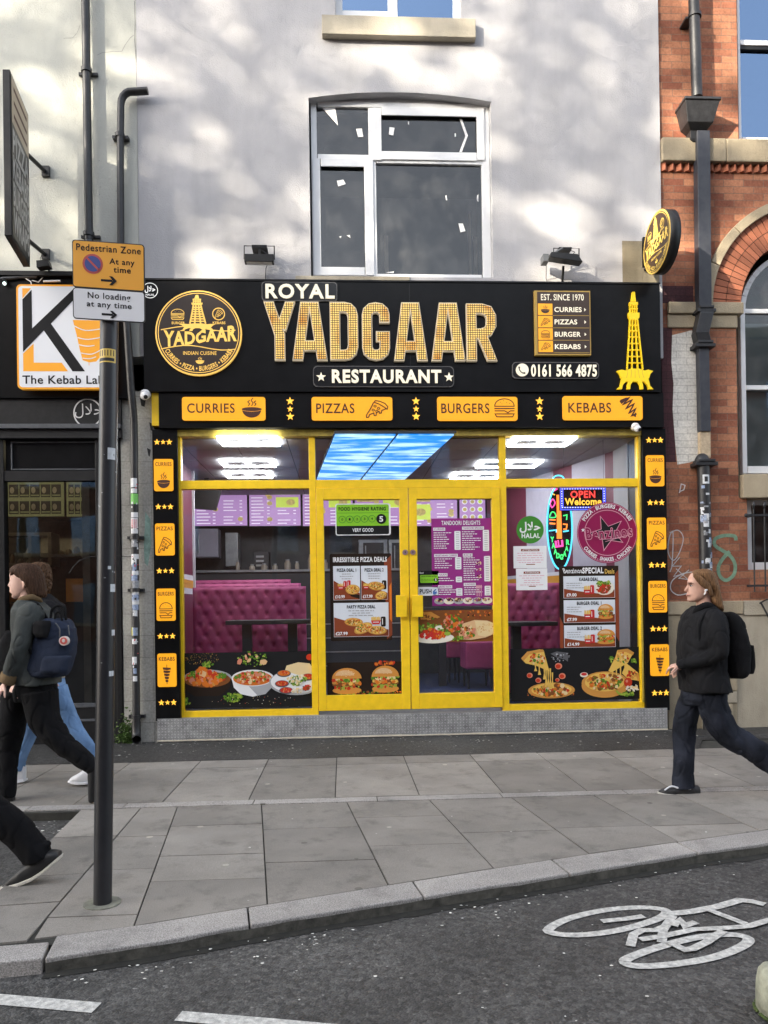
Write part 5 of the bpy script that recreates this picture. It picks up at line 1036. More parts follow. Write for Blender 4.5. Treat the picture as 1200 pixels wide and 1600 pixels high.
# menu screens over the counter
mat('menu_purple', (.34, .17, .42), .4, emit=.15, ecol=(.50, .30, .62)); mat('menu_text', (.8, .75, .85), .5, emit=.16); mat('menu_lime', (.6, .75, .08), .4, emit=.14, ecol=(.62, .8, .12)); mat('menu_food', (.62, .5, .18), .5, emit=.10, var=.4, vscale=30); mat('menu_white', (.7, .7, .78), .5, emit=.16)
SY = BY-.3
for k, (u0, u1, lab) in enumerate(((303, 387, 'purple lit menu screen farthest left behind the hanging television'), (388.5, 470.5, 'purple lit menu screen with a lime box, second from left'), (472, 552, 'purple lit menu screen split by the left mullion'), (553.5, 640, 'purple lit menu screen behind the hygiene rating card'), (641.5, 715, 'purple lit menu screen behind the right door, farthest right'))):
    v0, v1 = 758, 822.5; t = thing('menu_screen', lab, 'menu screen', px((u0+u1)/2, v1, SY), 'menu screens over the counter')
    a, b, c_, e = RR(u0, v0, u1, v1, SY); mb = MB(); mb.box(a, b, SY, SY+.06, c_, e, 'dark_frame'); mb.build('case', t)
    cv = Canvas.photo(u0, v0, u1, v1, SY); cv.rect(u0+1, v0+1, u1-1, v1-1, 'menu_purple', 1); rk = random.Random(40+k); w_ = u1-u0
    for s in range(2):
        for i in range(11):
            v = 767+i*5; a = u0+4+s*w_*.5; Lg = w_*rk.uniform(.16, .26)
            if rk.random() < .8: cv.rect(a, v, a+Lg, v+1.4, 'menu_text', 2); cv.rect(a+w_*.30, v, a+w_*.35, v+1.4, 'menu_text', 2)
    for _ in range(6):
        a, v = u0+w_*rk.choice((.36, .40, .86)), 766+rk.random()*48; cv.ell(a, v, 4.5, 3.4, 'menu_food', 3, n=10)
    if k in (1, 2, 3): cv.rect(u0+w_*.52, 777, u0+w_*.95, 793, 'menu_lime', 4); cv.ell(u0+w_*.8, 785, 7, 5, 'menu_food', 5, n=10)
    if k in (3, 4): cv.rect(u0+w_*.05, 766, u0+w_*.42, 784, 'menu_food', 4); cv.rect(u0+w_*.05, 788, u0+w_*.42, 812, 'menu_lime', 4); cv.ell(u0+w_*.2, 800, 9, 6, 'menu_food', 5, n=12)
    cv.mb.build('display', t)
t = thing('wall_poster', 'purple menu poster of nine pictures beside the screens, right door', 'poster', px(741, 815, SY))
cv = Canvas.photo(718, 776, 762, 815, SY); cv.rect(718, 776, 758, 815, 'menu_purple', 0, .01)
for i in range(3):
    for j in range(3): cv.ell(726+i*12, 784+j*12, 4.4, 4.2, 'menu_white', 10); cv.ell(726+i*12, 784+j*12, 3, 2.8, 'menu_lime' if i == 2 else 'menu_food', 11)
cv.mb.build('sheet', t)
t = thing('hanging_television', 'black television hanging by the left wall in front of the menu screens', 'television', px(322, 797, 2.4))
A = [px(u, v, 2.4) for u, v in ((306, 764), (346, 764), (337, 797), (300, 794))]
mb = MB(); mb.prism([(p.x, p.z) for p in A], 2.4, 2.46, 'near_black'); mb.build('screen', t); mb = MB(); mb.box(A[0].x+.1, A[0].x+.16, 2.5, 2.55, A[0].z-.1, CZ-.02, 'near_black'); mb.build('bracket', t)
# kitchen behind the counter
def kbox(name, lab, cat, u0, v0, u1, v1, y, depth, m, extra=None, grp=None):
    t = thing(name, lab, cat, px((u0+u1)/2, v1, y), grp); a, b, c_, e = RR(u0, v0, u1, v1, y); mb = MB(); mb.box(a, b, y, y+depth, c_, e, m); mb.build('body', t, bevel=.008)
    if extra: extra(t)
    return t
def door_face(q, y, m='dark_frame'):
    def f(t):
        a, b, c_, e = RR(*q, y); mb = MB(); mb.box(a, b, y-.015, y, c_, e, m); mb.build('door', t); mb = MB(); mb.tube([(a+.04, y-.04, c_+.05), (a+.04, y-.04, e-.05)], .012, 'kitchen_steel', 6); mb.build('handle', t)
    return f
kbox('wall_cupboard', 'pale grey wall cupboard below the leftmost menu screen', 'cupboard', 305, 826, 341, 871, 4.4, .3, 'lilac_wall', door_face((307, 828, 339, 869), 4.4, 'lilac_wall'))
kbox('steel_duct', 'upright steel duct beside the pale cupboard in the kitchen', 'duct', 352, 832, 372, 885, 4.3, .3, 'kitchen_steel')
kbox('kitchen_fridge', 'steel framed fridge door behind the pizza deals poster', 'fridge', 561, 843, 606, 960, 4.5, .4, 'kitchen_steel', door_face((568, 848, 600, 940), 4.5))
kbox('kitchen_fridge', 'steel framed fridge door just right of the other fridge', 'fridge', 608, 843, 650, 960, 4.5, .4, 'kitchen_steel', door_face((613, 848, 645, 940), 4.5))
kbox('coffee_machine', 'black machine standing on the counter behind the booth', 'machine', 396, 862, 420, 890, 4.0, .3, 'dark_frame', lambda t: [MB().box(*(lambda q: (q[0], q[1], 3.98, 4.0, q[2], q[3]))(RR(400, 868 + 7*i, 412, 871 + 7*i, 3.98)), 'kitchen_steel').build('drawer', t) for i in range(3)])
t = thing('service_counter', 'long dark counter with steel edge behind the booth seats', 'counter', px(470, 1000, 3.7))
a, b, c_, e = RR(300, 893, 650, 1010, 3.7); mb = MB(); mb.box(a, b, 3.7, 4.3, FZ, e, 'dark_frame'); mb.build('body', t); mb = MB(); mb.box(a-.02, b+.02, 3.66, 4.32, e, e+.035, 'kitchen_steel'); mb.build('worktop', t)
for i in range(4): mb = MB(); z = FZ+.25+i*.22; mb.box(a+.1, b-.05, 3.685, 3.70, z, z+.02, 'kitchen_steel'); mb.build('trim', t)
mat('jar', (.3, .25, .2), .4, island=.6)
rk = random.Random(9)
for i in range(12):
    u = 372+i*19+rk.uniform(-4, 4); p = px(u, 893, 3.9); t = thing('kitchen_utensil', 'small dark jar or tin standing along the kitchen counter', 'jar', p, 'jars along the kitchen counter')
    h = rk.uniform(.08, .24); r = rk.uniform(.03, .06); z0 = e+.035; mb = MB(); mb.tube([(p.x, 3.9, z0), (p.x, 3.9, z0+h*.7), (p.x, 3.9, z0+h)], [r, r, r*.6], 'jar', 10); mb.build('pot', t); mb = MB(); mb.tube([(p.x, 3.9, z0+h), (p.x, 3.9, z0+h+.02)], r*.65, 'kitchen_steel', 8); mb.build('lid', t)
# tufted booths
mat('plum_velvet', (.47, .075, .21), .6, var=.18, vscale=5)
def tufted(x0, x1, z0, z1, y, thick, m='plum_velvet', pu=.155, pz=.13, top=True):
    mb = MB(); nx = max(8, int((x1-x0)/.02)); nz = max(6, int((z1-z0)/.02)); vs_ = []
    for j in range(nz+1):
        for i in range(nx+1):
            x = x0+(x1-x0)*i/nx; z = z0+(z1-z0)*j/nz; a = (x-x0)/pu; b = (z1-z-.09)/pz
            r = round(b); aa = a-(.5 if r % 2 else 0); d0 = 9
            for dr in (-1, 0, 1):
                rr = r+dr; of = .5 if rr % 2 else 0; fx = a-of; fx = (fx-round(fx))*pu; fz = (b-rr)*pz; d0 = min(d0, sqrt(fx*fx+fz*fz))
            e1 = abs(((a+b*.5)-.0)-round(a+b*.5)); e2 = abs((a-b*.5)-round(a-b*.5)); crease = min(e1, e2)
            edge = min(x-x0, x1-x, z1-z, z-z0)/.05; edge = min(1, max(0, edge))
            dep = .034*math.exp(-(d0/.026)**2)+.010*math.exp(-(crease/.08)**2)
            vs_.append((x, y+dep*edge+.03*(1-edge)**2, z))
    mb.add(vs_, [(j*(nx+1)+i, j*(nx+1)+i+1, (j+1)*(nx+1)+i+1, (j+1)*(nx+1)+i) for j in range(nz) for i in range(nx)], m, True)
    mb.box(x0, x1, y+.031, y+thick, z0, z1, m)
    return mb
GB = 'tufted plum booth seats'
def booth(u0, v0, u1, v1, y, lab, seat=True):
    a, b, c_, e = RR(u0, v0, u1, v1, y); t = thing('booth_seat', lab, 'booth seat', ((a+b)/2, y+.2, FZ), GB)
    tufted(a, b, FZ+.42, e, y, .14).build('backrest', t)
    mb = MB(); mb.box(a, b, y-.48, y+.14, FZ+.08, FZ+.43, 'plum_velvet'); mb.build('seat', t, bevel=.04)
    mb = MB(); mb.box(a+.03, b-.03, y-.42, y+.1, FZ, FZ+.085, 'dark_frame'); mb.build('plinth', t)
booth(301, 917, 478, 1040, 1.35, 'tufted plum booth seat nearest the glass in the left window')
booth(298, 912, 470, 1000, 2.3, 'plum booth back showing just above the nearest left booth'); booth(300, 906, 454, 1000, 3.1, 'plum booth back farthest behind in the left window')
booth(775, 911, 876, 1040, 1.5, 'tufted plum booth seat in the right window behind the notices')
a, b, c_, e = RR(966, 919, 1002, 1040, .8); t = thing('booth_seat', 'plum booth end against the right wall, right of the special poster', 'booth seat', ((a+b)/2, .9, FZ), GB)
mb = MB(); mb.box(a, b, .8, 1.5, FZ, e, 'plum_velvet'); mb.build('backrest', t, bevel=.07); mb = MB(); mb.box(a-.15, a+.02, .85, 1.45, FZ, FZ+.4, 'plum_velvet'); mb.build('seat', t, bevel=.04)
def table(u0, u1, v, y, lab, legs):
    a, b = RX(u0, v, y), RX(u1, v, y); z = RZ((u0+u1)/2, v, y); t = thing('dining_table', lab, 'table', ((a+b)/2, y+.2, FZ), 'black dining tables')
    mb = MB(); mb.box(a, b, y, y+.62, z-.05, z, 'dark_frame'); mb.build('tabletop', t, bevel=.006)
    for u in legs: x = RX(u, v, y+.25); mb = MB(); mb.box(x-.055, x+.055, y+.2, y+.31, FZ, z-.05, 'dark_frame'); mb.build('leg', t)
table(352, 484, 969, .55, 'black dining table in the left window before the booth', (386, 457)); table(778, 872, 972, .62, 'black dining table in the right window before the booth', (806,))
table(655, 770, 948, 2.6, 'black dining table behind the right door', (690,))
for q, y, lab in (((697, 1003, 722, 1028), 3.2, 'small plum cube stool farthest back behind the right door'), ((727, 1001, 774, 1046), 2.3, 'larger plum stool with dark feet behind the right door')):
    a, b, c_, e = RR(*q, y); t = thing('cube_stool', lab, 'stool', ((a+b)/2, y+.2, FZ), 'plum stools behind the right door'); mb = MB(); mb.box(a, b, y, y+.5, max(c_, FZ+.1), e, 'plum_velvet'); mb.build('seat', t, bevel=.03)
    for dx in (a+.05, b-.05):
        for dy in (y+.05, y+.45): mb = MB(); mb.tube([(dx, dy, FZ), (dx, dy, max(c_, FZ+.1)+.01)], [.015, .025], 'dark_frame', 8); mb.build('leg', t)
# ------------------------------------------------------------------ printed sheets, stickers and vinyls on the glass
for n_, c_ in dict(ink_black=(.012, .012, .013), ink_white=(.72, .73, .75), ink_green=(.22, .52, .03), ink_purple=(.27, .03, .20), ink_brown=(.22, .05, .02), ink_red=(.5, .03, .03), ink_grey=(.35, .36, .38), ink_blue=(.03, .10, .35), halal_green=(.05, .22, .03), badge_plum=(.24, .012, .07), badge_line=(.62, .30, .38), paper_pale=(.62, .66, .72),
                 f_orange=(.62, .16, .02), f_red=(.50, .04, .015), f_cream=(.70, .55, .30), f_white=(.72, .68, .58), f_green=(.09, .20, .02), f_lime=(.28, .38, .05), f_crust=(.55, .26, .06), f_cheese=(.72, .46, .10), f_brown=(.20, .07, .02), f_bun=(.58, .25, .05), f_dark=(.02, .012, .008), f_bowl=(.10, .10, .11), f_pink=(.6, .22, .14), f_pale=(.66, .42, .22)).items(): mat(n_, c_, .55, spec=.15)
GPY, DPY = GY-.006, .022
def blobs(c, cu, cv_, ru, rv, n, size, mats, L0, rk, shape=None, rot=None):
    n = int(n*1.8); size = size*.78
    for i in range(n):
        while True:
            a, b = rk.uniform(-1, 1), rk.uniform(-1, 1)
            if a*a+b*b < 1: break
        s = size*rk.uniform(.55, 1.25); k = rk.choice((6, 7, 8)); an = rk.random()*6; q = rk.uniform(.5, 1)
        pts = []
        for j in range(k):
            r = s*rk.uniform(.8, 1.15); x, y = r*cos(2*pi*j/k), r*q*sin(2*pi*j/k); pts.append((cu+a*ru+x*cos(an)-y*sin(an), cv_+b*rv+x*sin(an)+y*cos(an)))
        c.poly(pts, rk.choice(mats), L0+i*.022)
def lines(c, u0, v0, u1, n, dv, m, L, rk, th=.35, centre=False):
    for i in range(n):
        w_ = (u1-u0)*rk.uniform(.55, 1); s = u0+((u1-u0)-w_)/2 if centre else u0; x = s
        while x < s+w_:                             # broken into words
            e = min(s+w_, x+(u1-u0)*rk.uniform(.06, .18)); c.rect(x, v0+i*dv, e, v0+i*dv+dv*th, m, L); x = e+(u1-u0)*.03
def sheet(name, lab, cat, c, grp=None, part='print'):
    v = c.mb.v; ctr = sum(v, Vector())/len(v); t = thing(name, lab, cat, (ctr.x, ctr.y, min(p.z for p in v)), grp); c.mb.build(part, t); return t
def pizza(c, cu, cv_, ru, rv, L, rk, rot=0.0, n=26):
    c.ell(cu, cv_, ru, rv, 'f_crust', L, rot=rot, n=26); c.ell(cu, cv_-rv*.06, ru*.86, rv*.84, 'f_cheese', L+1, rot=rot, n=24)
    blobs(c, cu, cv_-rv*.05, ru*.75, rv*.7, n, ru*.11, ('f_red', 'f_cream', 'f_orange', 'f_green', 'f_crust', 'f_brown'), L+2, rk)
def fries_cup(c, u, v, w_, h, L, rk):
    for i in range(7): a = u+w_*(.05+.13*i); c.poly([(a, v), (a+w_*.10, v-h*.02), (a+w_*.10+rk.uniform(-2, 2), v-h*.45-rk.random()*h*.2), (a+rk.uniform(-2, 2), v-h*.5)], 'f_cheese', L+i*.1)
    c.poly([(u, v-h*.05), (u+w_, v-h*.05), (u+w_*.85, v+h*.5), (u+w_*.15, v+h*.5)], 'ink_red', L+2); c.rect(u+w_*.2, v+h*.15, u+w_*.8, v+h*.26, 'ink_white', L+3)
def can(c, u, v, w_, h, L, m='ink_red'):
    c.rrect(u, v, u+w_, v+h, w_*.25, m, L); c.rect(u+w_*.25, v+h*.2, u+w_*.4, v+h*.8, 'ink_white', L+1)
def burger_pic(c, cu, cv_, w_, h, L, rk):
    c.ell(cu, cv_+h*.36, w_*.46, h*.14, 'f_bun', L, n=20); blobs(c, cu, cv_+h*.22, w_*.46, h*.09, 16, w_*.09, ('f_green', 'f_lime', 'f_red', 'f_lime'), L+1, rk)
    c.rrect(cu-w_*.46, cv_+h*.04, cu+w_*.46, cv_+h*.2, h*.07, 'f_brown', L+2); blobs(c, cu, cv_+h*.08, w_*.42, h*.09, 18, w_*.09, ('f_brown', 'f_orange', 'f_crust', 'f_cheese'), L+3, rk)
    blobs(c, cu, cv_-h*.06, w_*.47, h*.07, 20, w_*.08, ('f_green', 'f_lime', 'f_cream', 'f_red', 'f_lime'), L+4, rk)
    c.poly([(cu-w_*.47, cv_-h*.08)]+[(cu-w_*.47*cos(R_(a)), cv_-h*.08-h*.40*sin(R_(a))) for a in range(8, 173, 12)]+[(cu+w_*.47, cv_-h*.08)], 'f_bun', L+6)
    c.poly([(cu-w_*.30*cos(R_(a))-w_*.06, cv_-h*.20-h*.2*sin(R_(a))) for a in range(0, 181, 20)], 'f_pale', L+7); blobs(c, cu-w_*.02, cv_-h*.28, w_*.3, h*.12, 18, w_*.018, ('f_cream',), L+8, rk)
def leaves(c, cu, cv_, ru, rv, n, s, L, rk): blobs(c, cu, cv_, ru, rv, n, s, ('f_green', 'f_green', 'f_lime'), L, rk)
Zs = lambda y: zoomcv(500, 760, 6.4, y, 140, 250)
c = Zs(DPY); c.rrect(160, 170, 712, 490, 22, 'ink_white', 0); c.rrect(170, 182, 694, 478, 16, 'ink_green', 1); c.rect(170, 394, 694, 470, 'ink_black', 2); c.rrect(170, 440, 694, 479, 14, 'ink_black', 2.5); c.rect(170, 263, 694, 267, 'halal_green', 2)
c.text('FOOD HYGIENE RATING', 193, 206, 665, 243, 'ink_black', .022, 3, 0, 1.1)
for i, u in enumerate((228, 302, 376, 450, 525)): c.arc(u, 330-i*1.5, 34, 34, 0, 360, 5, 'halal_green', 3, n=20); c.text(str(i), u-9, 318-i*1.5, u+9, 342-i*1.5, 'ink_black', .01, 4)
c.ell(618, 327, 50, 50, 'ink_black', 4); c.text('5', 598, 300, 637, 356, 'ink_white', .03, 5); c.text('VERY GOOD', 328, 418, 538, 455, 'ink_white', .025, 4, 0, 1.1)
sheet('hygiene_rating_sticker', 'large green and black food hygiene rating card with a 5 on the left door', 'sticker', c)
rk = random.Random(21); c = Zs(DPY); c.rrect(98, 672, 712, 1542, 14, 'f_dark', 0); c.poly([(640, 760), (712, 690), (712, 1490), (660, 1530)], 'ink_brown', 1); c.poly([(690, 1000), (712, 960), (712, 1360), (690, 1330)], 'f_orange', 1.5)
c.text('IRRESSITIBLE PIZZA DEALS', 130, 706, 668, 756, 'ink_white', .04, 3, 0, 1.14)
for (u0, v0, u1, v1, t, pr) in ((130, 795, 397, 1135, 'PIZZA DEAL 1', '£10.99'), (407, 795, 671, 1135, 'PIZZA DEAL 2', '£17.99'), (130, 1163, 678, 1502, 'PARTY PIZZA DEAL', '£27.99')):
    w_ = u1-u0; h = v1-v0; c.rect(u0, v0, u1, v1, 'paper_pale', 3); c.poly([(u0+3, v0+h*.42), (u0+w_*.42, v0+h*.62), (u1-3, v0+h*.80), (u1-3, v1-4), (u0+3, v1-4)], 'ink_brown', 4)
    k = .52 if w_ > 400 else .72; c.text(t, u0+w_*(.5-k/2), v0+h*.07, u0+w_*(.5+k/2), v0+h*.17, 'ink_black', .03, 5, 0, 1.12); lines(c, u0+w_*.22, v0+h*.22, u0+w_*.78, 3, h*.07, 'ink_grey', 5, rk, .4, True)
    c.text(pr, u0+16, v1-h*.15, u0+(112 if w_ < 400 else 136), v1-h*.05, 'ink_white', .035, 8)
    if t.endswith('1'): can(c, u0+100, 945, 34, 62, 5); can(c, u0+138, 938, 34, 66, 5.2); fries_cup(c, u0+42, 1000, 62, 60, 6, rk); c.poly([(u0+140, 1060), (u1-4, 1085), (u1-4, 1125), (u0+180, 1100)], 'f_dark', 5.5); pizza(c, u0+192, 1030, 72, 50, 6.5, rk, n=40)
    elif t.endswith('2'): can(c, u1-55, 942, 44, 90, 5, 'f_dark'); fries_cup(c, u0+20, 1000, 56, 58, 6, rk); pizza(c, u0+152, 998, 84, 44, 6.5, rk, .12, n=40); pizza(c, u1-66, 1092, 60, 42, 9, rk, -.3, n=30)
    else: can(c, u1-78, 1304, 48, 100, 5, 'f_dark'); fries_cup(c, u0+370, 1345, 100, 70, 5, rk); pizza(c, u0+198, 1355, 92, 42, 6.5, rk, .05, n=44); pizza(c, u0+292, 1418, 96, 50, 10, rk, -.4, n=44); pizza(c, u0+430, 1440, 96, 44, 13, rk, .06, n=44)
sheet('pizza_deals_poster', 'dark poster of three white pizza deal boxes on the left door', 'poster', c)
Z8 = lambda y: zoomcv(480, 650, 3.078, y, 320, 520)
rk = random.Random(22); c = Z8(DPY); c.rect(89, 1180, 460, 1336, 'f_dark', 0); burger_pic(c, 182, 1268, 150, 128, 2, rk); burger_pic(c, 366, 1262, 140, 132, 2, rk)
leaves(c, 180, 1318, 60, 12, 26, 10, 1, rk); blobs(c, 366, 1188, 50, 10, 16, 10, ('ink_brown', 'f_red', 'f_orange'), .4, rk); blobs(c, 300, 1326, 150, 8, 24, 7, ('f_brown', 'f_orange', 'f_green'), .6, rk)
sheet('burger_vinyl', 'dark vinyl picture of two burgers low on the left door', 'vinyl picture', c)
rk = random.Random(23); c = Z8(DPY); c.rect(597, 495, 892, 916, 'ink_purple', 0); c.text('TANDOORI DELIGHTS', 646, 506, 834, 527, 'ink_white', .022, 2, 0, 1.1)
for (h_, hu, hv, lu, lv, n, pu) in (('CURRIES', 608, 540, 608, 562, 8, 708), ('TANDOORI SPECIALS', 748, 536, 745, 558, 9, 846), ('VEGETARIAN CURRIES', 611, 667, 611, 688, 5, 710), ('RICE', 750, 666, 750, 684, 11, 850), ('NAAN', 628, 760, 628, 782, 2, 712), ('DRINKS RAITA', 628, 818, 628, 838, 3, 713), ('SUNDRIES', 752, 808, 752, 828, 4, 851)):
    wl = {'CURRIES': 56, 'TANDOORI SPECIALS': 104, 'VEGETARIAN CURRIES': 112, 'RICE': 44, 'NAAN': 44, 'DRINKS RAITA': 66, 'SUNDRIES': 56}[h_]
    c.rect(hu-2, hv-1, hu+wl, hv+14, 'ink_white', 2); c.text(h_, hu+2, hv+2, hu+wl-4, hv+11, 'ink_purple', .02, 3)
    lines(c, lu, lv, lu+(90 if pu < 800 else 92), n, 10.6, 'ink_white', 2, rk, .36); c.rrect(pu, lv-6, pu+30, lv+n*10.6, 4, 'ink_white', 2); 
    for i in range(n): c.rect(pu+7, lv+i*10.6, pu+23, lv+i*10.6+3.5, 'ink_grey', 3)
for u, v in ((826, 714), (826, 745), (826, 776)): blobs(c, u, v, 12, 9, 12, 4, ('f_cream', 'ink_black', 'f_red', 'f_white'), 3, rk)
for x in (812, 822, 832): c.rect(x, 826, x+4, 872, 'badge_line', 3); c.ell(x+2, 826, 5, 9, 'badge_line', 3.4, n=10)
c.rect(606, 868, 890, 912, 'ink_purple', 2)
for i in range(6): c.ell(632+i*46, 893, 26, 16, 'f_white' if i % 2 else 'ink_grey', 3+.2*i, n=18); blobs(c, 632+i*46, 888, 18, 8, 14, 6, ('f_dark', 'f_brown', 'ink_purple', 'f_cream'), 5, rk)
sheet('tandoori_menu_poster', 'tall magenta menu poster with white price columns on the right door', 'poster', c)
rk = random.Random(24); c = Z8(DPY); c.rect(534, 937, 901, 1091, 'f_brown', 0); blobs(c, 760, 960, 130, 20, 30, 9, ('f_dark', 'f_brown', 'f_orange', 'ink_brown'), .3, rk)
c.ell(600, 1070, 100, 26, 'f_white', 2); blobs(c, 598, 1050, 66, 24, 46, 11, ('f_red', 'f_orange', 'f_red', 'ink_red'), 3, rk); leaves(c, 590, 1018, 70, 18, 26, 10, 2.5, rk); c.ell(630, 1022, 22, 12, 'f_white', 5); c.ell(668, 1050, 16, 10, 'f_lime', 5)
blobs(c, 690, 1000, 52, 40, 70, 11, ('f_brown', 'f_pink', 'f_brown', 'f_green', 'f_orange', 'f_red'), 6, rk); leaves(c, 690, 1030, 70, 10, 18, 9, 5.5, rk); blobs(c, 576, 965, 40, 16, 22, 9, ('f_brown', 'f_green', 'f_bun'), 3, rk); c.poly([(540, 946), (590, 944), (634, 970), (620, 976), (570, 958)], 'f_bun', 4)
c.poly([(720, 1030), (745, 1002), (800, 986), (860, 990), (897, 1004), (897, 1054), (850, 1072), (780, 1082), (725, 1080)], 'f_pale', 8); c.poly([(800, 990), (860, 992), (897, 1006), (897, 1050), (850, 1068), (815, 1060)], 'f_cream', 9); blobs(c, 765, 1044, 40, 30, 44, 10, ('f_pink', 'f_brown', 'f_green', 'f_orange', 'f_cream'), 10, rk); blobs(c, 850, 1026, 40, 26, 22, 4, ('f_crust', 'f_pale'), 10, rk); leaves(c, 720, 1074, 30, 10, 12, 8, 11, rk)
sheet('kebab_vinyl', 'vinyl picture of kebab plates and a wrap across the right door', 'vinyl picture', c)
c = Z8(DPY); c.rect(534, 746, 630, 815, 'ink_black', 0); c.rrect(540, 766, 626, 804, 5, 'ink_green', 1); c.text('FOOD HYGIENE RATING', 546, 770, 620, 776, 'ink_black', .02, 2)
for i in range(5): c.arc(549+i*13, 791, 4.5, 4.5, 0, 360, 1, 'ink_black', 2, n=10)
c.ell(615, 790, 9, 9, 'ink_black', 2.5); c.text('5', 611, 784, 619, 796, 'ink_white', .03, 3); c.text('food', 538, 751, 556, 760, 'ink_white', .02, 2)
sheet('small_rating_sticker', 'small green rating sticker on a black ground above the PUSH sign', 'sticker', c)
c = Z8(DPY); c.rect(530, 824, 628, 866, 'ink_white', 0); c.rect(533, 827, 625, 863, 'paper_pale', 1); c.text('PUSH', 537, 834, 594, 856, 'ink_black', .03, 2, 0, 1.1); c.poly([(600, 858), (600, 846), (612, 834), (618, 836), (608, 848), (620, 846), (618, 856), (606, 862)], 'push_blue', 2)
sheet('push_sign', 'small white PUSH sign beside the handle of the right door', 'sign', c)
# left window
Z7_ = lambda y: zoomcv(230, 650, 3.078, y, 270, 520)
rk = random.Random(25); c = Z7_(GPY); c.rect(158, 1137, 793, 1404, 'ink_black', 0)
blobs(c, 250, 1165, 90, 30, 60, 2.2, ('f_crust', 'f_brown', 'f_cheese'), .3, rk)
c.ell(280, 1262, 120, 44, 'ink_grey', 1); c.poly([(160, 1262), (400, 1262), (385, 1310), (340, 1345), (220, 1345), (170, 1310)], 'f_dark', 1.5); c.ell(280, 1266, 112, 38, 'f_brown', 2); blobs(c, 270, 1258, 92, 34, 60, 17, ('f_orange', 'f_red', 'f_orange', 'f_pink', 'f_crust'), 3, rk); blobs(c, 262, 1226, 22, 16, 10, 17, ('f_orange', 'f_pale'), 6, rk); leaves(c, 285, 1192, 26, 12, 16, 9, 7, rk); leaves(c, 345, 1252, 22, 16, 16, 10, 7, rk); leaves(c, 215, 1240, 26, 16, 16, 9, 7, rk)
c.poly([(398, 1262), (600, 1262), (592, 1308), (560, 1340), (500, 1352), (440, 1338), (408, 1306)], 'ink_grey', 8); c.poly([(398, 1262), (470, 1290), (520, 1345), (500, 1352), (440, 1338), (408, 1306)], 'ink_white', 8.3); c.ell(499, 1262, 102, 40, 'ink_white', 9); c.ell(499, 1264, 94, 34, 'f_orange', 10); blobs(c, 499, 1260, 82, 28, 70, 11, ('f_pink', 'f_orange', 'f_cream', 'f_red', 'f_green'), 11, rk)
leaves(c, 500, 1170, 70, 36, 34, 7, 11, rk); blobs(c, 500, 1172, 70, 30, 5, 17, ('f_pink', 'f_pale'), 13, rk)
c.ell(712, 1286, 134, 62, 'ink_grey', 12); c.ell(712, 1282, 126, 56, 'ink_white', 12.4); c.poly([(655, 1230), (664, 1205), (720, 1190), (775, 1196), (793, 1210), (793, 1245), (720, 1252)], 'f_cream', 13)
for u, v, m in ((650, 1243, 'f_orange'), (640, 1292, 'f_red'), (768, 1262, 'f_red'), (660, 1325, 'ink_red')): c.ell(u, v, 34, 17, 'f_bowl', 14); c.ell(u, v-2, 29, 13, m, 15); blobs(c, u, v-2, 22, 9, 12, 6, ('f_orange', 'f_red', 'f_pink'), 16, rk)
blobs(c, 712, 1275, 44, 26, 40, 10, ('f_lime', 'f_green', 'f_white', 'f_cream'), 17, rk); blobs(c, 712, 1326, 26, 12, 30, 6, ('f_white', 'f_white', 'f_cream'), 18, rk); blobs(c, 760, 1312, 22, 12, 16, 9, ('f_red', 'f_brown'), 18, rk)
leaves(c, 405, 1352, 45, 22, 40, 8, 14, rk); leaves(c, 180, 1372, 18, 18, 16, 9, 3, rk); blobs(c, 500, 1370, 200, 22, 26, 2.5, ('f_white', 'f_red', 'f_cream'), 14, rk); c.ell(776, 1166, 17, 15, 'f_red', 13)
# keep the print inside its own sheet
def clip_x(mb, x0, x1, z0, z1):
    for v in mb.v: v.x = min(max(v.x, x0), x1); v.z = min(max(v.z, z0), z1)
clip_x(c.mb, XJ1+.002, XM0-.002, zb1-.0, 99)
sheet('curry_vinyl', 'dark vinyl picture of three curry bowls along the foot of the left window', 'vinyl picture', c)
# right window
Z9 = lambda y, mb=None: zoomcv(770, 650, 3.077, y, 300, 520, mb)
c = Z9(GPY); c.ell(181, 545, 65, 66, 'halal_green', 0, n=40); c.text(ARAB, 131, 507, 230, 560, 'ink_white', .03, 1); c.text('HALAL', 140, 562, 228, 585, 'ink_white', .035, 1, 0, 1.14); sheet('halal_sticker', 'round green HALAL sticker on the right window', 'sticker', c)
rk = random.Random(26)
for q, lab in (((100, 623, 258, 729), 'upper of two white paper notices taped inside the right window'), ((111, 731, 260, 834), 'lower of two white paper notices taped inside the right window')):
    c = Z9(GPY); u0, v0, u1, v1 = q; c.rect(u0, v0, u1, v1, 'ink_white', 0); c.rect(u0+36, v0+14, u1-34, v0+25, 'ink_brown', 1); c.text('ATTENTION', u0+42, v0+16, u1-40, v0+23, 'ink_white', .02, 2); lines(c, u0+10, v0+33, u1-10, 5, 11, 'badge_line', 1, rk, .25, True); c.rect(u0+60, v1-20, u1-56, v1-16, 'ink_brown', 1)
    sheet('paper_notice', lab, 'notice', c, 'white notices on the right window')
c = Z9(GPY); cu, cv_, r = 551, 563, 146; c.ell(cu, cv_, r, r+1, 'badge_plum', 0, n=56); c.arc(cu, cv_, r-4, r-4, 0, 360, 2.2, 'badge_line', 1, n=56); c.arc(cu, cv_, r-37, r-37, 0, 360, 3, 'badge_line', 1, n=48)
c.arctext('PIZZA . BURGERS . KEBABS', cu, cv_, r-27, 208, 332, 19, 'ink_white', .03, 2); c.arctext('CURRIES . SHAKES . CHICKEN', cu, cv_, r-9, 148, 32, 19, 'ink_white', .03, 2, inside=True)
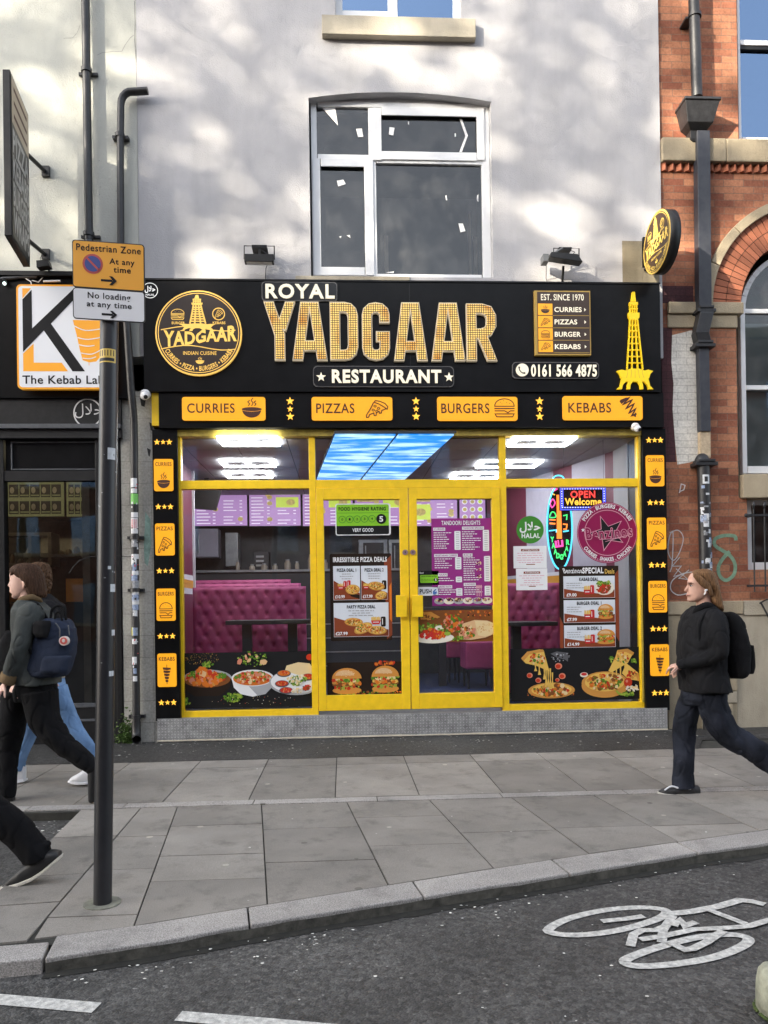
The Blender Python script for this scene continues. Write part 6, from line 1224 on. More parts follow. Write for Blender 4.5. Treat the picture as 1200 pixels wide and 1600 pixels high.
pts = [(517, 480), (556, 530), (622, 505), (590, 563), (628, 612), (570, 602), (532, 652), (524, 592), (452, 566), (520, 544)]
c.poly(pts, 'badge_line', 2); c.poly([(cu+(a-cu)*.90, cv_+(b-cv_)*.90) for a, b in pts], 'ink_black', 3); c.star(434, 549, 10, 'ink_white', 3)
wv = lambda a, b, A, B: (A+6*(.5-b), B-14*(a-.5)+5*sin(a*3))
c.text('Benzinos', 444, 530, 672, 590, 'badge_line', .055, 4, 0, 1.12, 0, wv); c.text('Benzinos', 447, 533, 669, 587, 'badge_plum', .020, 5, 0, 1.2, 0, wv); c.stroke([(540, 606), (600, 588), (668, 572)], [2, 5, 2], 'badge_line', 5)
sheet('round_logo_sticker', 'large round plum sticker with a black star on the right window', 'sticker', c)
rk = random.Random(27); c = Z9(GPY); c.rect(316, 722, 602, 1114, 'f_dark', 0); c.poly([(585, 760), (602, 740), (602, 1090), (585, 1060)], 'ink_brown', 1); c.poly([(316, 960), (333, 1000), (333, 1114), (316, 1114)], 'ink_brown', 1)
c.text('Benzinos', 336, 732, 426, 756, 'ink_white', .015, 2, 0, 1.05, -.3); c.text('SPECIAL', 428, 729, 530, 758, 'ink_white', .045, 2, 0, 1.16); c.text('Deals', 536, 737, 582, 760, 'f_cheese', .02, 2)
for v0, v1, t, pr in ((770, 876, 'KABAB DEAL', '£9.00'), (885, 994, 'BURGER DEAL 1', '£7.99'), (1006, 1113, 'BURGER DEAL 2', '£14.99')):
    c.rect(336, v0, 583, v1, 'paper_pale', 2); c.poly([(338, v1-46), (420, v1-32), (500, v1-22), (581, v1-40), (581, v1-2), (338, v1-2)], 'ink_brown', 3); k = 92 if 'K' in t[:1] else 118
    c.text(t, 458-k/2, v0+7, 458+k/2, v0+24, 'ink_black', .03, 4, 0, 1.12); lines(c, 350, v0+32, 440, 3, 11, 'ink_grey', 4, rk, .35); c.text(pr, 350, v1-24, 350+(48 if len(pr) < 6 else 58), v1-8, 'ink_white', .04, 5)
    can(c, 463, v1-62, 20, 42, 4); fries_cup(c, 432, v1-38, 34, 40, 5, rk)
    if 'KABAB' in t: c.ell(532, v0+58, 47, 34, 'f_white', 5); blobs(c, 532, v0+62, 34, 22, 34, 9, ('f_red', 'ink_red', 'f_brown'), 6, rk); leaves(c, 528, v0+36, 36, 10, 20, 9, 6, rk)
    else: burger_pic(c, 536, v0+56, 78 if '1' in t else 92, 74, 5, rk)
sheet('deals_poster', 'tall dark poster of three meal deals on the right window', 'poster', c)
rk = random.Random(28); c = Z9(GPY); c.rect(78, 1114, 733, 1366, 'ink_black', 0)
pizza(c, 272, 1316, 112, 38, 1, rk, n=70); blobs(c, 262, 1335, 120, 18, 20, 4, ('f_brown', 'f_orange'), .5, rk)
c.poly([(128, 1160), (160, 1128), (218, 1118), (236, 1122), (262, 1222), (248, 1218), (200, 1196), (150, 1184)], 'f_cheese', 6); c.poly([(128, 1160), (158, 1128), (232, 1118), (240, 1130), (170, 1140), (140, 1172)], 'f_crust', 7); blobs(c, 205, 1162, 40, 26, 22, 9, ('f_red', 'f_orange', 'f_cream', 'f_green'), 8, rk)
for u, a, b in ((246, 1205, 1300), (256, 1215, 1300), (266, 1210, 1310), (276, 1230, 1305), (214, 1190, 1240), (196, 1188, 1222), (238, 1205, 1262)): c.poly([(u-4, a), (u+4, a), (u+2, (a+b)/2), (u+8, b), (u-7, b), (u-2, (a+b)/2)], 'f_cheese', 9)
for u, v, r in ((168, 1242, 14), (209, 1266, 14), (306, 1200, 17), (323, 1248, 16), (300, 1266, 10)): c.ell(u, v, r, r*.9, 'f_pink', 9); c.ell(u-2, v+1, r*.7, r*.6, 'f_red', 10)
blobs(c, 320, 1160, 46, 24, 20, 6, ('f_bowl', 'ink_grey', 'f_dark'), .6, rk); c.poly([(270, 1140), (300, 1130), (356, 1138), (352, 1180), (340, 1170), (300, 1160)], 'f_bowl', .9)
c.ell(530, 1296, 114, 60, 'f_crust', 2, n=36); pizza(c, 528, 1284, 112, 54, 3, rk, n=70)
for pp in ([(590, 1128), (640, 1124), (668, 1140), (640, 1190), (560, 1235), (545, 1228), (580, 1160)], [(632, 1192), (690, 1240), (698, 1278), (640, 1270), (610, 1240)]): c.poly(pp, 'f_cheese', 8)
c.poly([(590, 1128), (640, 1122), (670, 1142), (664, 1154), (630, 1138), (592, 1140)], 'f_crust', 9); c.poly([(688, 1238), (700, 1278), (686, 1280), (676, 1246)], 'f_crust', 9)
blobs(c, 610, 1165, 34, 24, 16, 8, ('f_red', 'f_crust', 'f_green', 'f_cream'), 10, rk); blobs(c, 655, 1248, 26, 20, 14, 8, ('f_red', 'f_crust', 'f_brown'), 10, rk)
for u in (566, 584, 604, 626): c.poly([(u-4, 1190), (u+4, 1190), (u+2, 1250), (u-3, 1250)], 'f_cheese', 7)
leaves(c, 560, 1170, 8, 14, 8, 8, 8, rk); leaves(c, 668, 1182, 14, 10, 10, 8, 11, rk); c.ell(638, 1284, 20, 22, 'f_red', 12); c.ell(632, 1278, 6, 7, 'f_pink', 13); blobs(c, 662, 1312, 34, 14, 16, 9, ('f_white', 'f_cream', 'f_white'), 12, rk); leaves(c, 640, 1338, 26, 10, 14, 9, 12, rk); c.stroke(smooth([(580, 1322), (600, 1340), (640, 1342)], 4, False), 10, 'f_lime', 12)
c.ell(428, 1244, 19, 12, 'f_white', 4); c.ell(428, 1241, 14, 7, 'ink_red', 5)
clip_x(c.mb, XN1+.002, XK0-.002, zb1, 99)
sheet('pizza_vinyl', 'dark vinyl picture of two pizzas along the foot of the right window', 'vinyl picture', c)
# lit signs hung inside the right window
mat('neon_cyan', (.02, .4, .6), .4, emit=.38, ecol=(.10, .65, .95)); mat('neon_green', (.03, .6, .1), .4, emit=.4, ecol=(.06, .85, .18)); mat('neon_orange', (.8, .2, .03), .4, emit=.45, ecol=(1, .22, .03)); mat('neon_pink', (.8, .05, .3), .4, emit=.4, ecol=(1, .08, .38)); mat('neon_yellow', (.8, .6, .05), .4, emit=.36, ecol=(1, .5, .06)); mat('led_red', (.8, .03, .03), .4, emit=.5, ecol=(1, .05, .04)); mat('led_blue', (.03, .05, .6), .4, emit=.45, ecol=(.07, .10, 1)); mat('led_white', (.7, .7, .9), .4, emit=.4, ecol=(.75, .75, 1)); mat('acrylic_black', (.012, .012, .014), .2)
NY = .20
c = Z9(NY); cu, cv_, ru, rv = 320, 536, 60, 200; c.ell(cu, cv_, ru, rv, 'acrylic_black', 0, .012, n=48); neon = thing('neon_sign', 'tall oval neon sign with cyan rim, orange tower and green letters', 'neon sign', px(874, 886, NY)); c.mb.build('backing', neon)
c = Z9(NY); c.arc(cu, cv_, ru, rv, 0, 360, 7, 'neon_cyan', 14, n=56, d=.01); c.arc(cu-2, 305, 26, 18, 180, 360, 6, 'neon_cyan', 15, n=14, d=.01); c.mb.build('rim_tube', neon)
c = Z9(NY); c.poly([(308, 380), (324, 380), (328, 450), (330, 590), (306, 590), (308, 450)], 'neon_orange', 14, .008); c.stroke([(300, 600), (302, 628), (332, 624), (330, 596)], 9, 'neon_pink', 16, d=.006); c.stroke([(312, 596), (314, 622)], 6, 'neon_pink', 15, d=.006); c.mb.build('tower_tube', neon)
c = Z9(NY)
for i, (ch, u, v, a) in enumerate((('Y', 276, 592, .5), ('A', 281, 622, .6), ('A', 290, 650, .7), ('D', 302, 670, .9), ('G', 318, 676, 1.2), ('A', 334, 662, 1.6), ('A', 344, 636, 2), ('R', 350, 606, 2.2))): c.text(ch, u, v-12, u+17, v+14, 'neon_green', .05, 14+.1*i)
c.mb.build('letter_tube', neon)
c = Z9(NY)
c.stroke(smooth([(276, 420), (290, 400), (300, 420), (285, 440), (276, 420)], 3, False), 6, 'neon_pink', 14); c.stroke([(284, 350), (304, 338), (310, 352), (288, 364)], 6, 'neon_pink', 14.5); c.stroke(smooth([(274, 480), (284, 462), (298, 466), (302, 486), (276, 488)], 3), 5, 'neon_green', 15, closed=True); c.stroke([(272, 498), (302, 500)], 6, 'neon_orange', 15); c.stroke([(272, 516), (300, 518)], 8, 'neon_orange', 15.5); c.stroke([(336, 520), (356, 522), (352, 545), (338, 544)], 6, 'neon_orange', 15)
c.stroke([(268, 552), (304, 548), (304, 560)], 6, 'neon_cyan', 16); c.stroke([(336, 556), (364, 552)], 7, 'neon_cyan', 16); c.stroke([(282, 372), (300, 380)], 5, 'neon_yellow', 16); c.stroke([(338, 480), (356, 476), (354, 500)], 5, 'neon_green', 16); c.stroke([(286, 334), (302, 326)], 6, 'neon_pink', 17)
c.mb.build('picture_tube', neon)
OY = .11
c = Z9(OY); c.rect(322, 336, 546, 456, 'acrylic_black', 0, .02); opn = thing('open_sign', 'blue bordered LED sign reading OPEN Welcome in the right window', 'led sign', px(911, 798, OY)); c.mb.build('panel', opn)
c = Z9(OY)
for k in range(2):
    o_ = 5+k*10; c.stroke([(322+o_, 336+o_), (546-o_, 336+o_), (546-o_, 456-o_), (322+o_, 456-o_)], 5, 'led_blue', 18+k, closed=True)
for i in range(17): u = 334+12.5*i; c.ell(u, 352, 2.6, 3, 'led_white', 21, n=6); c.ell(u, 441, 2.6, 3, 'led_white', 21, n=6)
for i in range(7): v = 364+11.5*i; c.ell(332, v, 2.6, 3, 'led_white', 21, n=6); c.ell(535, v, 2.6, 3, 'led_white', 21, n=6)
c.mb.build('border', opn)
c = Z9(OY); c.text('OPEN', 374, 361, 492, 396, 'led_red', .02, 20, 0, 1.1); c.text('Welcome', 346, 396, 522, 430, 'neon_yellow', .03, 20, 0, 1.08); c.mb.build('lettering', opn)
mb = MB()
for u in (340, 530): p = px(770+u/3.077, 650+336/3.077, OY); mb.tube([(p.x, OY-.02, p.z), (p.x, OY-.02, CZ-.02)], .002, 'black_iron', 5)
mb.build('hanging_wire', opn)
# ------------------------------------------------------------------ downpipes
def pipe_px(L, y): return [px(u, v, y) for u, v in L]
t = thing('downpipe', 'straight black downpipe on the pale wall left of the parking sign', 'downpipe', px(139, 380, -.08), 'black downpipes on the fronts')
mb = MB(); mb.tube(pipe_px([(133.5, -200), (133.5, 0), (139, 375)], -.08), .043, 'black_iron', 14); mb.tube(pipe_px([(139, 368), (139.4, 440)], -.08), .038, 'grey_paint', 12); mb.build('pipe', t)
for v in (-60, 110, 366): u = 133.5+v*.0147; mb = MB(); p = px(u, v, -.08); mb.tube([p+Vector((0, 0, -.022)), p+Vector((0, 0, .022))], .056, 'black_iron', 14); mb.box(p.x-.10, p.x+.10, -.03, .0, p.z-.014, p.z+.014, 'black_iron'); mb.build('bracket', t)
t = thing('downpipe', 'black downpipe with a bent top and a stickered foot on the pier between the shops', 'downpipe', px(212, 1150, -.09), 'black downpipes on the fronts')
mb = MB(); ly = -.085
top = [px(231, 142, ly), px(214, 143, ly)]+[px(206-17*sin(R_(a)), 162-19*cos(R_(a)), ly) for a in (15, 35, 55, 75, 90)]+[px(188, 235, ly), px(189, 400, ly)]
mb.tube(top, .046, 'black_iron', 12, sq=.8); mb.build('bend', t)
yy = -.19
mb = MB(); mb.tube([px(189, 395, ly), px(192, 440, -.2), px(196, 470, yy), px(205, 610, yy), px(209, 650, -.12), px(210, 700, -.09), px(213, 1100, -.09), px(213, 1140, -.09)], .040, 'black_iron', 12); mb.build('pipe', t)
mb = MB(); mb.tube([px(213, 1128, -.09), px(213, 1146, -.09), px(213.5, 1153, -.12), px(213.5, 1156, -.17)], .047, 'black_iron', 12, caps=False); mb.build('shoe', t)
for v in (212, 840, 922, 1120): u = 187 if v < 300 else 207.5+(v-700)*.0075+2; y_ = ly if v < 300 else -.09; mb = MB(); p = px(u, v, y_); mb.tube([p+Vector((0, 0, -.02)), p+Vector((0, 0, .02))], .052, 'black_iron', 12); mb.box(p.x-.085, p.x+.085, y_+.02, -.02 if v > 300 else 0, p.z-.016, p.z+.016, 'black_iron'); mb.build('bracket', t)
# stickers wrapped round the lower pipe
mat('st_white', (.62, .64, .66), .5, var=.25, vscale=40); mat('st_blue', (.25, .32, .48), .5, var=.5, vscale=50); mat('st_green', (.16, .48, .10), .5); mat('st_yellow', (.68, .62, .05), .5); mat('st_red', (.5, .05, .08), .5); mat('st_grey', (.30, .31, .33), .5, var=.5, vscale=60); mat('st_black', (.02, .02, .022), .5)
def sticker(mb, ctr_fn, v0, v1, a0, a1, r, m, n=6, y=-.09):
    P_ = [ctr_fn(v0), ctr_fn(v1)]
    vs_ = [p+Vector((r*sin(R_(a0+(a1-a0)*i/n)), -r*cos(R_(a0+(a1-a0)*i/n)), 0)) for p in P_ for i in range(n+1)]
    q = MB(); q.add(vs_, [(n+1+i, n+2+i, i+1, i) for i in range(n)], m, True); mb.append(q)
cf = lambda v: px(210+(v-700)*.0075, v, -.09)
rk = random.Random(31); mb = []
for v0, v1, m in ((748, 762, 'st_white'), (764, 771, 'st_white'), (772, 788, 'st_green'), (801, 809, 'st_white'), (810, 834, 'st_white'), (812, 826, 'st_red'), (842, 855, 'st_grey')): sticker(mb, cf, v0, v1, rk.uniform(-80, -50), rk.uniform(45, 80), .0412+.0006*rk.random(), m)
v = 866
while v < 985:
    h = rk.uniform(5, 13); sticker(mb, cf, v, v+h, rk.uniform(-85, -30), rk.uniform(30, 85), .0412+.0008*rk.random(), rk.choice(('st_blue', 'st_white', 'st_grey', 'st_blue', 'st_black', 'st_white'))); v += h*rk.uniform(.7, 1.1)
for v0, v1, m in ((980, 993, 'st_yellow'), (998, 1006, 'st_white'), (1026, 1038, 'st_white'), (1044, 1052, 'st_blue'), (1056, 1064, 'st_white')): sticker(mb, cf, v0, v1, rk.uniform(-70, -20), rk.uniform(20, 70), .0416, m)
for i in range(46):
    v = rk.uniform(750, 1060); a = rk.uniform(-60, 50); sticker(mb, cf, v, v+rk.uniform(1, 3.5), a, a+rk.uniform(10, 28), .0424+.0004*rk.random(), rk.choice(('st_black', 'st_black', 'st_red', 'st_white')), 3)
[q.build('sticker', t) for q in mb]
t = thing('downpipe', 'black iron downpipe with hopper head on the red brick building', 'downpipe', px(1100, 900, -.1), 'black downpipes on the fronts')
hy = -.13
mb = MB(); mb.tube(pipe_px([(1083, -250), (1084, 0), (1089, 152)], hy), .058, 'black_iron', 16); mb.build('pipe', t)
for v in (25, -140): mb = MB(); p = px(1084.5+v*.03, v, hy); mb.tube([p+Vector((0, 0, -.018)), p+Vector((0, 0, .018))], .072, 'black_iron', 16); mb.box(p.x-.10, p.x-.0, hy, RY, p.z-.03, p.z-.006, 'black_iron'); mb.build('bracket', t)
def rect_ring(cx, y0, y1, hw, z): return [Vector((cx-hw, y0, z)), Vector((cx+hw, y0, z)), Vector((cx+hw, y1, z)), Vector((cx-hw, y1, z))]
mb = MB(); cx = RX(1094.5, 175, -.16); zt_h, zb_h, zn = RZ(1095, 157, -.16), RZ(1095, 193, -.16), RZ(1095, 213, -.16)
mb.loft([rect_ring(cx+.01, -.06, RY, .05, zn), rect_ring(cx+.01, -.07, RY, .085, zn+.03), rect_ring(cx+.01, -.08, RY, .09, zb_h-.03), rect_ring(cx, -.16, RY, .145, zb_h+.02), rect_ring(cx, -.22, RY, .195, zt_h-.03), rect_ring(cx, -.235, RY, .205, zt_h-.03), rect_ring(cx, -.235, RY, .205, zt_h)], 'black_iron', sm=False); mb.build('hopper', t, bevel=.006)
def sq_pipe(L, hw, dy, m, y): 
    mb = MB(); mb.loft([[Vector((p.x-hw, p.y-dy, p.z)), Vector((p.x+hw, p.y-dy, p.z)), Vector((p.x+hw, p.y+dy, p.z)), Vector((p.x-hw, p.y+dy, p.z))] for p in L], m, sm=False); return mb
yq = -.05
mat('black_iron_worn', (.03, .032, .038), .5, var=.6, vscale=9, var2=(.018, .02, .03))
sq_pipe([px(1099, 493, yq), px(1096, 208, yq)], .072, .055, 'black_iron_worn', yq).build('square_pipe', t, bevel=.005)
sq_pipe([px(1098, 538, yq), px(1094, 522, -.07), px(1101, 492, -.07), px(1101, 484, yq)], .078, .06, 'black_iron', yq).build('offset', t, bevel=.008)
sq_pipe([px(1100, 675, yq+.01), px(1097, 536, yq+.01)], .058, .045, 'black_iron_worn', yq).build('square_pipe', t, bevel=.005)
mat('bare_timber', (.48, .38, .26), .8, var=.35, vscale=20)
sq_pipe([px(1100.5, 716, yq+.02), px(1100, 672, yq+.02)], .057, .035, 'bare_timber', yq).build('timber_packing', t)
for v, hw in ((488, .105), (542, .115), (726, .125)):
    mb = MB(); p = px(1100 if v != 542 else 1098, v, yq); mb.box(p.x-hw, p.x+hw, yq-.075, RY, p.z-.02, p.z+.02, 'black_iron'); mb.box(p.x-hw*.75, p.x+hw*.75, yq-.085, RY, p.z+.02, p.z+.05, 'black_iron'); mb.build('bracket', t, bevel=.006)
mb = MB(); mb.ball(px(1097, 722, yq), (.085, .07, .1), 'black_iron', 12, 8); mb.build('collar', t)
cg = lambda v: px(1099+(v-726)*.022, v, yq)
mb = MB(); mb.tube([cg(724), cg(908)], .068, 'black_iron', 14); mb.tube([cg(905), cg(1140)], .068, 'black_iron', 14); mb.build('pipe', t)
rk = random.Random(33); mb = []
sticker(mb, cg, 743, 757, -35, 30, .0695, 'st_white'); sticker(mb, cg, 746, 754, -18, 12, .0702, 'st_black', 3)
for i in range(60):
    v = rk.uniform(758, 903); h = rk.uniform(3, 12) if v > 800 else rk.uniform(2, 6); a = rk.uniform(-65, 30); sticker(mb, cg, v, v+h, a, a+rk.uniform(18, 50), .0692+.0012*rk.random(), rk.choice(('st_white', 'st_white', 'st_grey', 'st_black', 'st_blue')), 4)
[q.build('sticker', t) for q in mb]
# ------------------------------------------------------------------ floodlights and cameras
def floodlight(u, v, lab, tilt=0.0):
    t = thing('floodlight', lab, 'floodlight', px(u, v+12, -.15), 'floodlights over the shop signs'); p = px(u, v, -.22); W, H = .155, .05
    mb = MB(); mb.box(p.x-W, p.x+W, -.26, -.17, p.z-H-.012, p.z+H-.03, 'black_paint'); 
    for i in range(9): mb.box(p.x-W+.015+i*.034, p.x-W+.025+i*.034, -.17, -.14, p.z-H, p.z+H-.045, 'black_paint')
    mb.build('housing', t, bevel=.006)
    mb = MB(); mb.add([(p.x-W+.02, -.255, p.z-H-.0135), (p.x+W-.02, -.255, p.z-H-.0135), (p.x+W-.02, -.18, p.z-H-.0135), (p.x-W+.02, -.18, p.z-H-.0135)], [(3, 2, 1, 0)], 'white_plastic'); mb.build('lens', t)
    mb = MB(); z1 = p.z+.13
    mb.tube([(p.x-W-.004, -.215, p.z-.02), (p.x-W-.004, -.20, z1), (p.x+W+.004, -.20, z1), (p.x+W+.004, -.215, p.z-.02)], .007, 'black_paint', 6); mb.box(p.x-.08, p.x+.08, -.20, -.0, z1-.016, z1+.012, 'black_paint'); mb.box(p.x-.013, p.x+.013, -.19, -.16, p.z+.0, z1-.016, 'black_paint'); mb.build('bracket', t)
    mb = MB(); mb.tube([(p.x+.02, -.18, z1-.03), (p.x+.07, -.16, p.z+.07), (p.x+.11, -.12, p.z+.04), (p.x+.05, -.02, p.z-.03), (p.x+.04, -.008, p.z-.22)], .005, 'grey_paint', 6); mb.build('cable', t)
floodlight(405, 402, 'black floodlight on its bracket above the ROYAL plate, left of the window')
t = thing('floodlight', 'black tilted floodlight with a side bracket right of the window', 'floodlight', px(885, 430, -.2), 'floodlights over the shop signs')
p = px(884, 404, -.24); mb = MB(); mb.loft([[Vector((p.x-.19, -.30, p.z-.01)), Vector((p.x+.17, -.30, p.z-.06)), Vector((p.x+.17, -.16, p.z-.05)), Vector((p.x-.19, -.16, p.z))], [Vector((p.x-.17, -.29, p.z+.05)), Vector((p.x+.12, -.29, p.z+.03)), Vector((p.x+.12, -.16, p.z+.04)), Vector((p.x-.17, -.16, p.z+.06))]], 'black_paint', sm=False); mb.build('housing', t, bevel=.005)
mb = MB(); z1 = px(884, 388, -.2).z; mb.tube([(p.x-.12, -.2, p.z+.02), (p.x-.12, -.2, z1), (p.x+.16, -.2, z1), (p.x+.16, -.2, p.z)], .007, 'black_paint', 6); mb.box(p.x-.06, p.x+.08, -.2, -.004, z1-.012, z1+.014, 'black_paint'); mb.tube([(p.x-.14, -.2, p.z+.06), (p.x-.02, -.2, z1)], .014, 'grey_paint', 8); mb.box(p.x-.24, p.x-.18, -.22, -.1, p.z-.02, p.z+.06, 'grey_paint'); mb.tube([(p.x+.0, -.15, p.z-.04), (p.x+.01, -.06, p.z-.20)], .014, 'black_paint', 8); mb.build('bracket', t)
mb = MB(); mb.tube([(p.x+.06, -.2, z1-.02), (p.x+.12, -.18, p.z+.10), (p.x+.04, -.1, p.z+.02)], .005, 'black_paint', 5); mb.build('cable', t); mb = MB(); mb.tube([(p.x-.19, -.15, p.z-.02), (p.x-.16, -.02, p.z-.12), (p.x-.12, -.01, p.z-.26)], .004, 'grey_paint', 5); mb.build('cable', t)
t = thing('floodlight', 'small black lamp over the neighbour sign at the far left', 'floodlight', px(68, 420, -.1), 'floodlights over the shop signs'); p = px(68, 414, -.16)
mb = MB(); mb.loft([[Vector((p.x-.05, -.22, p.z-.05)), Vector((p.x+.08, -.22, p.z-.03)), Vector((p.x+.08, -.12, p.z-.03)), Vector((p.x-.05, -.12, p.z-.05))], [Vector((p.x-.06, -.20, p.z+.03)), Vector((p.x+.06, -.20, p.z+.04)), Vector((p.x+.06, -.12, p.z+.04)), Vector((p.x-.06, -.12, p.z+.03))]], 'black_paint', sm=False); mb.build('housing', t)
mb = MB(); mb.tube([(p.x, -.14, p.z), (p.x, 0, p.z+.01)], .012, 'black_paint'); mb.tube([(p.x, -.14, p.z+.02), (p.x-.08, -.04, p.z+.12), (p.x-.06, -.004, p.z+.22)], .004, 'grey_paint', 5); mb.build('bracket', t)
def cctv(u, v, lab, s=1.0, y=-.16):
    t = thing('security_camera', lab, 'camera', px(u, v+10, y), 'white dome cameras'); p = px(u, v, y); mb = MB(); mb.tube([(p.x, y+.06, p.z+.03), (p.x, y+.02, p.z+.02), (p.x, y, p.z+.005)], [.052*s, .052*s, .046*s], 'white_plastic', 18); mb.build('base', t)
    mb = MB(); mb.ball((p.x+.005, y-.025, p.z-.01), .044*s, 'white_plastic', 18, 12); mb.build('dome', t); mb = MB(); d = Vector((.45, -.75, -.48)).normalized(); q = Vector((p.x+.005, y-.025, p.z-.01)); mb.tube([q+d*.03*s, q+d*.047*s], .022*s, 'near_black', 14); mb.build('lens', t)
cctv(226, 618, 'white dome camera under the left end of the fascia by the yellow post'); cctv(994, 669, 'white dome camera at the right end of the yellow shopfront head', .85, -.13)
# ------------------------------------------------------------------ neighbour signs
mat('kl_white', (.72, .73, .76), .35, emit=.02); mat('kl_orange', (.80, .34, .02), .35, emit=.04, ecol=(1, .42, .02))
t = thing('shop_sign', 'white square kebab shop sign with black K and orange L on the black fascia', 'shop sign', px(95, 608, FYL-.05)); ky = FYL-.06
c = zoomcv(0, 370, 4.286, ky, 280, 330); c.rrect(125, 335, 780, 1030, 30, 'kl_orange', 0, .05); c.mb.build('box', t)
c = zoomcv(0, 370, 4.286, ky, 280, 330); c.rrect(138, 347, 768, 1018, 24, 'kl_white', 44); c.poly([(166, 362), (224, 362), (166, 430)], 'kl_orange', 45); c.poly([(166, 795), (236, 728), (236, 855), (420, 855), (462, 912), (166, 912)], 'kl_orange', 45)
c.poly([(166, 436), (228, 372), (228, 628), (530, 320+20), (560, 380), (353, 596), (575, 912), (492, 912), (305, 642), (166, 785)], 'ink_black', 46)
c.poly([(497, 570), (740, 575), (722, 640), (706, 720), (690, 800), (650, 846), (603, 852), (560, 838), (540, 760), (524, 680)], 'kl_orange', 45); c.stroke([(602, 850), (602, 872)], 4, 'kl_orange', 46)
for L in ([(505, 610), (580, 640), (680, 630), (725, 618)], [(528, 688), (600, 700), (712, 680)], [(536, 735), (590, 745), (640, 740)], [(545, 790), (620, 798), (690, 765)], [(560, 825), (610, 828), (650, 815)]): c.stroke(smooth(L, 4, False), 6, 'kl_white', 47)
c.text('The Kebab Lab', 160, 940, 700, 996, 'ink_black', .015, 46, 0, 1.05); c.mb.build('artwork', t)
t = thing('halal_sign', 'white circle with halal script on the black band below the kebab shop sign', 'sign', px(135, 668, -.09)); c = zoomcv(0, 370, 4.286, -.075, 280, 330)
mat('chalk_white', (.6, .6, .6), .5); c.arc(578, 1180, 92, 93, 0, 360, 9, 'chalk_white', 1, n=48); c.text(ARAB, 492, 1118, 672, 1215, 'chalk_white', .0, 2); c.mb.build('script', t)
# projecting sign at the far left
t = thing('projecting_sign', 'tall black projecting sign with pale pizza kebab lettering at the left edge', 'sign', px(40, 400, -.5))
yo, yi = -1.02, -.34; xo = RX(17, 236, yo); zt1, zb1_ = RZ(13, 108, yo), RZ(13, 368, yo); xi = RX(45, 236, yi)
mb = MB(); mb.loft([[Vector((xo-.07, yo, zb1_)), Vector((xo, yo, zb1_)), Vector((xi, yi, zb1_)), Vector((xi-.07, yi, zb1_))], [Vector((xo-.07, yo, zt1)), Vector((xo, yo, zt1)), Vector((xi, yi, zt1)), Vector((xi-.07, yi, zt1))]], 'black_paint', sm=False); mb.build('box', t, bevel=.006)
mat('sign_fawn', (.40, .33, .24), .5); mat('sign_letters', (.40, .40, .39), .5)
axx = (Vector((xi, yi, 0))-Vector((xo, yo, 0))); Ls = axx.length; axx.normalize(); nr = Vector((-axx.y, axx.x, 0)); nr = nr if nr.x > 0 else -nr
c = Canvas(Vector((xo, yo, zt1))+nr*.004, axx, (0, 0, -1), nr); Hs = zt1-zb1_
c.rect(.02, .02, Ls-.02, Hs-.02, 'black_gloss', 0); c.rect(.03, .03, Ls-.03, Hs*.30, 'sign_fawn', 1)
for i in range(3): c.rect(.1, .1+i*.13, Ls-.1, .14+i*.13, 'sign_brown', 2)
for i, w_ in enumerate(('PIZZA', 'KEBABS', 'BURGERS', 'WRAPS')): c.text(w_, .05, Hs*(.33+.16*i), Ls-.05, Hs*(.33+.16*i)+.23, 'sign_letters', .03, 2)
c.mb.build('face', t)
mb = MB()
for v in (236, 371): z = RZ(45, v, yi); mb.tube([(xi-.05, yi, z), (RX(72, v+3), 0.0, z-.03)], .022, 'black_iron', 8); mb.box(RX(66, v), RX(78, v), -.03, .004, z-.08, z+.03, 'black_iron')
mb.build('bracket', t)
# cables and lamps over the neighbour fascia
t = thing('fascia_cable', 'loose white cables and conduit along the top of the black kebab shop fascia', 'cable', px(60, 440, -.1))
mb = MB(); mb.tube([px(0, 436, -.12), px(30, 433, -.12), px(58, 432, -.12)], .02, 'grey_paint', 8); mb.tube([px(68, 440, -.13), px(94, 439, -.13)], .012, 'white_plastic', 8); mb.build('conduit', t)
mb = MB(); mb.tube([px(40, 435, -.12), px(48, 440, -.13), px(50, 448, -.13)], .006, 'white_plastic', 6); mb.build('cable', t); mb = MB(); mb.tube([px(50, 438, -.12), px(60, 441, -.13), px(68, 432, -.1)], .005, 'white_plastic', 6); mb.build('cable', t)
mat('lamp_glow', (.8, .9, .9), .4, emit=.5, ecol=(.8, 1, .95)); t = thing('spot_lamp', 'small lit white spot lamp at the left end of the black fascia', 'lamp', px(7, 446, -.2)); mb = MB(); mb.ball(px(7, 443, -.19), .018, 'lamp_glow', 10, 8); mb.build('bulb', t); mb = MB(); mb.tube([px(7, 441, -.17), px(7, 436, -.10)], [.03, .02], 'black_paint', 10); mb.build('holder', t)
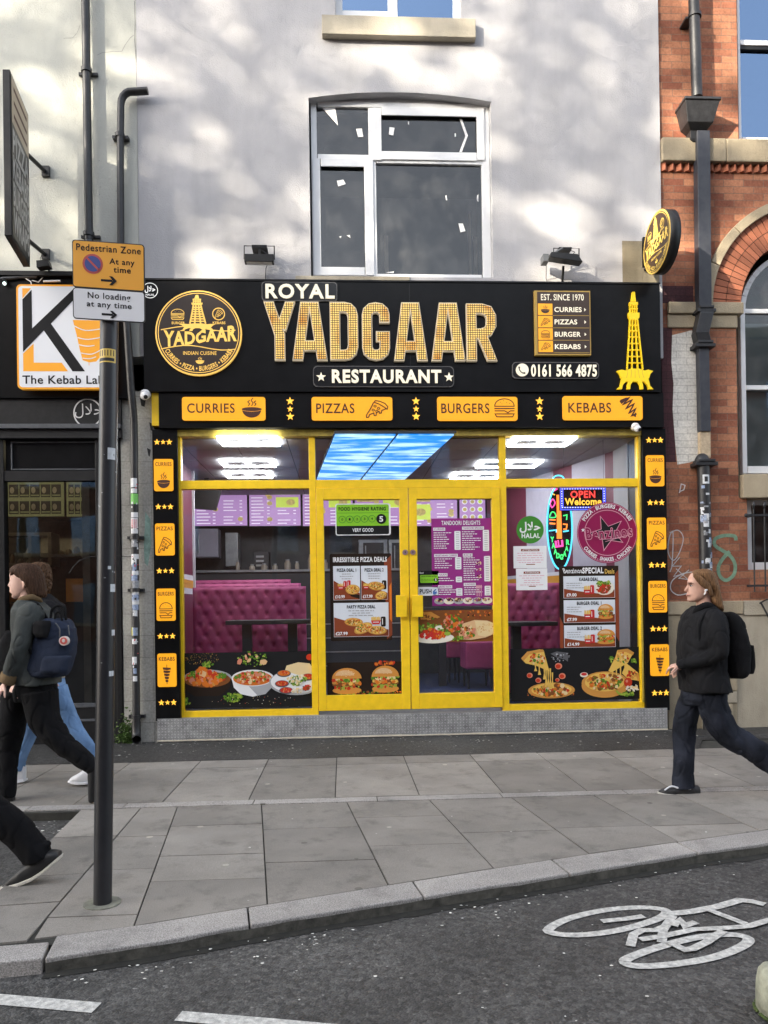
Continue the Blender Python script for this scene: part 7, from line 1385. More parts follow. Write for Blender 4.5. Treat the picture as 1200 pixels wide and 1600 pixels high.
# ------------------------------------------------------------------ pole with parking signs
pb = gp(160, 1412); PYp = pb.y
ptop = px(172, 430, PYp)
t = thing('sign_post', 'tall black post carrying an amber and a white parking plate', 'traffic sign', pb)
mat('post_black', (.016, .016, .019), .38, var=.3, vscale=12)
mb = MB(); p0, p1 = Vector((pb.x, pb.y, -.05)), Vector((ptop.x, pb.y, ptop.z+.02)); mb.tube([p0, p0.lerp(p1, .5), p1], .044, 'post_black', 22); mb.build('pole', t)
SYp = PYp-.055; 
A, B = px(113, 440, SYp), px(225, 440, SYp); tilt = (RZ(225, 383, SYp)-RZ(113, 375, SYp))/(B.x-A.x)
mat('plate_amber', (.72, .33, .025), .4); mat('plate_white', (.66, .67, .70), .4); mat('plate_blue', (.03, .05, .22), .4); mat('plate_red', (.42, .06, .05), .4)
def plate_canvas():
    x0, z1 = px(113, 375, SYp).x, px(113, 375, SYp).z; x1 = px(225, 383, SYp).x; s = (x1-x0)/112; ax_ = Vector((s, 0, tilt*s)); bx_ = Vector((-tilt*s*.0+.0005*s*0, 0, -s)); return Canvas(Vector((x0, SYp, z1)), ax_, bx_, (0, -1, 0))
c = plate_canvas(); c.base = -.006; c.rrect(-.5, -1, 112.5, 74.5, 5, 'near_black', 0, .006); c.mb.build('amber_plate', t)
c = plate_canvas(); c.rrect(1, .6, 111, 73.2, 4, 'plate_amber', 1); c.text('Pedestrian Zone', 6, 5, 107, 16, 'ink_black', .014, 2, 0, 1.1, .0)
c.ell(31.5, 36, 16, 16, 'plate_red', 2); c.ell(31.5, 36, 12.6, 12.6, 'plate_blue', 3); c.stroke([(22.5, 27), (40.5, 45)], 3, 'plate_red', 4); c.text('At any', 57.5, 25, 97, 37.5, 'ink_black', .014, 2, 0, 1.1); c.text('time', 64, 38.5, 91, 47.5, 'ink_black', .014, 2, 0, 1.1)
c.stroke([(44, 61), (62, 61)], 3.6, 'ink_black', 2); c.poly([(57, 54), (62, 54), (69, 61), (62, 68), (57, 68), (63, 61)], 'ink_black', 3); c.mb.build('amber_lettering', t)
c = plate_canvas(); c.base = -.006; c.rrect(-.5, 75.2, 112.5, 124.5, 5, 'near_black', 0, .006); c.mb.build('white_plate', t)
c = plate_canvas(); c.rrect(1, 76.4, 111, 123.2, 4, 'plate_white', 1); c.text('No loading', 23, 81, 90, 94, 'ink_black', .014, 2, 0, 1.1); c.text('at any time', 21.5, 95.5, 91.5, 107, 'ink_black', .014, 2, 0, 1.1)
c.stroke([(44.5, 115), (62, 115)], 3.4, 'ink_black', 2); c.poly([(57.5, 109), (62, 109), (69, 115), (62, 121), (57.5, 121), (63, 115)], 'ink_black', 3); c.mb.build('white_lettering', t)
mb = MB()
for v in (392, 470): q = px(172, v, PYp); mb.box(q.x-.06, q.x+.06, SYp+.002, PYp+.05, q.z-.012, q.z+.012, 'grey_paint')
mb.build('clamp', t)
def pole_c(v): k = (v-430)/(1412-430); return px(172+(160-172)*k, v, PYp)
mb = []; sticker(mb, pole_c, 549, 570, -75, 60, .0446, 'gold_dim2', 8); sticker(mb, pole_c, 563, 568, -60, 50, .0452, 'near_black', 8)
for i in range(7): sticker(mb, pole_c, 551, 560, -66+18*i, -60+18*i, .0452, 'near_black', 2)
sticker(mb, pole_c, 702, 720, 15, 68, .0447, 'st_white'); sticker(mb, pole_c, 913, 925, 42, 85, .0447, 'st_white'); sticker(mb, pole_c, 984, 993, 55, 88, .0447, 'st_white')
sticker(mb, pole_c, 997, 1012, -88, -70, .0447, 'st_white', 3); sticker(mb, pole_c, 1048, 1056, 40, 80, .0447, 'st_white', 3); sticker(mb, pole_c, 885, 890, 25, 45, .0447, 'st_white', 3)
for i in range(14): v = rk.uniform(700, 1300); a = rk.uniform(-80, 80); sticker(mb, pole_c, v, v+rk.uniform(1, 3), a, a+rk.uniform(4, 14), .0447, 'st_grey', 2)
[q.build('sticker', t) for q in mb]
mb = MB(); bpts = [(pb.x+.09*cos(2*pi*i/14)*(1+.3*noise.noise((i, 0, 5))), pb.y+.09*sin(2*pi*i/14)*(1+.3*noise.noise((i, 3, 5)))) for i in range(14)]; mat('post_collar', (.20, .20, .16), .9, var=.4, vscale=20); mb.slab(bpts, -.01, .006, 'post_collar'); mb.build('footing', t)
# loose wire strung from the shop to the pipe
t = thing('loose_wire', 'thin black wire hanging from the pier towards the kebab shop window', 'wire', px(160, 870, -.06)); mb = MB(); mb.tube([px(u, v, -.06) for u, v in ((108, 896), (114, 886), (124, 876), (140, 870), (160, 868), (180, 868), (200, 870), (215, 869))], .004, 'near_black', 6); mb.build('wire', t)
# concrete lane block at the right edge
cb = gp(1216, 1586, ROAD_Z); t = thing('concrete_block', 'mossy pale concrete lane block cut by the lower right edge', 'concrete block', cb)
mat('block_concrete', (.33, .33, .25), .85, var=.4, vscale=14, bump=.4, bscale=70); mb = MB(); r = .066; rings = []
for z, k in ((0, 1.0), (.06, 1.0), (.11, .97), (.145, .88), (.165, .70), (.175, .45)): rings.append([Vector((cb.x+r*k*cos(2*pi*i/28)*1.0, cb.y+r*1.5*k*sin(2*pi*i/28), ROAD_Z+z)) for i in range(28)])
mb.loft(rings, 'block_concrete'); mb.build('body', t); mb = MB(); rk = random.Random(2)
for i in range(40): a = rk.random()*2*pi; mb.ball((cb.x+r*1.03*cos(a), cb.y+r*1.54*sin(a), ROAD_Z+.008), (.010, .010, .006), 'moss', 6, 4)
o = mb.build('moss', t); o['kind'] = 'stuff'
# ------------------------------------------------------------------ people
mat('skin', (.56, .33, .25), .5, var=.10, vscale=14); mat('skin_pale', (.66, .42, .34), .5, var=.08, vscale=14); mat('lip', (.42, .16, .14), .5); mat('eye_white', (.6, .58, .56), .3); mat('eye_dark', (.03, .02, .015), .3)
def cloth(name, c, var=.35, fold=.5, fscale=9, weave=420, stretch=(1, 1, .5), rough=.85):
    m = bpy.data.materials.new(name); m.use_nodes = True; n = m.node_tree.nodes; l = m.node_tree.links; b = n['Principled BSDF']
    g = n.new('ShaderNodeNewGeometry'); mp = n.new('ShaderNodeMapping'); mp.inputs['Scale'].default_value = stretch; l.new(g.outputs['Position'], mp.inputs[0])
    n1 = n.new('ShaderNodeTexNoise'); n1.inputs['Scale'].default_value = fscale; n1.inputs['Detail'].default_value = 4; n1.inputs['Distortion'].default_value = .8; l.new(mp.outputs[0], n1.inputs['Vector'])
    n3 = n.new('ShaderNodeTexNoise'); n3.inputs['Scale'].default_value = 5; n3.inputs['Detail'].default_value = 6; l.new(g.outputs['Position'], n3.inputs['Vector'])
    r = n.new('ShaderNodeMapRange'); r.inputs[1].default_value = .3; r.inputs[2].default_value = .7; r.inputs[3].default_value = 1-var; r.inputs[4].default_value = 1+var*.8; l.new(n3.outputs[0], r.inputs[0])
    mx = n.new('ShaderNodeMix'); mx.data_type = 'RGBA'; mx.blend_type = 'MULTIPLY'; mx.inputs[0].default_value = 1; mx.inputs[6].default_value = (*c, 1); l.new(r.outputs[0], mx.inputs[7]); l.new(mx.outputs[2], b.inputs['Base Color'])
    n2 = n.new('ShaderNodeTexNoise'); n2.inputs['Scale'].default_value = weave; l.new(g.outputs['Position'], n2.inputs['Vector'])
    ma = n.new('ShaderNodeMath'); ma.operation = 'MULTIPLY_ADD'; ma.inputs[1].default_value = .12; l.new(n2.outputs[0], ma.inputs[0]); l.new(n1.outputs[0], ma.inputs[2])
    bp = n.new('ShaderNodeBump'); bp.inputs['Strength'].default_value = fold; bp.inputs['Distance'].default_value = .04; l.new(ma.outputs[0], bp.inputs['Height']); l.new(bp.outputs[0], b.inputs['Normal'])
    b.inputs['Roughness'].default_value = rough; b.inputs['Specular IOR Level'].default_value = .12; MATS[name] = m
cloth('black_shirt_cloth', (.014, .014, .0155), .3); cloth('dark_denim', (.020, .023, .033), .75, .5, 7); cloth('black_trouser_cloth', (.007, .007, .008), .3, .5, 7); cloth('olive_jacket_cloth', (.060, .066, .064), .25); cloth('cuff_brown_cloth', (.16, .11, .06), .2); cloth('light_denim', (.17, .29, .50), .3, .5, 8); cloth('dark_coat_cloth', (.012, .012, .014), .3); cloth('navy_pack_cloth', (.026, .034, .058), .25, .6, 8); cloth('black_pack_cloth', (.011, .011, .012), .3, .6, 7)
def hair_mat(name, c):
    m = bpy.data.materials.new(name); m.use_nodes = True; n = m.node_tree.nodes; l = m.node_tree.links; b = n['Principled BSDF']
    g = n.new('ShaderNodeNewGeometry'); mp = n.new('ShaderNodeMapping'); mp.inputs['Scale'].default_value = (1, 1, .12); l.new(g.outputs['Position'], mp.inputs[0])
    nz = n.new('ShaderNodeTexNoise'); nz.inputs['Scale'].default_value = 150; nz.inputs['Detail'].default_value = 3; nz.inputs['Distortion'].default_value = .6; l.new(mp.outputs[0], nz.inputs['Vector'])
    r = n.new('ShaderNodeMapRange'); r.inputs[1].default_value = .3; r.inputs[2].default_value = .7; r.inputs[3].default_value = .45; r.inputs[4].default_value = 1.5; l.new(nz.outputs[0], r.inputs[0])
    mx = n.new('ShaderNodeMix'); mx.data_type = 'RGBA'; mx.blend_type = 'MULTIPLY'; mx.inputs[0].default_value = 1; mx.inputs[6].default_value = (*c, 1); l.new(r.outputs[0], mx.inputs[7]); l.new(mx.outputs[2], b.inputs['Base Color'])
    bp = n.new('ShaderNodeBump'); bp.inputs['Strength'].default_value = .7; bp.inputs['Distance'].default_value = .008; l.new(nz.outputs[0], bp.inputs['Height']); l.new(bp.outputs[0], b.inputs['Normal']); b.inputs['Roughness'].default_value = .68; b.inputs['Specular IOR Level'].default_value = .18; MATS[name] = m
hair_mat('fair_hair', (.17, .09, .042)); hair_mat('brown_hair', (.050, .024, .013)); hair_mat('curly_hair', (.08, .042, .022))
mat('sole_white', (.55, .53, .47), .6, var=.2, vscale=20); mat('shoe_white', (.66, .67, .70), .45); mat('shoe_dark', (.03, .03, .032), .5, var=.5, vscale=50); mat('shoe_grey', (.20, .19, .19), .5, var=.6, vscale=60); mat('shoe_black', (.012, .012, .013), .55, var=.3); mat('boot_black', (.010, .010, .011), .3); mat('earbud', (.75, .75, .75), .3); mat('patch_red', (.55, .10, .08), .6); mat('patch_cream', (.65, .58, .55), .6)
def fuse(mb, name, parent, voxel=.008, smooth=6, fold=0.0, fscale=7.0, aniso=(1, 1, .6), matname=None):
    o = mb.build(name, parent); rm = o.modifiers.new('r', 'REMESH'); rm.mode = 'VOXEL'; rm.voxel_size = voxel
    if smooth: s = o.modifiers.new('s', 'SMOOTH'); s.factor = .5; s.iterations = smooth
    dg = bpy.context.evaluated_depsgraph_get(); me = bpy.data.meshes.new_from_object(o.evaluated_get(dg)); o.modifiers.clear(); old = o.data; o.data = me; bpy.data.meshes.remove(old)
    me.name = name; me.materials.clear(); me.materials.append(mb.mats[0])
    me.polygons.foreach_set('use_smooth', [True]*len(me.polygons)); me.polygons.foreach_set('material_index', [0]*len(me.polygons))
    if fold:
        off = Vector(parent.location)
        nv_ = len(me.vertices); nr = [0.0]*(3*nv_); me.vertices.foreach_get('normal', nr); co = [0.0]*(3*nv_); me.vertices.foreach_get('co', co)
        for i in range(nv_):
            c_ = Vector(co[3*i:3*i+3]); p = (c_+off); q = Vector((p.x*aniso[0], p.y*aniso[1], p.z*aniso[2]))*fscale
            d = noise.noise(q)+.5*noise.noise(q*2.1+Vector((4, 1, 2))); d = d-.6*max(0, .12-abs(noise.noise(q*1.3+Vector((9, 0, 0)))))/.12
            d *= fold; co[3*i] += nr[3*i]*d; co[3*i+1] += nr[3*i+1]*d; co[3*i+2] += nr[3*i+2]*d
        me.vertices.foreach_set('co', co)
    me.update(); return o
class Fig:
    def __init__(s, ou, ov, sc, Y): s.ou, s.ov, s.sc, s.Y = ou, ov, sc, Y
    def P(s, x, y, side=0.0): return px(s.ou+x/s.sc, s.ov+y/s.sc, s.Y-side)
    def k(s, side=0.0): return (CAM_D+s.Y-side)/FPX/s.sc
    def rows(s, mb, rows, m, n=26, pw=2.2):
        R = []
        for r in rows:
            y, xf, xb, hw = r[:4]; side = r[4] if len(r) > 4 else 0.0; c = s.P((xf+xb)/2, y, side); a = (xb-xf)/2*s.k(side); ring = []
            for i in range(n):
                t = 2*pi*i/n; cx, sy_ = cos(t), sin(t); ring.append(c+Vector((a*math.copysign(abs(cx)**(2/pw), cx), hw*math.copysign(abs(sy_)**(2/pw), sy_), 0)))
            R.append(ring)
        if R[0][0].z > R[-1][0].z: R = R[::-1]
        return mb.loft(R, m)
    def limb(s, mb, pts, rad, m, n=16, flat=1.0, cap=True):
        """pts (x, y, side) in picture pixels, rad in picture pixels in the picture plane; flat = side radius / plane radius"""
        C = [s.P(*p) for p in pts]; r = [q*s.k(p[2] if len(p) > 2 else 0) for q, p in zip(rad, pts)]; K = len(C); R = []
        def ring(c, t, rr, sh=0.0):
            t = t.normalized(); sd = Vector((0, -1, 0)); a = t.cross(sd); a = a.normalized() if a.length > .05 else Vector((1, 0, 0)); b = a.cross(t).normalized()
            return [c+t*sh+a*(rr*cos(2*pi*i/n))+b*(rr*flat*sin(2*pi*i/n)) for i in range(n)]
        T = [(C[min(i+1, K-1)]-C[max(i-1, 0)]) for i in range(K)]
        if cap:
            for q in (.97, .75, .4): R.append(ring(C[0], T[0], r[0]*sqrt(1-q*q), -r[0]*q))
        sub = 4
        for i in range(K-1):
            for j in range(sub):
                t = j/sub; p = [C[max(i-1, 0)], C[i], C[i+1], C[min(i+2, K-1)]]
                c = .5*((2*p[1])+(-p[0]+p[2])*t+(2*p[0]-5*p[1]+4*p[2]-p[3])*t*t+(-p[0]+3*p[1]-3*p[2]+p[3])*t**3); R.append(ring(c, T[i].normalized().lerp(T[i+1].normalized(), t), r[i]+(r[i+1]-r[i])*t))
        R.append(ring(C[-1], T[-1], r[-1]))
        if cap:
            for q in (.4, .75, .97): R.append(ring(C[-1], T[-1], r[-1]*sqrt(1-q*q), r[-1]*q))
        return mb.loft(R, m)
    def hand(s, mb, wr, d, m, curl=.6, size=1.0, up=(0, 0, 1), thumb=1):
        """wr world wrist, d direction of the palm; fingers of unequal length curl about the axis across the palm"""
        d = Vector(d).normalized(); n_ = Vector(up)-d*Vector(up).dot(d); n_.normalize(); a = d.cross(n_)      # a runs across the palm
        W = .078*size; mb.loft([[wr+d*(t*size)+a*(w_*size*cos(2*pi*i/12))+n_*(h*size*sin(2*pi*i/12)) for i in range(12)] for t, w_, h in ((-.02, .022, .018), (.01, .03, .018), (.05, .039, .016), (.085, .038, .012), (.093, .03, .006))], m)
        for f, (o_, L) in enumerate(((-.030, .068), (-.010, .078), (.010, .073), (.029, .056))):
            p = wr+d*(.082*size)+a*(o_*size); dd = d.copy(); P_ = [p-d*.012]; ang = 0
            for seg, q in enumerate((.45, .32, .25)):
                ang = curl*(.7+.18*f*.5) if seg == 0 else curl*.9; dd = (dd*cos(ang)-n_*sin(ang)); n2 = None; p = p+dd*(L*q*size); P_.append(p); n_l = n_
            mb.tube(P_, [.0092*size, .0088*size, .0080*size, .0068*size], m, 8); mb.ball(P_[-1], .0068*size, m, 8, 6)
        p = wr+d*(.028*size)+a*(-.030*size*thumb); P_ = [p, p+(d*.6-a*.75*thumb-n_*.25)*.034*size, p+(d*1.15-a*.85*thumb-n_*.6)*.05*size]; mb.tube(P_, [.0125*size, .0105*size, .0085*size], m, 8); mb.ball(P_[-1], .0085*size, m, 8, 6)
def face(fig, parent, ex, ey, side_eye, lips=None, brow=None, s=1.0):
    mb = MB(); p = fig.P(ex, ey, side_eye); mb.ball(p, (.011*s, .006*s, .0055*s), 'eye_white', 10, 6); mb.build('eye', parent)
    mb = MB(); mb.ball(p+Vector((-.005*s, -.003*s, 0)), (.0052*s, .0045*s, .0052*s), 'eye_dark', 8, 6); mb.tube([p+Vector((-.013*s, -.003*s, .003*s)), p+Vector((-.002*s, -.006*s, .0075*s)), p+Vector((.012*s, -.003*s, .003*s))], .0018*s, 'eye_dark', 5); mb.build('iris', parent)
    if brow:
        mb = MB(); mb.tube([fig.P(*q) for q in brow], [.003*s, .0035*s, .002*s], 'brown_hair', 6); mb.build('eyebrow', parent)
    if lips:
        mb = MB(); mb.tube([fig.P(*q) for q in lips], [.004*s, .006*s, .003*s], 'lip', 8); mb.build('mouth', parent)
def shoe(fig, parent, prof, side, hw, m_up, m_sole, sole_t, tilt=None):
    """prof: (x, ytop, ybottom) from heel to toe in picture pixels"""
    k = fig.k(side); mb = MB(); R = []
    K = len(prof)
    for i, (x, yt, yb_) in enumerate(prof):
        t = i/(K-1); w_ = hw*(.78 if i == 0 else .92 if t < .4 else 1.0 if t < .8 else .72 if i < K-1 else .3); a, b = fig.P(x, yt, side), fig.P(x, yb_, side); c = (a+b)/2; h = (a.z-b.z)/2
        R.append([c+Vector((0, w_*math.copysign(abs(cos(2*pi*j/18))**.75, cos(2*pi*j/18)), h*math.copysign(abs(sin(2*pi*j/18))**.8, sin(2*pi*j/18)))) for j in range(18)])
    mb.loft(R, m_up); sh = fuse(mb, 'shoe', parent, .006, 4)
    mb = MB(); R = []
    for i, (x, yt, yb_) in enumerate(prof):
        t = i/(K-1); w_ = 1.06*hw*(.80 if i == 0 else .92 if t < .4 else 1.0 if t < .8 else .75 if i < K-1 else .35); b = fig.P(x+(4 if i == 0 else -4 if i == K-1 else 0), yb_, side); h = sole_t*k
        R.append([b+Vector((0, -w_, 0)), b+Vector((0, w_, 0)), b+Vector((0, w_, h)), b+Vector((0, -w_, h))])
    mb.loft(R, m_sole, sm=False); mb.build('sole', sh, bevel=.004); return sh
# ---- woman walking in from the right ---------------------------------
F = Fig(1000, 860, 3.81, -2.80)
g = F.P(330, 1456); pr = thing('person', 'woman in black overshirt and dark jeans walking left past the right pilaster', 'person', (g.x, -2.8, 0))
mb = MB(); S = 'skin'
F.rows(mb, [(120, 335, 400, .03), (134, 306, 428, .056), (158, 289, 441, .070), (188, 282, 446, .075), (214, 285, 444, .075), (240, 281, 436, .071), (262, 281, 420, .064), (282, 284, 395, .056), (298, 287, 362, .042), (307, 300, 340, .024)], S)
F.limb(mb, [(375, 262, 0), (378, 300, 0), (388, 360, 0)], [44, 41, 52], S)
F.limb(mb, [(286, 210, 0), (276, 228, 0), (272, 238, 0)], [6, 8, 9], S, 10); F.limb(mb, [(282, 262, 0), (283, 268, 0)], [8, 8], S, 8); F.limb(mb, [(293, 292, 0), (296, 298, 0)], [13, 12], S, 10); F.limb(mb, [(291, 193, .03), (292, 196, -.03)], [10, 10], S, 10)
F.limb(mb, [(397, 222, .078), (402, 240, .080), (397, 256, .076)], [7, 9, 6], S, 8, .6); F.limb(mb, [(397, 222, -.078), (402, 240, -.080), (397, 256, -.076)], [7, 9, 6], S, 8, .6)
F.rows(mb, [(360, 330, 440, .10), (400, 300, 470, .14), (540, 275, 480, .15), (700, 280, 470, .14), (840, 280, 500, .15), (900, 290, 480, .15)], S)
for sd, L in ((1, [(430, 410, .17), (450, 600, .22), (250, 678, .12)]), (-1, [(420, 410, -.17), (400, 600, -.20), (255, 690, -.03)])): F.limb(mb, L, [36, 20, 18], S)
F.limb(mb, [(330, 880, -.08), (275, 1080, -.08), (262, 1380, -.08), (262, 1420, -.08)], [50, 36, 22, 20], S); F.limb(mb, [(420, 880, .08), (520, 1100, .08), (830, 1285, .08), (880, 1330, .08)], [55, 40, 24, 20], S)
w1_, w2_ = F.P(243, 680, .115), F.P(244, 700, -.02)
F.hand(mb, w1_, (-.78, .48, -.18), S, .62, .82, (-.15, -.3, 1), 1); F.hand(mb, w2_, (-.80, -.42, -.10), S, .75, .80, (-.2, .3, 1), -1)
fuse(mb, 'body', pr, .0055, 3)
face(F, pr, 303, 211, .056, [(281, 264, .0), (284, 266, .022), (291, 265, .036)], [(291, 200, .045), (305, 195, .060), (323, 200, .070)])
mb = MB(); HR = 'fair_hair'
F.rows(mb, [(111, 350, 395, .035), (120, 318, 424, .066), (134, 304, 440, .079), (152, 306, 452, .085), (172, 322, 459, .088), (196, 346, 462, .088), (220, 378, 464, .087), (250, 404, 468, .084), (285, 410, 474, .082), (320, 418, 482, .080), (345, 432, 490, .074), (362, 460, 492, .05)], HR, pw=2.05)
F.limb(mb, [(330, 150, .078), (365, 185, .088), (400, 215, .088), (425, 260, .082)], [20, 24, 22, 16], HR, 12, .42); F.limb(mb, [(450, 290, .05), (470, 330, .05), (486, 362, .03)], [26, 22, 8], HR, 10)
fuse(mb, 'hair', pr, .006, 4, .004, 40, (1, 1, .15))
mb = MB(); F.limb(mb, [(390, 238, .088), (396, 236, .088)], [7, 7], 'earbud', 8); F.limb(mb, [(391, 240, .091), (384, 262, .088)], [4.5, 4], 'earbud', 8); mb.build('earbud', pr)
mb = MB(); CL = 'black_shirt_cloth'
F.rows(mb, [(330, 318, 436, .088), (352, 288, 458, .125), (388, 264, 490, .185), (450, 248, 508, .205), (540, 234, 512, .205), (640, 234, 502, .195), (730, 242, 500, .20), (800, 244, 518, .212), (838, 252, 530, .216)], CL, pw=2.5)
F.limb(mb, [(436, 412, .155), (462, 500, .215), (468, 610, .235), (370, 650, .19), (250, 676, .125)], [66, 62, 54, 42, 33], CL, 18); F.limb(mb, [(420, 412, -.155), (430, 520, -.215), (420, 610, -.22), (340, 670, -.12), (255, 700, -.03)], [64, 60, 52, 40, 30], CL, 18)
F.limb(mb, [(480, 800, .05), (520, 850, .06)], [44, 14], CL, 14)
fuse(mb, 'overshirt', pr, .008, 4, .011, 8, (1, 1, .7))
mb = MB(); F.limb(mb, [(322, 372, .07), (345, 345, .09), (400, 325, .095), (440, 338, .05), (450, 344, 0)], [14, 20, 22, 18, 16], CL, 10, .5); F.limb(mb, [(322, 372, -.07), (345, 345, -.09), (400, 325, -.095), (440, 338, -.05), (450, 344, 0)], [14, 20, 22, 18, 16], CL, 10, .5); fuse(mb, 'collar', pr, .006, 2)
mb = MB(); TR = 'dark_denim'
F.rows(mb, [(790, 268, 500, .165), (840, 255, 510, .178), (880, 250, 512, .17), (915, 265, 500, .14)], TR)
F.limb(mb, [(318, 850, -.085), (285, 960, -.09), (266, 1080, -.09), (262, 1200, -.09), (260, 1330, -.09), (262, 1412, -.09)], [70, 72, 68, 61, 60, 68], TR, 18, 1.0, False)
F.limb(mb, [(420, 850, .085), (445, 960, .09), (515, 1085, .09), (640, 1165, .09), (770, 1245, .09), (900, 1325, .09)], [88, 88, 80, 76, 78, 84], TR, 18, 1.0, False)
fuse(mb, 'trousers', pr, .008, 4, .012, 8, (1, 1, .6))
shoe(F, pr, [(348, 1398, 1456), (300, 1388, 1458), (240, 1390, 1459), (185, 1404, 1459), (140, 1416, 1457), (112, 1430, 1452)], -.09, .048, 'shoe_dark', 'sole_white', 15)
mb = MB(); F.limb(mb, [(150, 1425, -.04), (185, 1405, -.045), (235, 1415, -.042), (300, 1420, -.042)], [5, 6, 6, 5], 'shoe_white', 8); mb.build('shoe_stripe', pr)
shoe(F, pr, [(925, 1240, 1310), (915, 1275, 1352), (900, 1310, 1400), (880, 1345, 1432), (862, 1382, 1452), (845, 1420, 1460)], .09, .046, 'shoe_grey', 'sole_white', 13)
bp_ = thing('backpack', 'plain black backpack on the back of the woman in the black overshirt', 'backpack', F.P(560, 756))
mb = MB(); PK = 'black_pack_cloth'
F.rows(mb, [(366, 490, 530, .09), (385, 480, 562, .125), (430, 484, 592, .145), (500, 488, 614, .155), (580, 490, 628, .16), (660, 488, 630, .16), (720, 492, 622, .155), (748, 500, 610, .14), (758, 515, 590, .11)], PK, pw=2.8); fuse(mb, 'bag', bp_, .008, 5, .007, 8, (1, 1, 1))
mb = MB(); F.rows(mb, [(560, 600, 640, .12), (600, 596, 650, .125), (690, 596, 650, .125), (728, 600, 640, .115)], PK, pw=3); fuse(mb, 'front_pocket', bp_, .007, 4, .004, 10)
for sd in (1, -1):
    mb = MB(); F.limb(mb, [(500, 395, .13*sd), (440, 352, .135*sd), (385, 378, .15*sd), (352, 450, .165*sd), (362, 560, .175*sd), (440, 660, .19*sd), (500, 690, .14*sd)], [12, 13, 13, 12, 10, 8, 8], PK, 10, .9); fuse(mb, 'shoulder_strap', bp_, .006, 2)
mb = MB(); F.limb(mb, [(508, 740, .12), (530, 790, .13), (550, 845, .13)], [4, 4, 4], PK, 8); mb.build('strap_end', bp_)
# ---- woman with the navy backpack at the left -----------------------
F = Fig(0, 860, 2.808, -2.47)
g = F.P(120, 1115); pr = thing('person', 'woman with brown bob in a grey green jacket and black trousers at the left edge', 'person', (g.x, -2.47, 0))
mb = MB(); S = 'skin_pale'
F.rows(mb, [(60, 85, 130, .03), (70, 64, 150, .056), (88, 51, 160, .070), (108, 47, 163, .074), (128, 49, 162, .074), (150, 47, 156, .070), (168, 47, 146, .064), (186, 52, 128, .056), (200, 60, 108, .044), (210, 72, 98, .024)], S)
F.limb(mb, [(112, 170, 0), (118, 205, 0), (126, 250, 0)], [30, 29, 38], S); F.limb(mb, [(50, 132, 0), (43, 148, 0), (41, 154, 0)], [4, 6, 6.5], S, 10); F.limb(mb, [(48, 176, 0), (49, 182, 0)], [6, 6], S, 8); F.limb(mb, [(62, 200, 0), (66, 204, 0)], [10, 9], S, 10)
F.limb(mb, [(104, 134, .074), (108, 148, .078), (104, 160, .072)], [6, 8, 5], S, 8, .6); F.limb(mb, [(104, 134, -.074), (108, 148, -.078), (104, 160, -.072)], [6, 8, 5], S, 8, .6)
F.rows(mb, [(240, 90, 180, .11), (300, 85, 205, .15), (450, 92, 215, .15), (560, 95, 225, .15), (640, 70, 230, .15)], S)
F.limb(mb, [(140, 275, .17), (95, 430, .21), (32, 570, .17)], [28, 22, 14], S); F.limb(mb, [(150, 275, -.17), (160, 430, -.2), (120, 570, -.18)], [28, 22, 14], S)
F.limb(mb, [(85, 620, -.08), (45, 830, -.08), (28, 1050, -.08), (28, 1085, -.08)], [40, 28, 18, 16], S); F.limb(mb, [(165, 630, .08), (240, 800, .08), (390, 945, .08), (408, 1010, .08)], [40, 30, 18, 15], S)
F.hand(mb, F.P(26, 582, .17), (-.55, -.15, -.80), S, .40, .95, (-.6, -.6, .45), 1); F.hand(mb, F.P(116, 580, -.18), (-.3, .1, -.9), S, .4, .9, (-.7, .5, .3), -1)
fuse(mb, 'body', pr, .0055, 3)
face(F, pr, 62, 128, .054, [(46, 178, 0), (50, 180, .02), (56, 179, .032)], [(50, 116, .042), (62, 112, .058), (78, 115, .068)])
mb = MB(); HR = 'brown_hair'
F.rows(mb, [(56, 95, 135, .035), (63, 70, 158, .068), (78, 50, 174, .082), (94, 45, 182, .090), (108, 62, 188, .093), (126, 88, 192, .094), (150, 112, 196, .093), (175, 118, 200, .090), (196, 128, 202, .082), (208, 150, 196, .06)], HR, pw=2.1)
F.limb(mb, [(70, 84, .07), (52, 98, .062), (46, 112, .05)], [13, 10, 4], HR, 10, .6)
F.limb(mb, [(80, 90, .085), (110, 118, .09), (128, 160, .086), (145, 195, .07)], [16, 18, 14, 10], HR, 10, .4)
fuse(mb, 'hair', pr, .006, 4, .004, 40, (1, 1, .15))
mb = MB(); CL = 'olive_jacket_cloth'
F.rows(mb, [(212, 84, 166, .085), (232, 76, 185, .13), (262, 70, 212, .185), (330, 70, 230, .205), (430, 74, 236, .205), (520, 80, 245, .205), (585, 88, 252, .21)], CL, pw=2.5)
F.limb(mb, [(138, 275, .155), (108, 350, .21), (80, 440, .23), (55, 510, .20), (42, 548, .18)], [52, 46, 40, 33, 31], CL, 18); F.limb(mb, [(150, 275, -.155), (165, 360, -.21), (165, 440, -.22), (135, 540, -.19)], [50, 44, 38, 30], CL, 18)
fuse(mb, 'jacket', pr, .008, 4, .011, 8, (1, 1, .7))
mb = MB(); F.limb(mb, [(45, 540, .18), (36, 562, .178), (28, 580, .175)], [36, 36, 34], 'cuff_brown_cloth', 16, 1, False); F.limb(mb, [(135, 540, -.19), (125, 570, -.185)], [33, 32], 'cuff_brown_cloth', 16, 1, False); fuse(mb, 'cuff', pr, .007, 2, .003, 14)
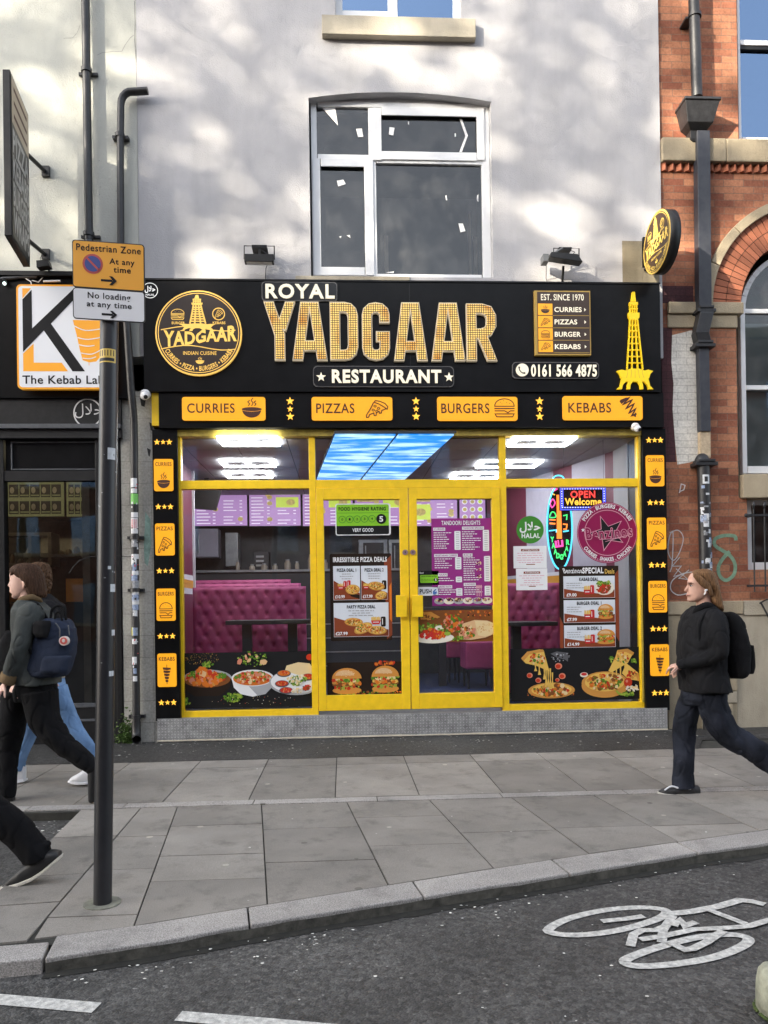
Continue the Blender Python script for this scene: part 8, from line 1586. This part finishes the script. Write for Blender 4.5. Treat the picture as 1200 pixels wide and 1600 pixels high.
mb = MB(); F.limb(mb, [(80, 232, .07), (95, 215, .085), (140, 205, .085), (168, 216, .045), (176, 222, 0)], [10, 13, 14, 13, 12], 'cuff_brown_cloth', 10, .6); F.limb(mb, [(80, 232, -.07), (95, 215, -.085), (140, 205, -.085), (168, 216, -.045), (176, 222, 0)], [10, 13, 14, 13, 12], 'cuff_brown_cloth', 10, .6); fuse(mb, 'collar', pr, .006, 2)
mb = MB(); TR = 'black_trouser_cloth'
F.rows(mb, [(560, 90, 240, .17), (610, 70, 245, .178), (660, 75, 235, .15)], TR)
F.limb(mb, [(75, 620, -.085), (60, 740, -.09), (42, 850, -.09), (32, 960, -.09), (28, 1078, -.09)], [66, 60, 50, 43, 40], TR, 18, .95, False); F.limb(mb, [(175, 620, .085), (195, 740, .09), (265, 835, .09), (345, 898, .09), (425, 958, .09)], [80, 68, 54, 44, 36], TR, 18, .95, False)
fuse(mb, 'trousers', pr, .008, 4, .011, 8, (1, 1, .6))
shoe(F, pr, [(62, 1030, 1116), (45, 1030, 1118), (15, 1050, 1122), (-20, 1078, 1122), (-50, 1090, 1121), (-68, 1102, 1119)], -.09, .044, 'boot_black', 'boot_black', 8)
mb = MB(); F.limb(mb, [(418, 945, .09), (416, 990, .09), (414, 1040, .09), (408, 1080, .09), (402, 1095, .09)], [32, 30, 27, 21, 15], 'boot_black', 16, 1.0); F.limb(mb, [(436, 985, .09), (432, 1030, .09), (424, 1080, .09)], [10, 11, 10], 'boot_black', 12, 2.0); fuse(mb, 'shoe', pr, .006, 4)
# backpack, navy, seen from the side behind
bp_ = thing('backpack', 'navy backpack with round red and white patch on the woman in the grey green jacket', 'backpack', F.P(240, 556, .12))
mb = MB(); PK = 'navy_pack_cloth'
def tr_rows(rows, side): return [(y, a, b, h, side) for y, a, b, h in rows]
F.rows(mb, tr_rows([(298, 205, 290, .09), (312, 188, 308, .12), (345, 176, 322, .135), (400, 160, 330, .14), (460, 146, 322, .14), (520, 132, 304, .135), (548, 140, 288, .12), (556, 160, 270, .09)], .10), PK, pw=3); fuse(mb, 'bag', bp_, .008, 5, .006, 9, (1, 1, 1))
mb = MB(); F.rows(mb, tr_rows([(462, 200, 312, .035), (475, 190, 312, .045), (525, 180, 300, .045), (540, 186, 290, .03)], .235), PK, pw=3.2); fuse(mb, 'front_pocket', bp_, .007, 3, .003, 12)
mb = MB(); F.limb(mb, [(222, 302, .16), (228, 262, .16), (250, 243, .16), (278, 250, .16), (290, 300, .16)], [6, 6, 6, 6, 6], 'black_pack_cloth', 8); F.limb(mb, [(240, 305, .19), (246, 276, .19), (262, 272, .19), (272, 304, .19)], [5, 5, 5, 5], 'black_pack_cloth', 8); mb.build('carry_handle', bp_)
mb = MB(); F.rows(mb, tr_rows([(308, 160, 222, .05), (325, 148, 224, .06), (365, 148, 220, .06), (382, 160, 212, .05)], .22), 'black_pack_cloth', pw=2.6); fuse(mb, 'side_pouch', bp_, .007, 3, .005, 12)
mb = MB(); F.limb(mb, [(205, 300, .10), (165, 238, .16), (130, 240, .175), (105, 300, .19), (110, 400, .2), (160, 480, .2)], [8, 9, 9, 8, 7, 6], 'black_pack_cloth', 10, .9); fuse(mb, 'shoulder_strap', bp_, .006, 2)
q = F.P(280, 397, .262); mb = MB(); mb.tube([q+Vector((0, .03, 0)), q+Vector((0, -.004, 0))], .034, 'patch_cream', 20); mb.tube([q+Vector((0, -.004, 0)), q+Vector((0, -.0065, 0))], .026, 'patch_red', 18); mb.ball(q+Vector((0, -.006, .002)), (.012, .003, .014), 'patch_cream', 10, 6); mb.build('patch', bp_)
mb = MB(); F.limb(mb, [(245, 320, .236), (262, 345, .246), (262, 380, .25)], [2.5, 2.5, 2.5], 'grey_paint', 6); F.limb(mb, [(300, 330, .22), (305, 370, .23)], [2.5, 2.5], 'grey_paint', 6); mb.build('zip_cord', bp_)
bg_ = thing('shoulder_bag', 'black shoulder bag hanging in front of the woman with the brown bob', 'bag', F.P(20, 540, -.26)); mb = MB(); F.rows(mb, [(350, 30, 70, .04, -.28), (400, 4, 82, .06, -.28), (480, -8, 84, .07, -.28), (530, -6, 76, .06, -.28), (545, 4, 60, .04, -.28)], 'black_pack_cloth', pw=2.8); fuse(mb, 'bag', bg_, .008, 4, .006, 9)
mb = MB(); F.limb(mb, [(50, 352, -.27), (90, 270, -.2), (120, 232, -.14)], [5, 5, 5], 'black_pack_cloth', 8); mb.build('strap', bg_)
# ---- companion half hidden behind her ---------------------------------
F = Fig(0, 860, 2.808, -1.85)
g = F.P(200, 1020); pr = thing('person', 'curly haired person in pale blue jeans and white trainers behind the woman with the bob', 'person', (g.x, -1.85, 0))
mb = MB(); S = 'skin'
F.rows(mb, [(66, 150, 190, .03), (78, 132, 205, .056), (100, 124, 210, .068), (130, 122, 208, .07), (160, 126, 195, .06), (185, 140, 170, .035)], S); F.limb(mb, [(168, 165, 0), (172, 230, 0)], [26, 32], S)
F.rows(mb, [(220, 140, 215, .11), (290, 130, 240, .15), (450, 130, 240, .15), (570, 130, 250, .15)], S); F.limb(mb, [(190, 260, .16), (200, 400, .2), (170, 520, .18)], [26, 21, 14], S); F.limb(mb, [(190, 260, -.16), (200, 400, -.2), (170, 520, -.18)], [26, 21, 14], S)
F.limb(mb, [(170, 600, -.08), (120, 790, -.08), (70, 985, -.08)], [38, 28, 16], S); F.limb(mb, [(220, 600, .08), (310, 760, .08), (395, 960, .08)], [38, 28, 16], S)
F.hand(mb, F.P(166, 530, .18), (-.3, -.1, -.9), S, .4, .9, (-.7, -.5, .3), 1); F.hand(mb, F.P(166, 530, -.18), (-.3, .1, -.9), S, .4, .9, (-.7, .5, .3), -1); fuse(mb, 'body', pr, .006, 3)
mb = MB(); F.rows(mb, [(54, 150, 195, .04), (64, 130, 212, .08), (90, 122, 220, .10), (120, 140, 222, .105), (150, 150, 220, .10), (178, 160, 214, .085), (190, 175, 205, .05)], 'curly_hair'); fuse(mb, 'hair', pr, .006, 2, .012, 42, (1, 1, 1)); face(F, pr, 132, 128, .055)
mb = MB(); CL = 'dark_coat_cloth'; F.rows(mb, [(190, 150, 215, .08), (215, 132, 245, .13), (240, 126, 275, .185), (320, 124, 280, .2), (430, 128, 275, .2), (545, 128, 275, .2)], CL, pw=2.5)
for sd in (1, -1): F.limb(mb, [(205, 262, .155*sd), (225, 350, .21*sd), (215, 430, .22*sd), (172, 515, .18*sd)], [46, 42, 38, 30], CL, 16)
fuse(mb, 'coat', pr, .009, 4, .006, 9)
mb = MB(); F.rows(mb, [(540, 140, 270, .19), (562, 140, 272, .195)], 'sill_stone'); mb.build('shirt_hem', pr)
mb = MB(); TR = 'light_denim'; F.rows(mb, [(550, 145, 268, .17), (620, 140, 285, .175), (680, 150, 280, .16)], TR); F.limb(mb, [(180, 610, -.085), (150, 710, -.09), (115, 810, -.09), (80, 900, -.09), (68, 960, -.09)], [58, 50, 42, 38, 38], TR, 16, .95, False); F.limb(mb, [(235, 610, .085), (278, 710, .09), (325, 800, .09), (385, 880, .09), (425, 945, .09)], [60, 52, 46, 42, 38], TR, 16, .95, False); fuse(mb, 'jeans', pr, .008, 5, .008, 8)
shoe(F, pr, [(440, 940, 1005), (425, 940, 1018), (385, 950, 1022), (345, 978, 1024), (318, 992, 1022), (304, 1004, 1018)], .09, .046, 'shoe_white', 'shoe_white', 10); shoe(F, pr, [(110, 935, 1012), (90, 940, 1016), (50, 955, 1018), (10, 985, 1018), (-15, 998, 1016), (-28, 1006, 1014)], -.09, .046, 'shoe_white', 'shoe_white', 10)
# ---- walker whose trailing leg enters at the lower left ----------------
F = Fig(0, 860, 2.808, -4.22)
g = F.P(60, 1490); pr = thing('person', 'walker at the lower left corner showing only a black trouser leg and pale soled trainer', 'person', (g.x-.5, -4.22, 0))
mb = MB(); S = 'skin'; ox = -430
F.rows(mb, [(30, ox-25, ox+30, .04), (50, ox-50, ox+60, .062), (90, ox-66, ox+66, .075), (130, ox-62, ox+62, .072), (180, ox-56, ox+30, .055), (205, ox-40, ox, .03)], S); F.limb(mb, [(ox+10, 170, 0), (ox+14, 260, 0)], [42, 50], S)
F.rows(mb, [(250, ox-60, ox+70, .12), (350, ox-80, ox+100, .16), (600, ox-70, ox+90, .15), (760, ox-60, ox+110, .15)], S)
for sd, ex in ((1, -120), (-1, 90)): F.limb(mb, [(ox+10, 310, .17*sd), (ox+ex*.3, 520, .21*sd), (ox+ex, 700, .17*sd)], [40, 32, 21], S); F.hand(mb, F.P(ox+ex, 715, .17*sd), (-.3 if sd > 0 else .2, -.1*sd, -.9), S, .45, 1.0, (-.7, -.5*sd, .3), sd)
F.limb(mb, [(ox+20, 800, -.09), (ox-40, 1100, -.09), (ox-60, 1440, -.09)], [58, 40, 24], S); F.limb(mb, [(ox+50, 800, .02), (-190, 1040, .02), (185, 1345, .02)], [58, 40, 24], S); fuse(mb, 'body', pr, .007, 3)
mb = MB(); F.rows(mb, [(22, ox-20, ox+40, .05), (45, ox-45, ox+70, .078), (90, ox-30, ox+76, .086), (150, ox+10, ox+70, .075), (180, ox+30, ox+60, .05)], 'brown_hair'); fuse(mb, 'hair', pr, .008, 3, .004, 40); face(F, pr, ox-50, 115, .055)
mb = MB(); CL = 'dark_coat_cloth'; F.rows(mb, [(225, ox-50, ox+75, .10), (280, ox-75, ox+100, .19), (400, ox-100, ox+120, .22), (600, ox-95, ox+115, .21), (780, ox-95, ox+125, .22)], CL, pw=2.5)
for sd, ex in ((1, -120), (-1, 90)): F.limb(mb, [(ox+10, 315, .17*sd), (ox+ex*.3, 520, .22*sd), (ox+ex*.95, 690, .18*sd)], [66, 54, 42], CL, 16)
fuse(mb, 'coat', pr, .01, 4, .007, 9)
mb = MB(); TR = 'black_trouser_cloth'; F.rows(mb, [(740, ox-80, ox+110, .18), (840, ox-85, ox+125, .185), (920, ox-60, ox+110, .16)], TR); F.limb(mb, [(ox+10, 820, -.09), (ox-40, 1100, -.09), (ox-58, 1400, -.09)], [88, 70, 58], TR, 16, 1, False)
F.limb(mb, [(ox+60, 820, .02), (-330, 940, .02), (-190, 1040, .02), (-20, 1155, .02), (80, 1235, .02), (150, 1320, .02), (164, 1360, .02)], [94, 88, 80, 72, 68, 66, 60], TR, 18, .95, False); F.limb(mb, [(105, 1300, .03), (160, 1335, .03), (208, 1290, .03)], [18, 22, 16], TR, 12)
fuse(mb, 'trousers', pr, .008, 4, .009, 9, (1, 1, .8))
shoe(F, pr, [(262, 1318, 1352), (235, 1312, 1378), (195, 1318, 1412), (150, 1348, 1440), (95, 1388, 1462), (45, 1432, 1478), (6, 1474, 1490)], .02, .05, 'shoe_black', 'sole_white', 15)
shoe(F, pr, [(ox+10, 1380, 1485), (ox-20, 1380, 1488), (ox-90, 1415, 1490), (ox-160, 1450, 1490), (ox-200, 1468, 1488)], -.09, .05, 'shoe_black', 'sole_white', 15)
# crowns are built of leafy clumps set about half a metre apart, with small gaps that let single sunbeams through to the wall
def plane_tree(xf0, xf1, seed, per, skip, lab):
    L = 34.0; rk = random.Random(seed); h0 = Vector((cos(SUN_AZ), -sin(SUN_AZ), 0)); v0 = to_sun.cross(h0).normalized(); v0 = v0 if v0.z > 0 else -v0
    c = Vector(((xf0+xf1)/2, 0, 6.6))+to_sun*L; x, y = c.x, c.y
    t = thing('street_tree', lab, 'tree', (x, y, ROAD_Z), 'street trees across the road'); top = c.z+3.5
    mb = MB(); mb.tube([(x, y, -.1), (x+.1, y, top*.25), (x-.05, y+.1, top*.5), (x, y, top*.92)], [.28, .22, .16, .04], 'bark', 10)
    wa = (xf1-xf0)/2*cos(SUN_AZ); cells = []
    a = -wa+.22
    while a < wa+.01:
        b = -3.4
        while b < 4.3:
            if rk.random() > skip: cells.append((a+rk.gauss(0, .10), b+rk.gauss(0, .10)))
            b += .43
        a += .43
    V_ = []; F_ = []
    for a, b in cells:
        p = c+h0*a+v0*b+to_sun*rk.uniform(-1.6, 1.6)*sqrt(max(.1, 1-(b/5)**2)); s = rk.uniform(.16, .20)
        if rk.random() < .12: mb.tube([(x, y, max(p.z-1.5, top*.3)), ((x+p.x)/2, (y+p.y)/2, p.z-.5), tuple(p)], [.06, .04, .012], 'bark', 6)
        for i in range(per):
            q = p+Vector((rk.gauss(0, s), rk.gauss(0, s), rk.gauss(0, s))); Lf = rk.uniform(.09, .17)
            d1 = Vector((rk.gauss(0, 1), rk.gauss(0, 1), rk.gauss(0, .7))).normalized(); d2 = d1.cross(Vector((rk.gauss(0, 1), rk.gauss(0, 1), rk.gauss(0, 1)))).normalized()
            k = len(V_); V_ += [q-d1*Lf, q+d2*Lf*.55, q+d1*Lf, q-d2*Lf*.55]; F_.append((k, k+1, k+2, k+3))
    mb.build('trunk', t); mb = MB(); mb.add(V_, F_, 'leaf'); mb.build('crown', t)
for q in ((3.5, 7.2, 31, 46, .30, 'thin crowned plane tree across the road nearest the shop'), (.6, 3.5, 32, 52, .03, 'leafy plane tree across the road second from the shop'), (-2.2, .6, 33, 50, .03, 'leafy plane tree across the road third from the shop'), (-5.4, -2.2, 34, 46, .06, 'leafy plane tree across the road farthest from the shop')): plane_tree(*q)
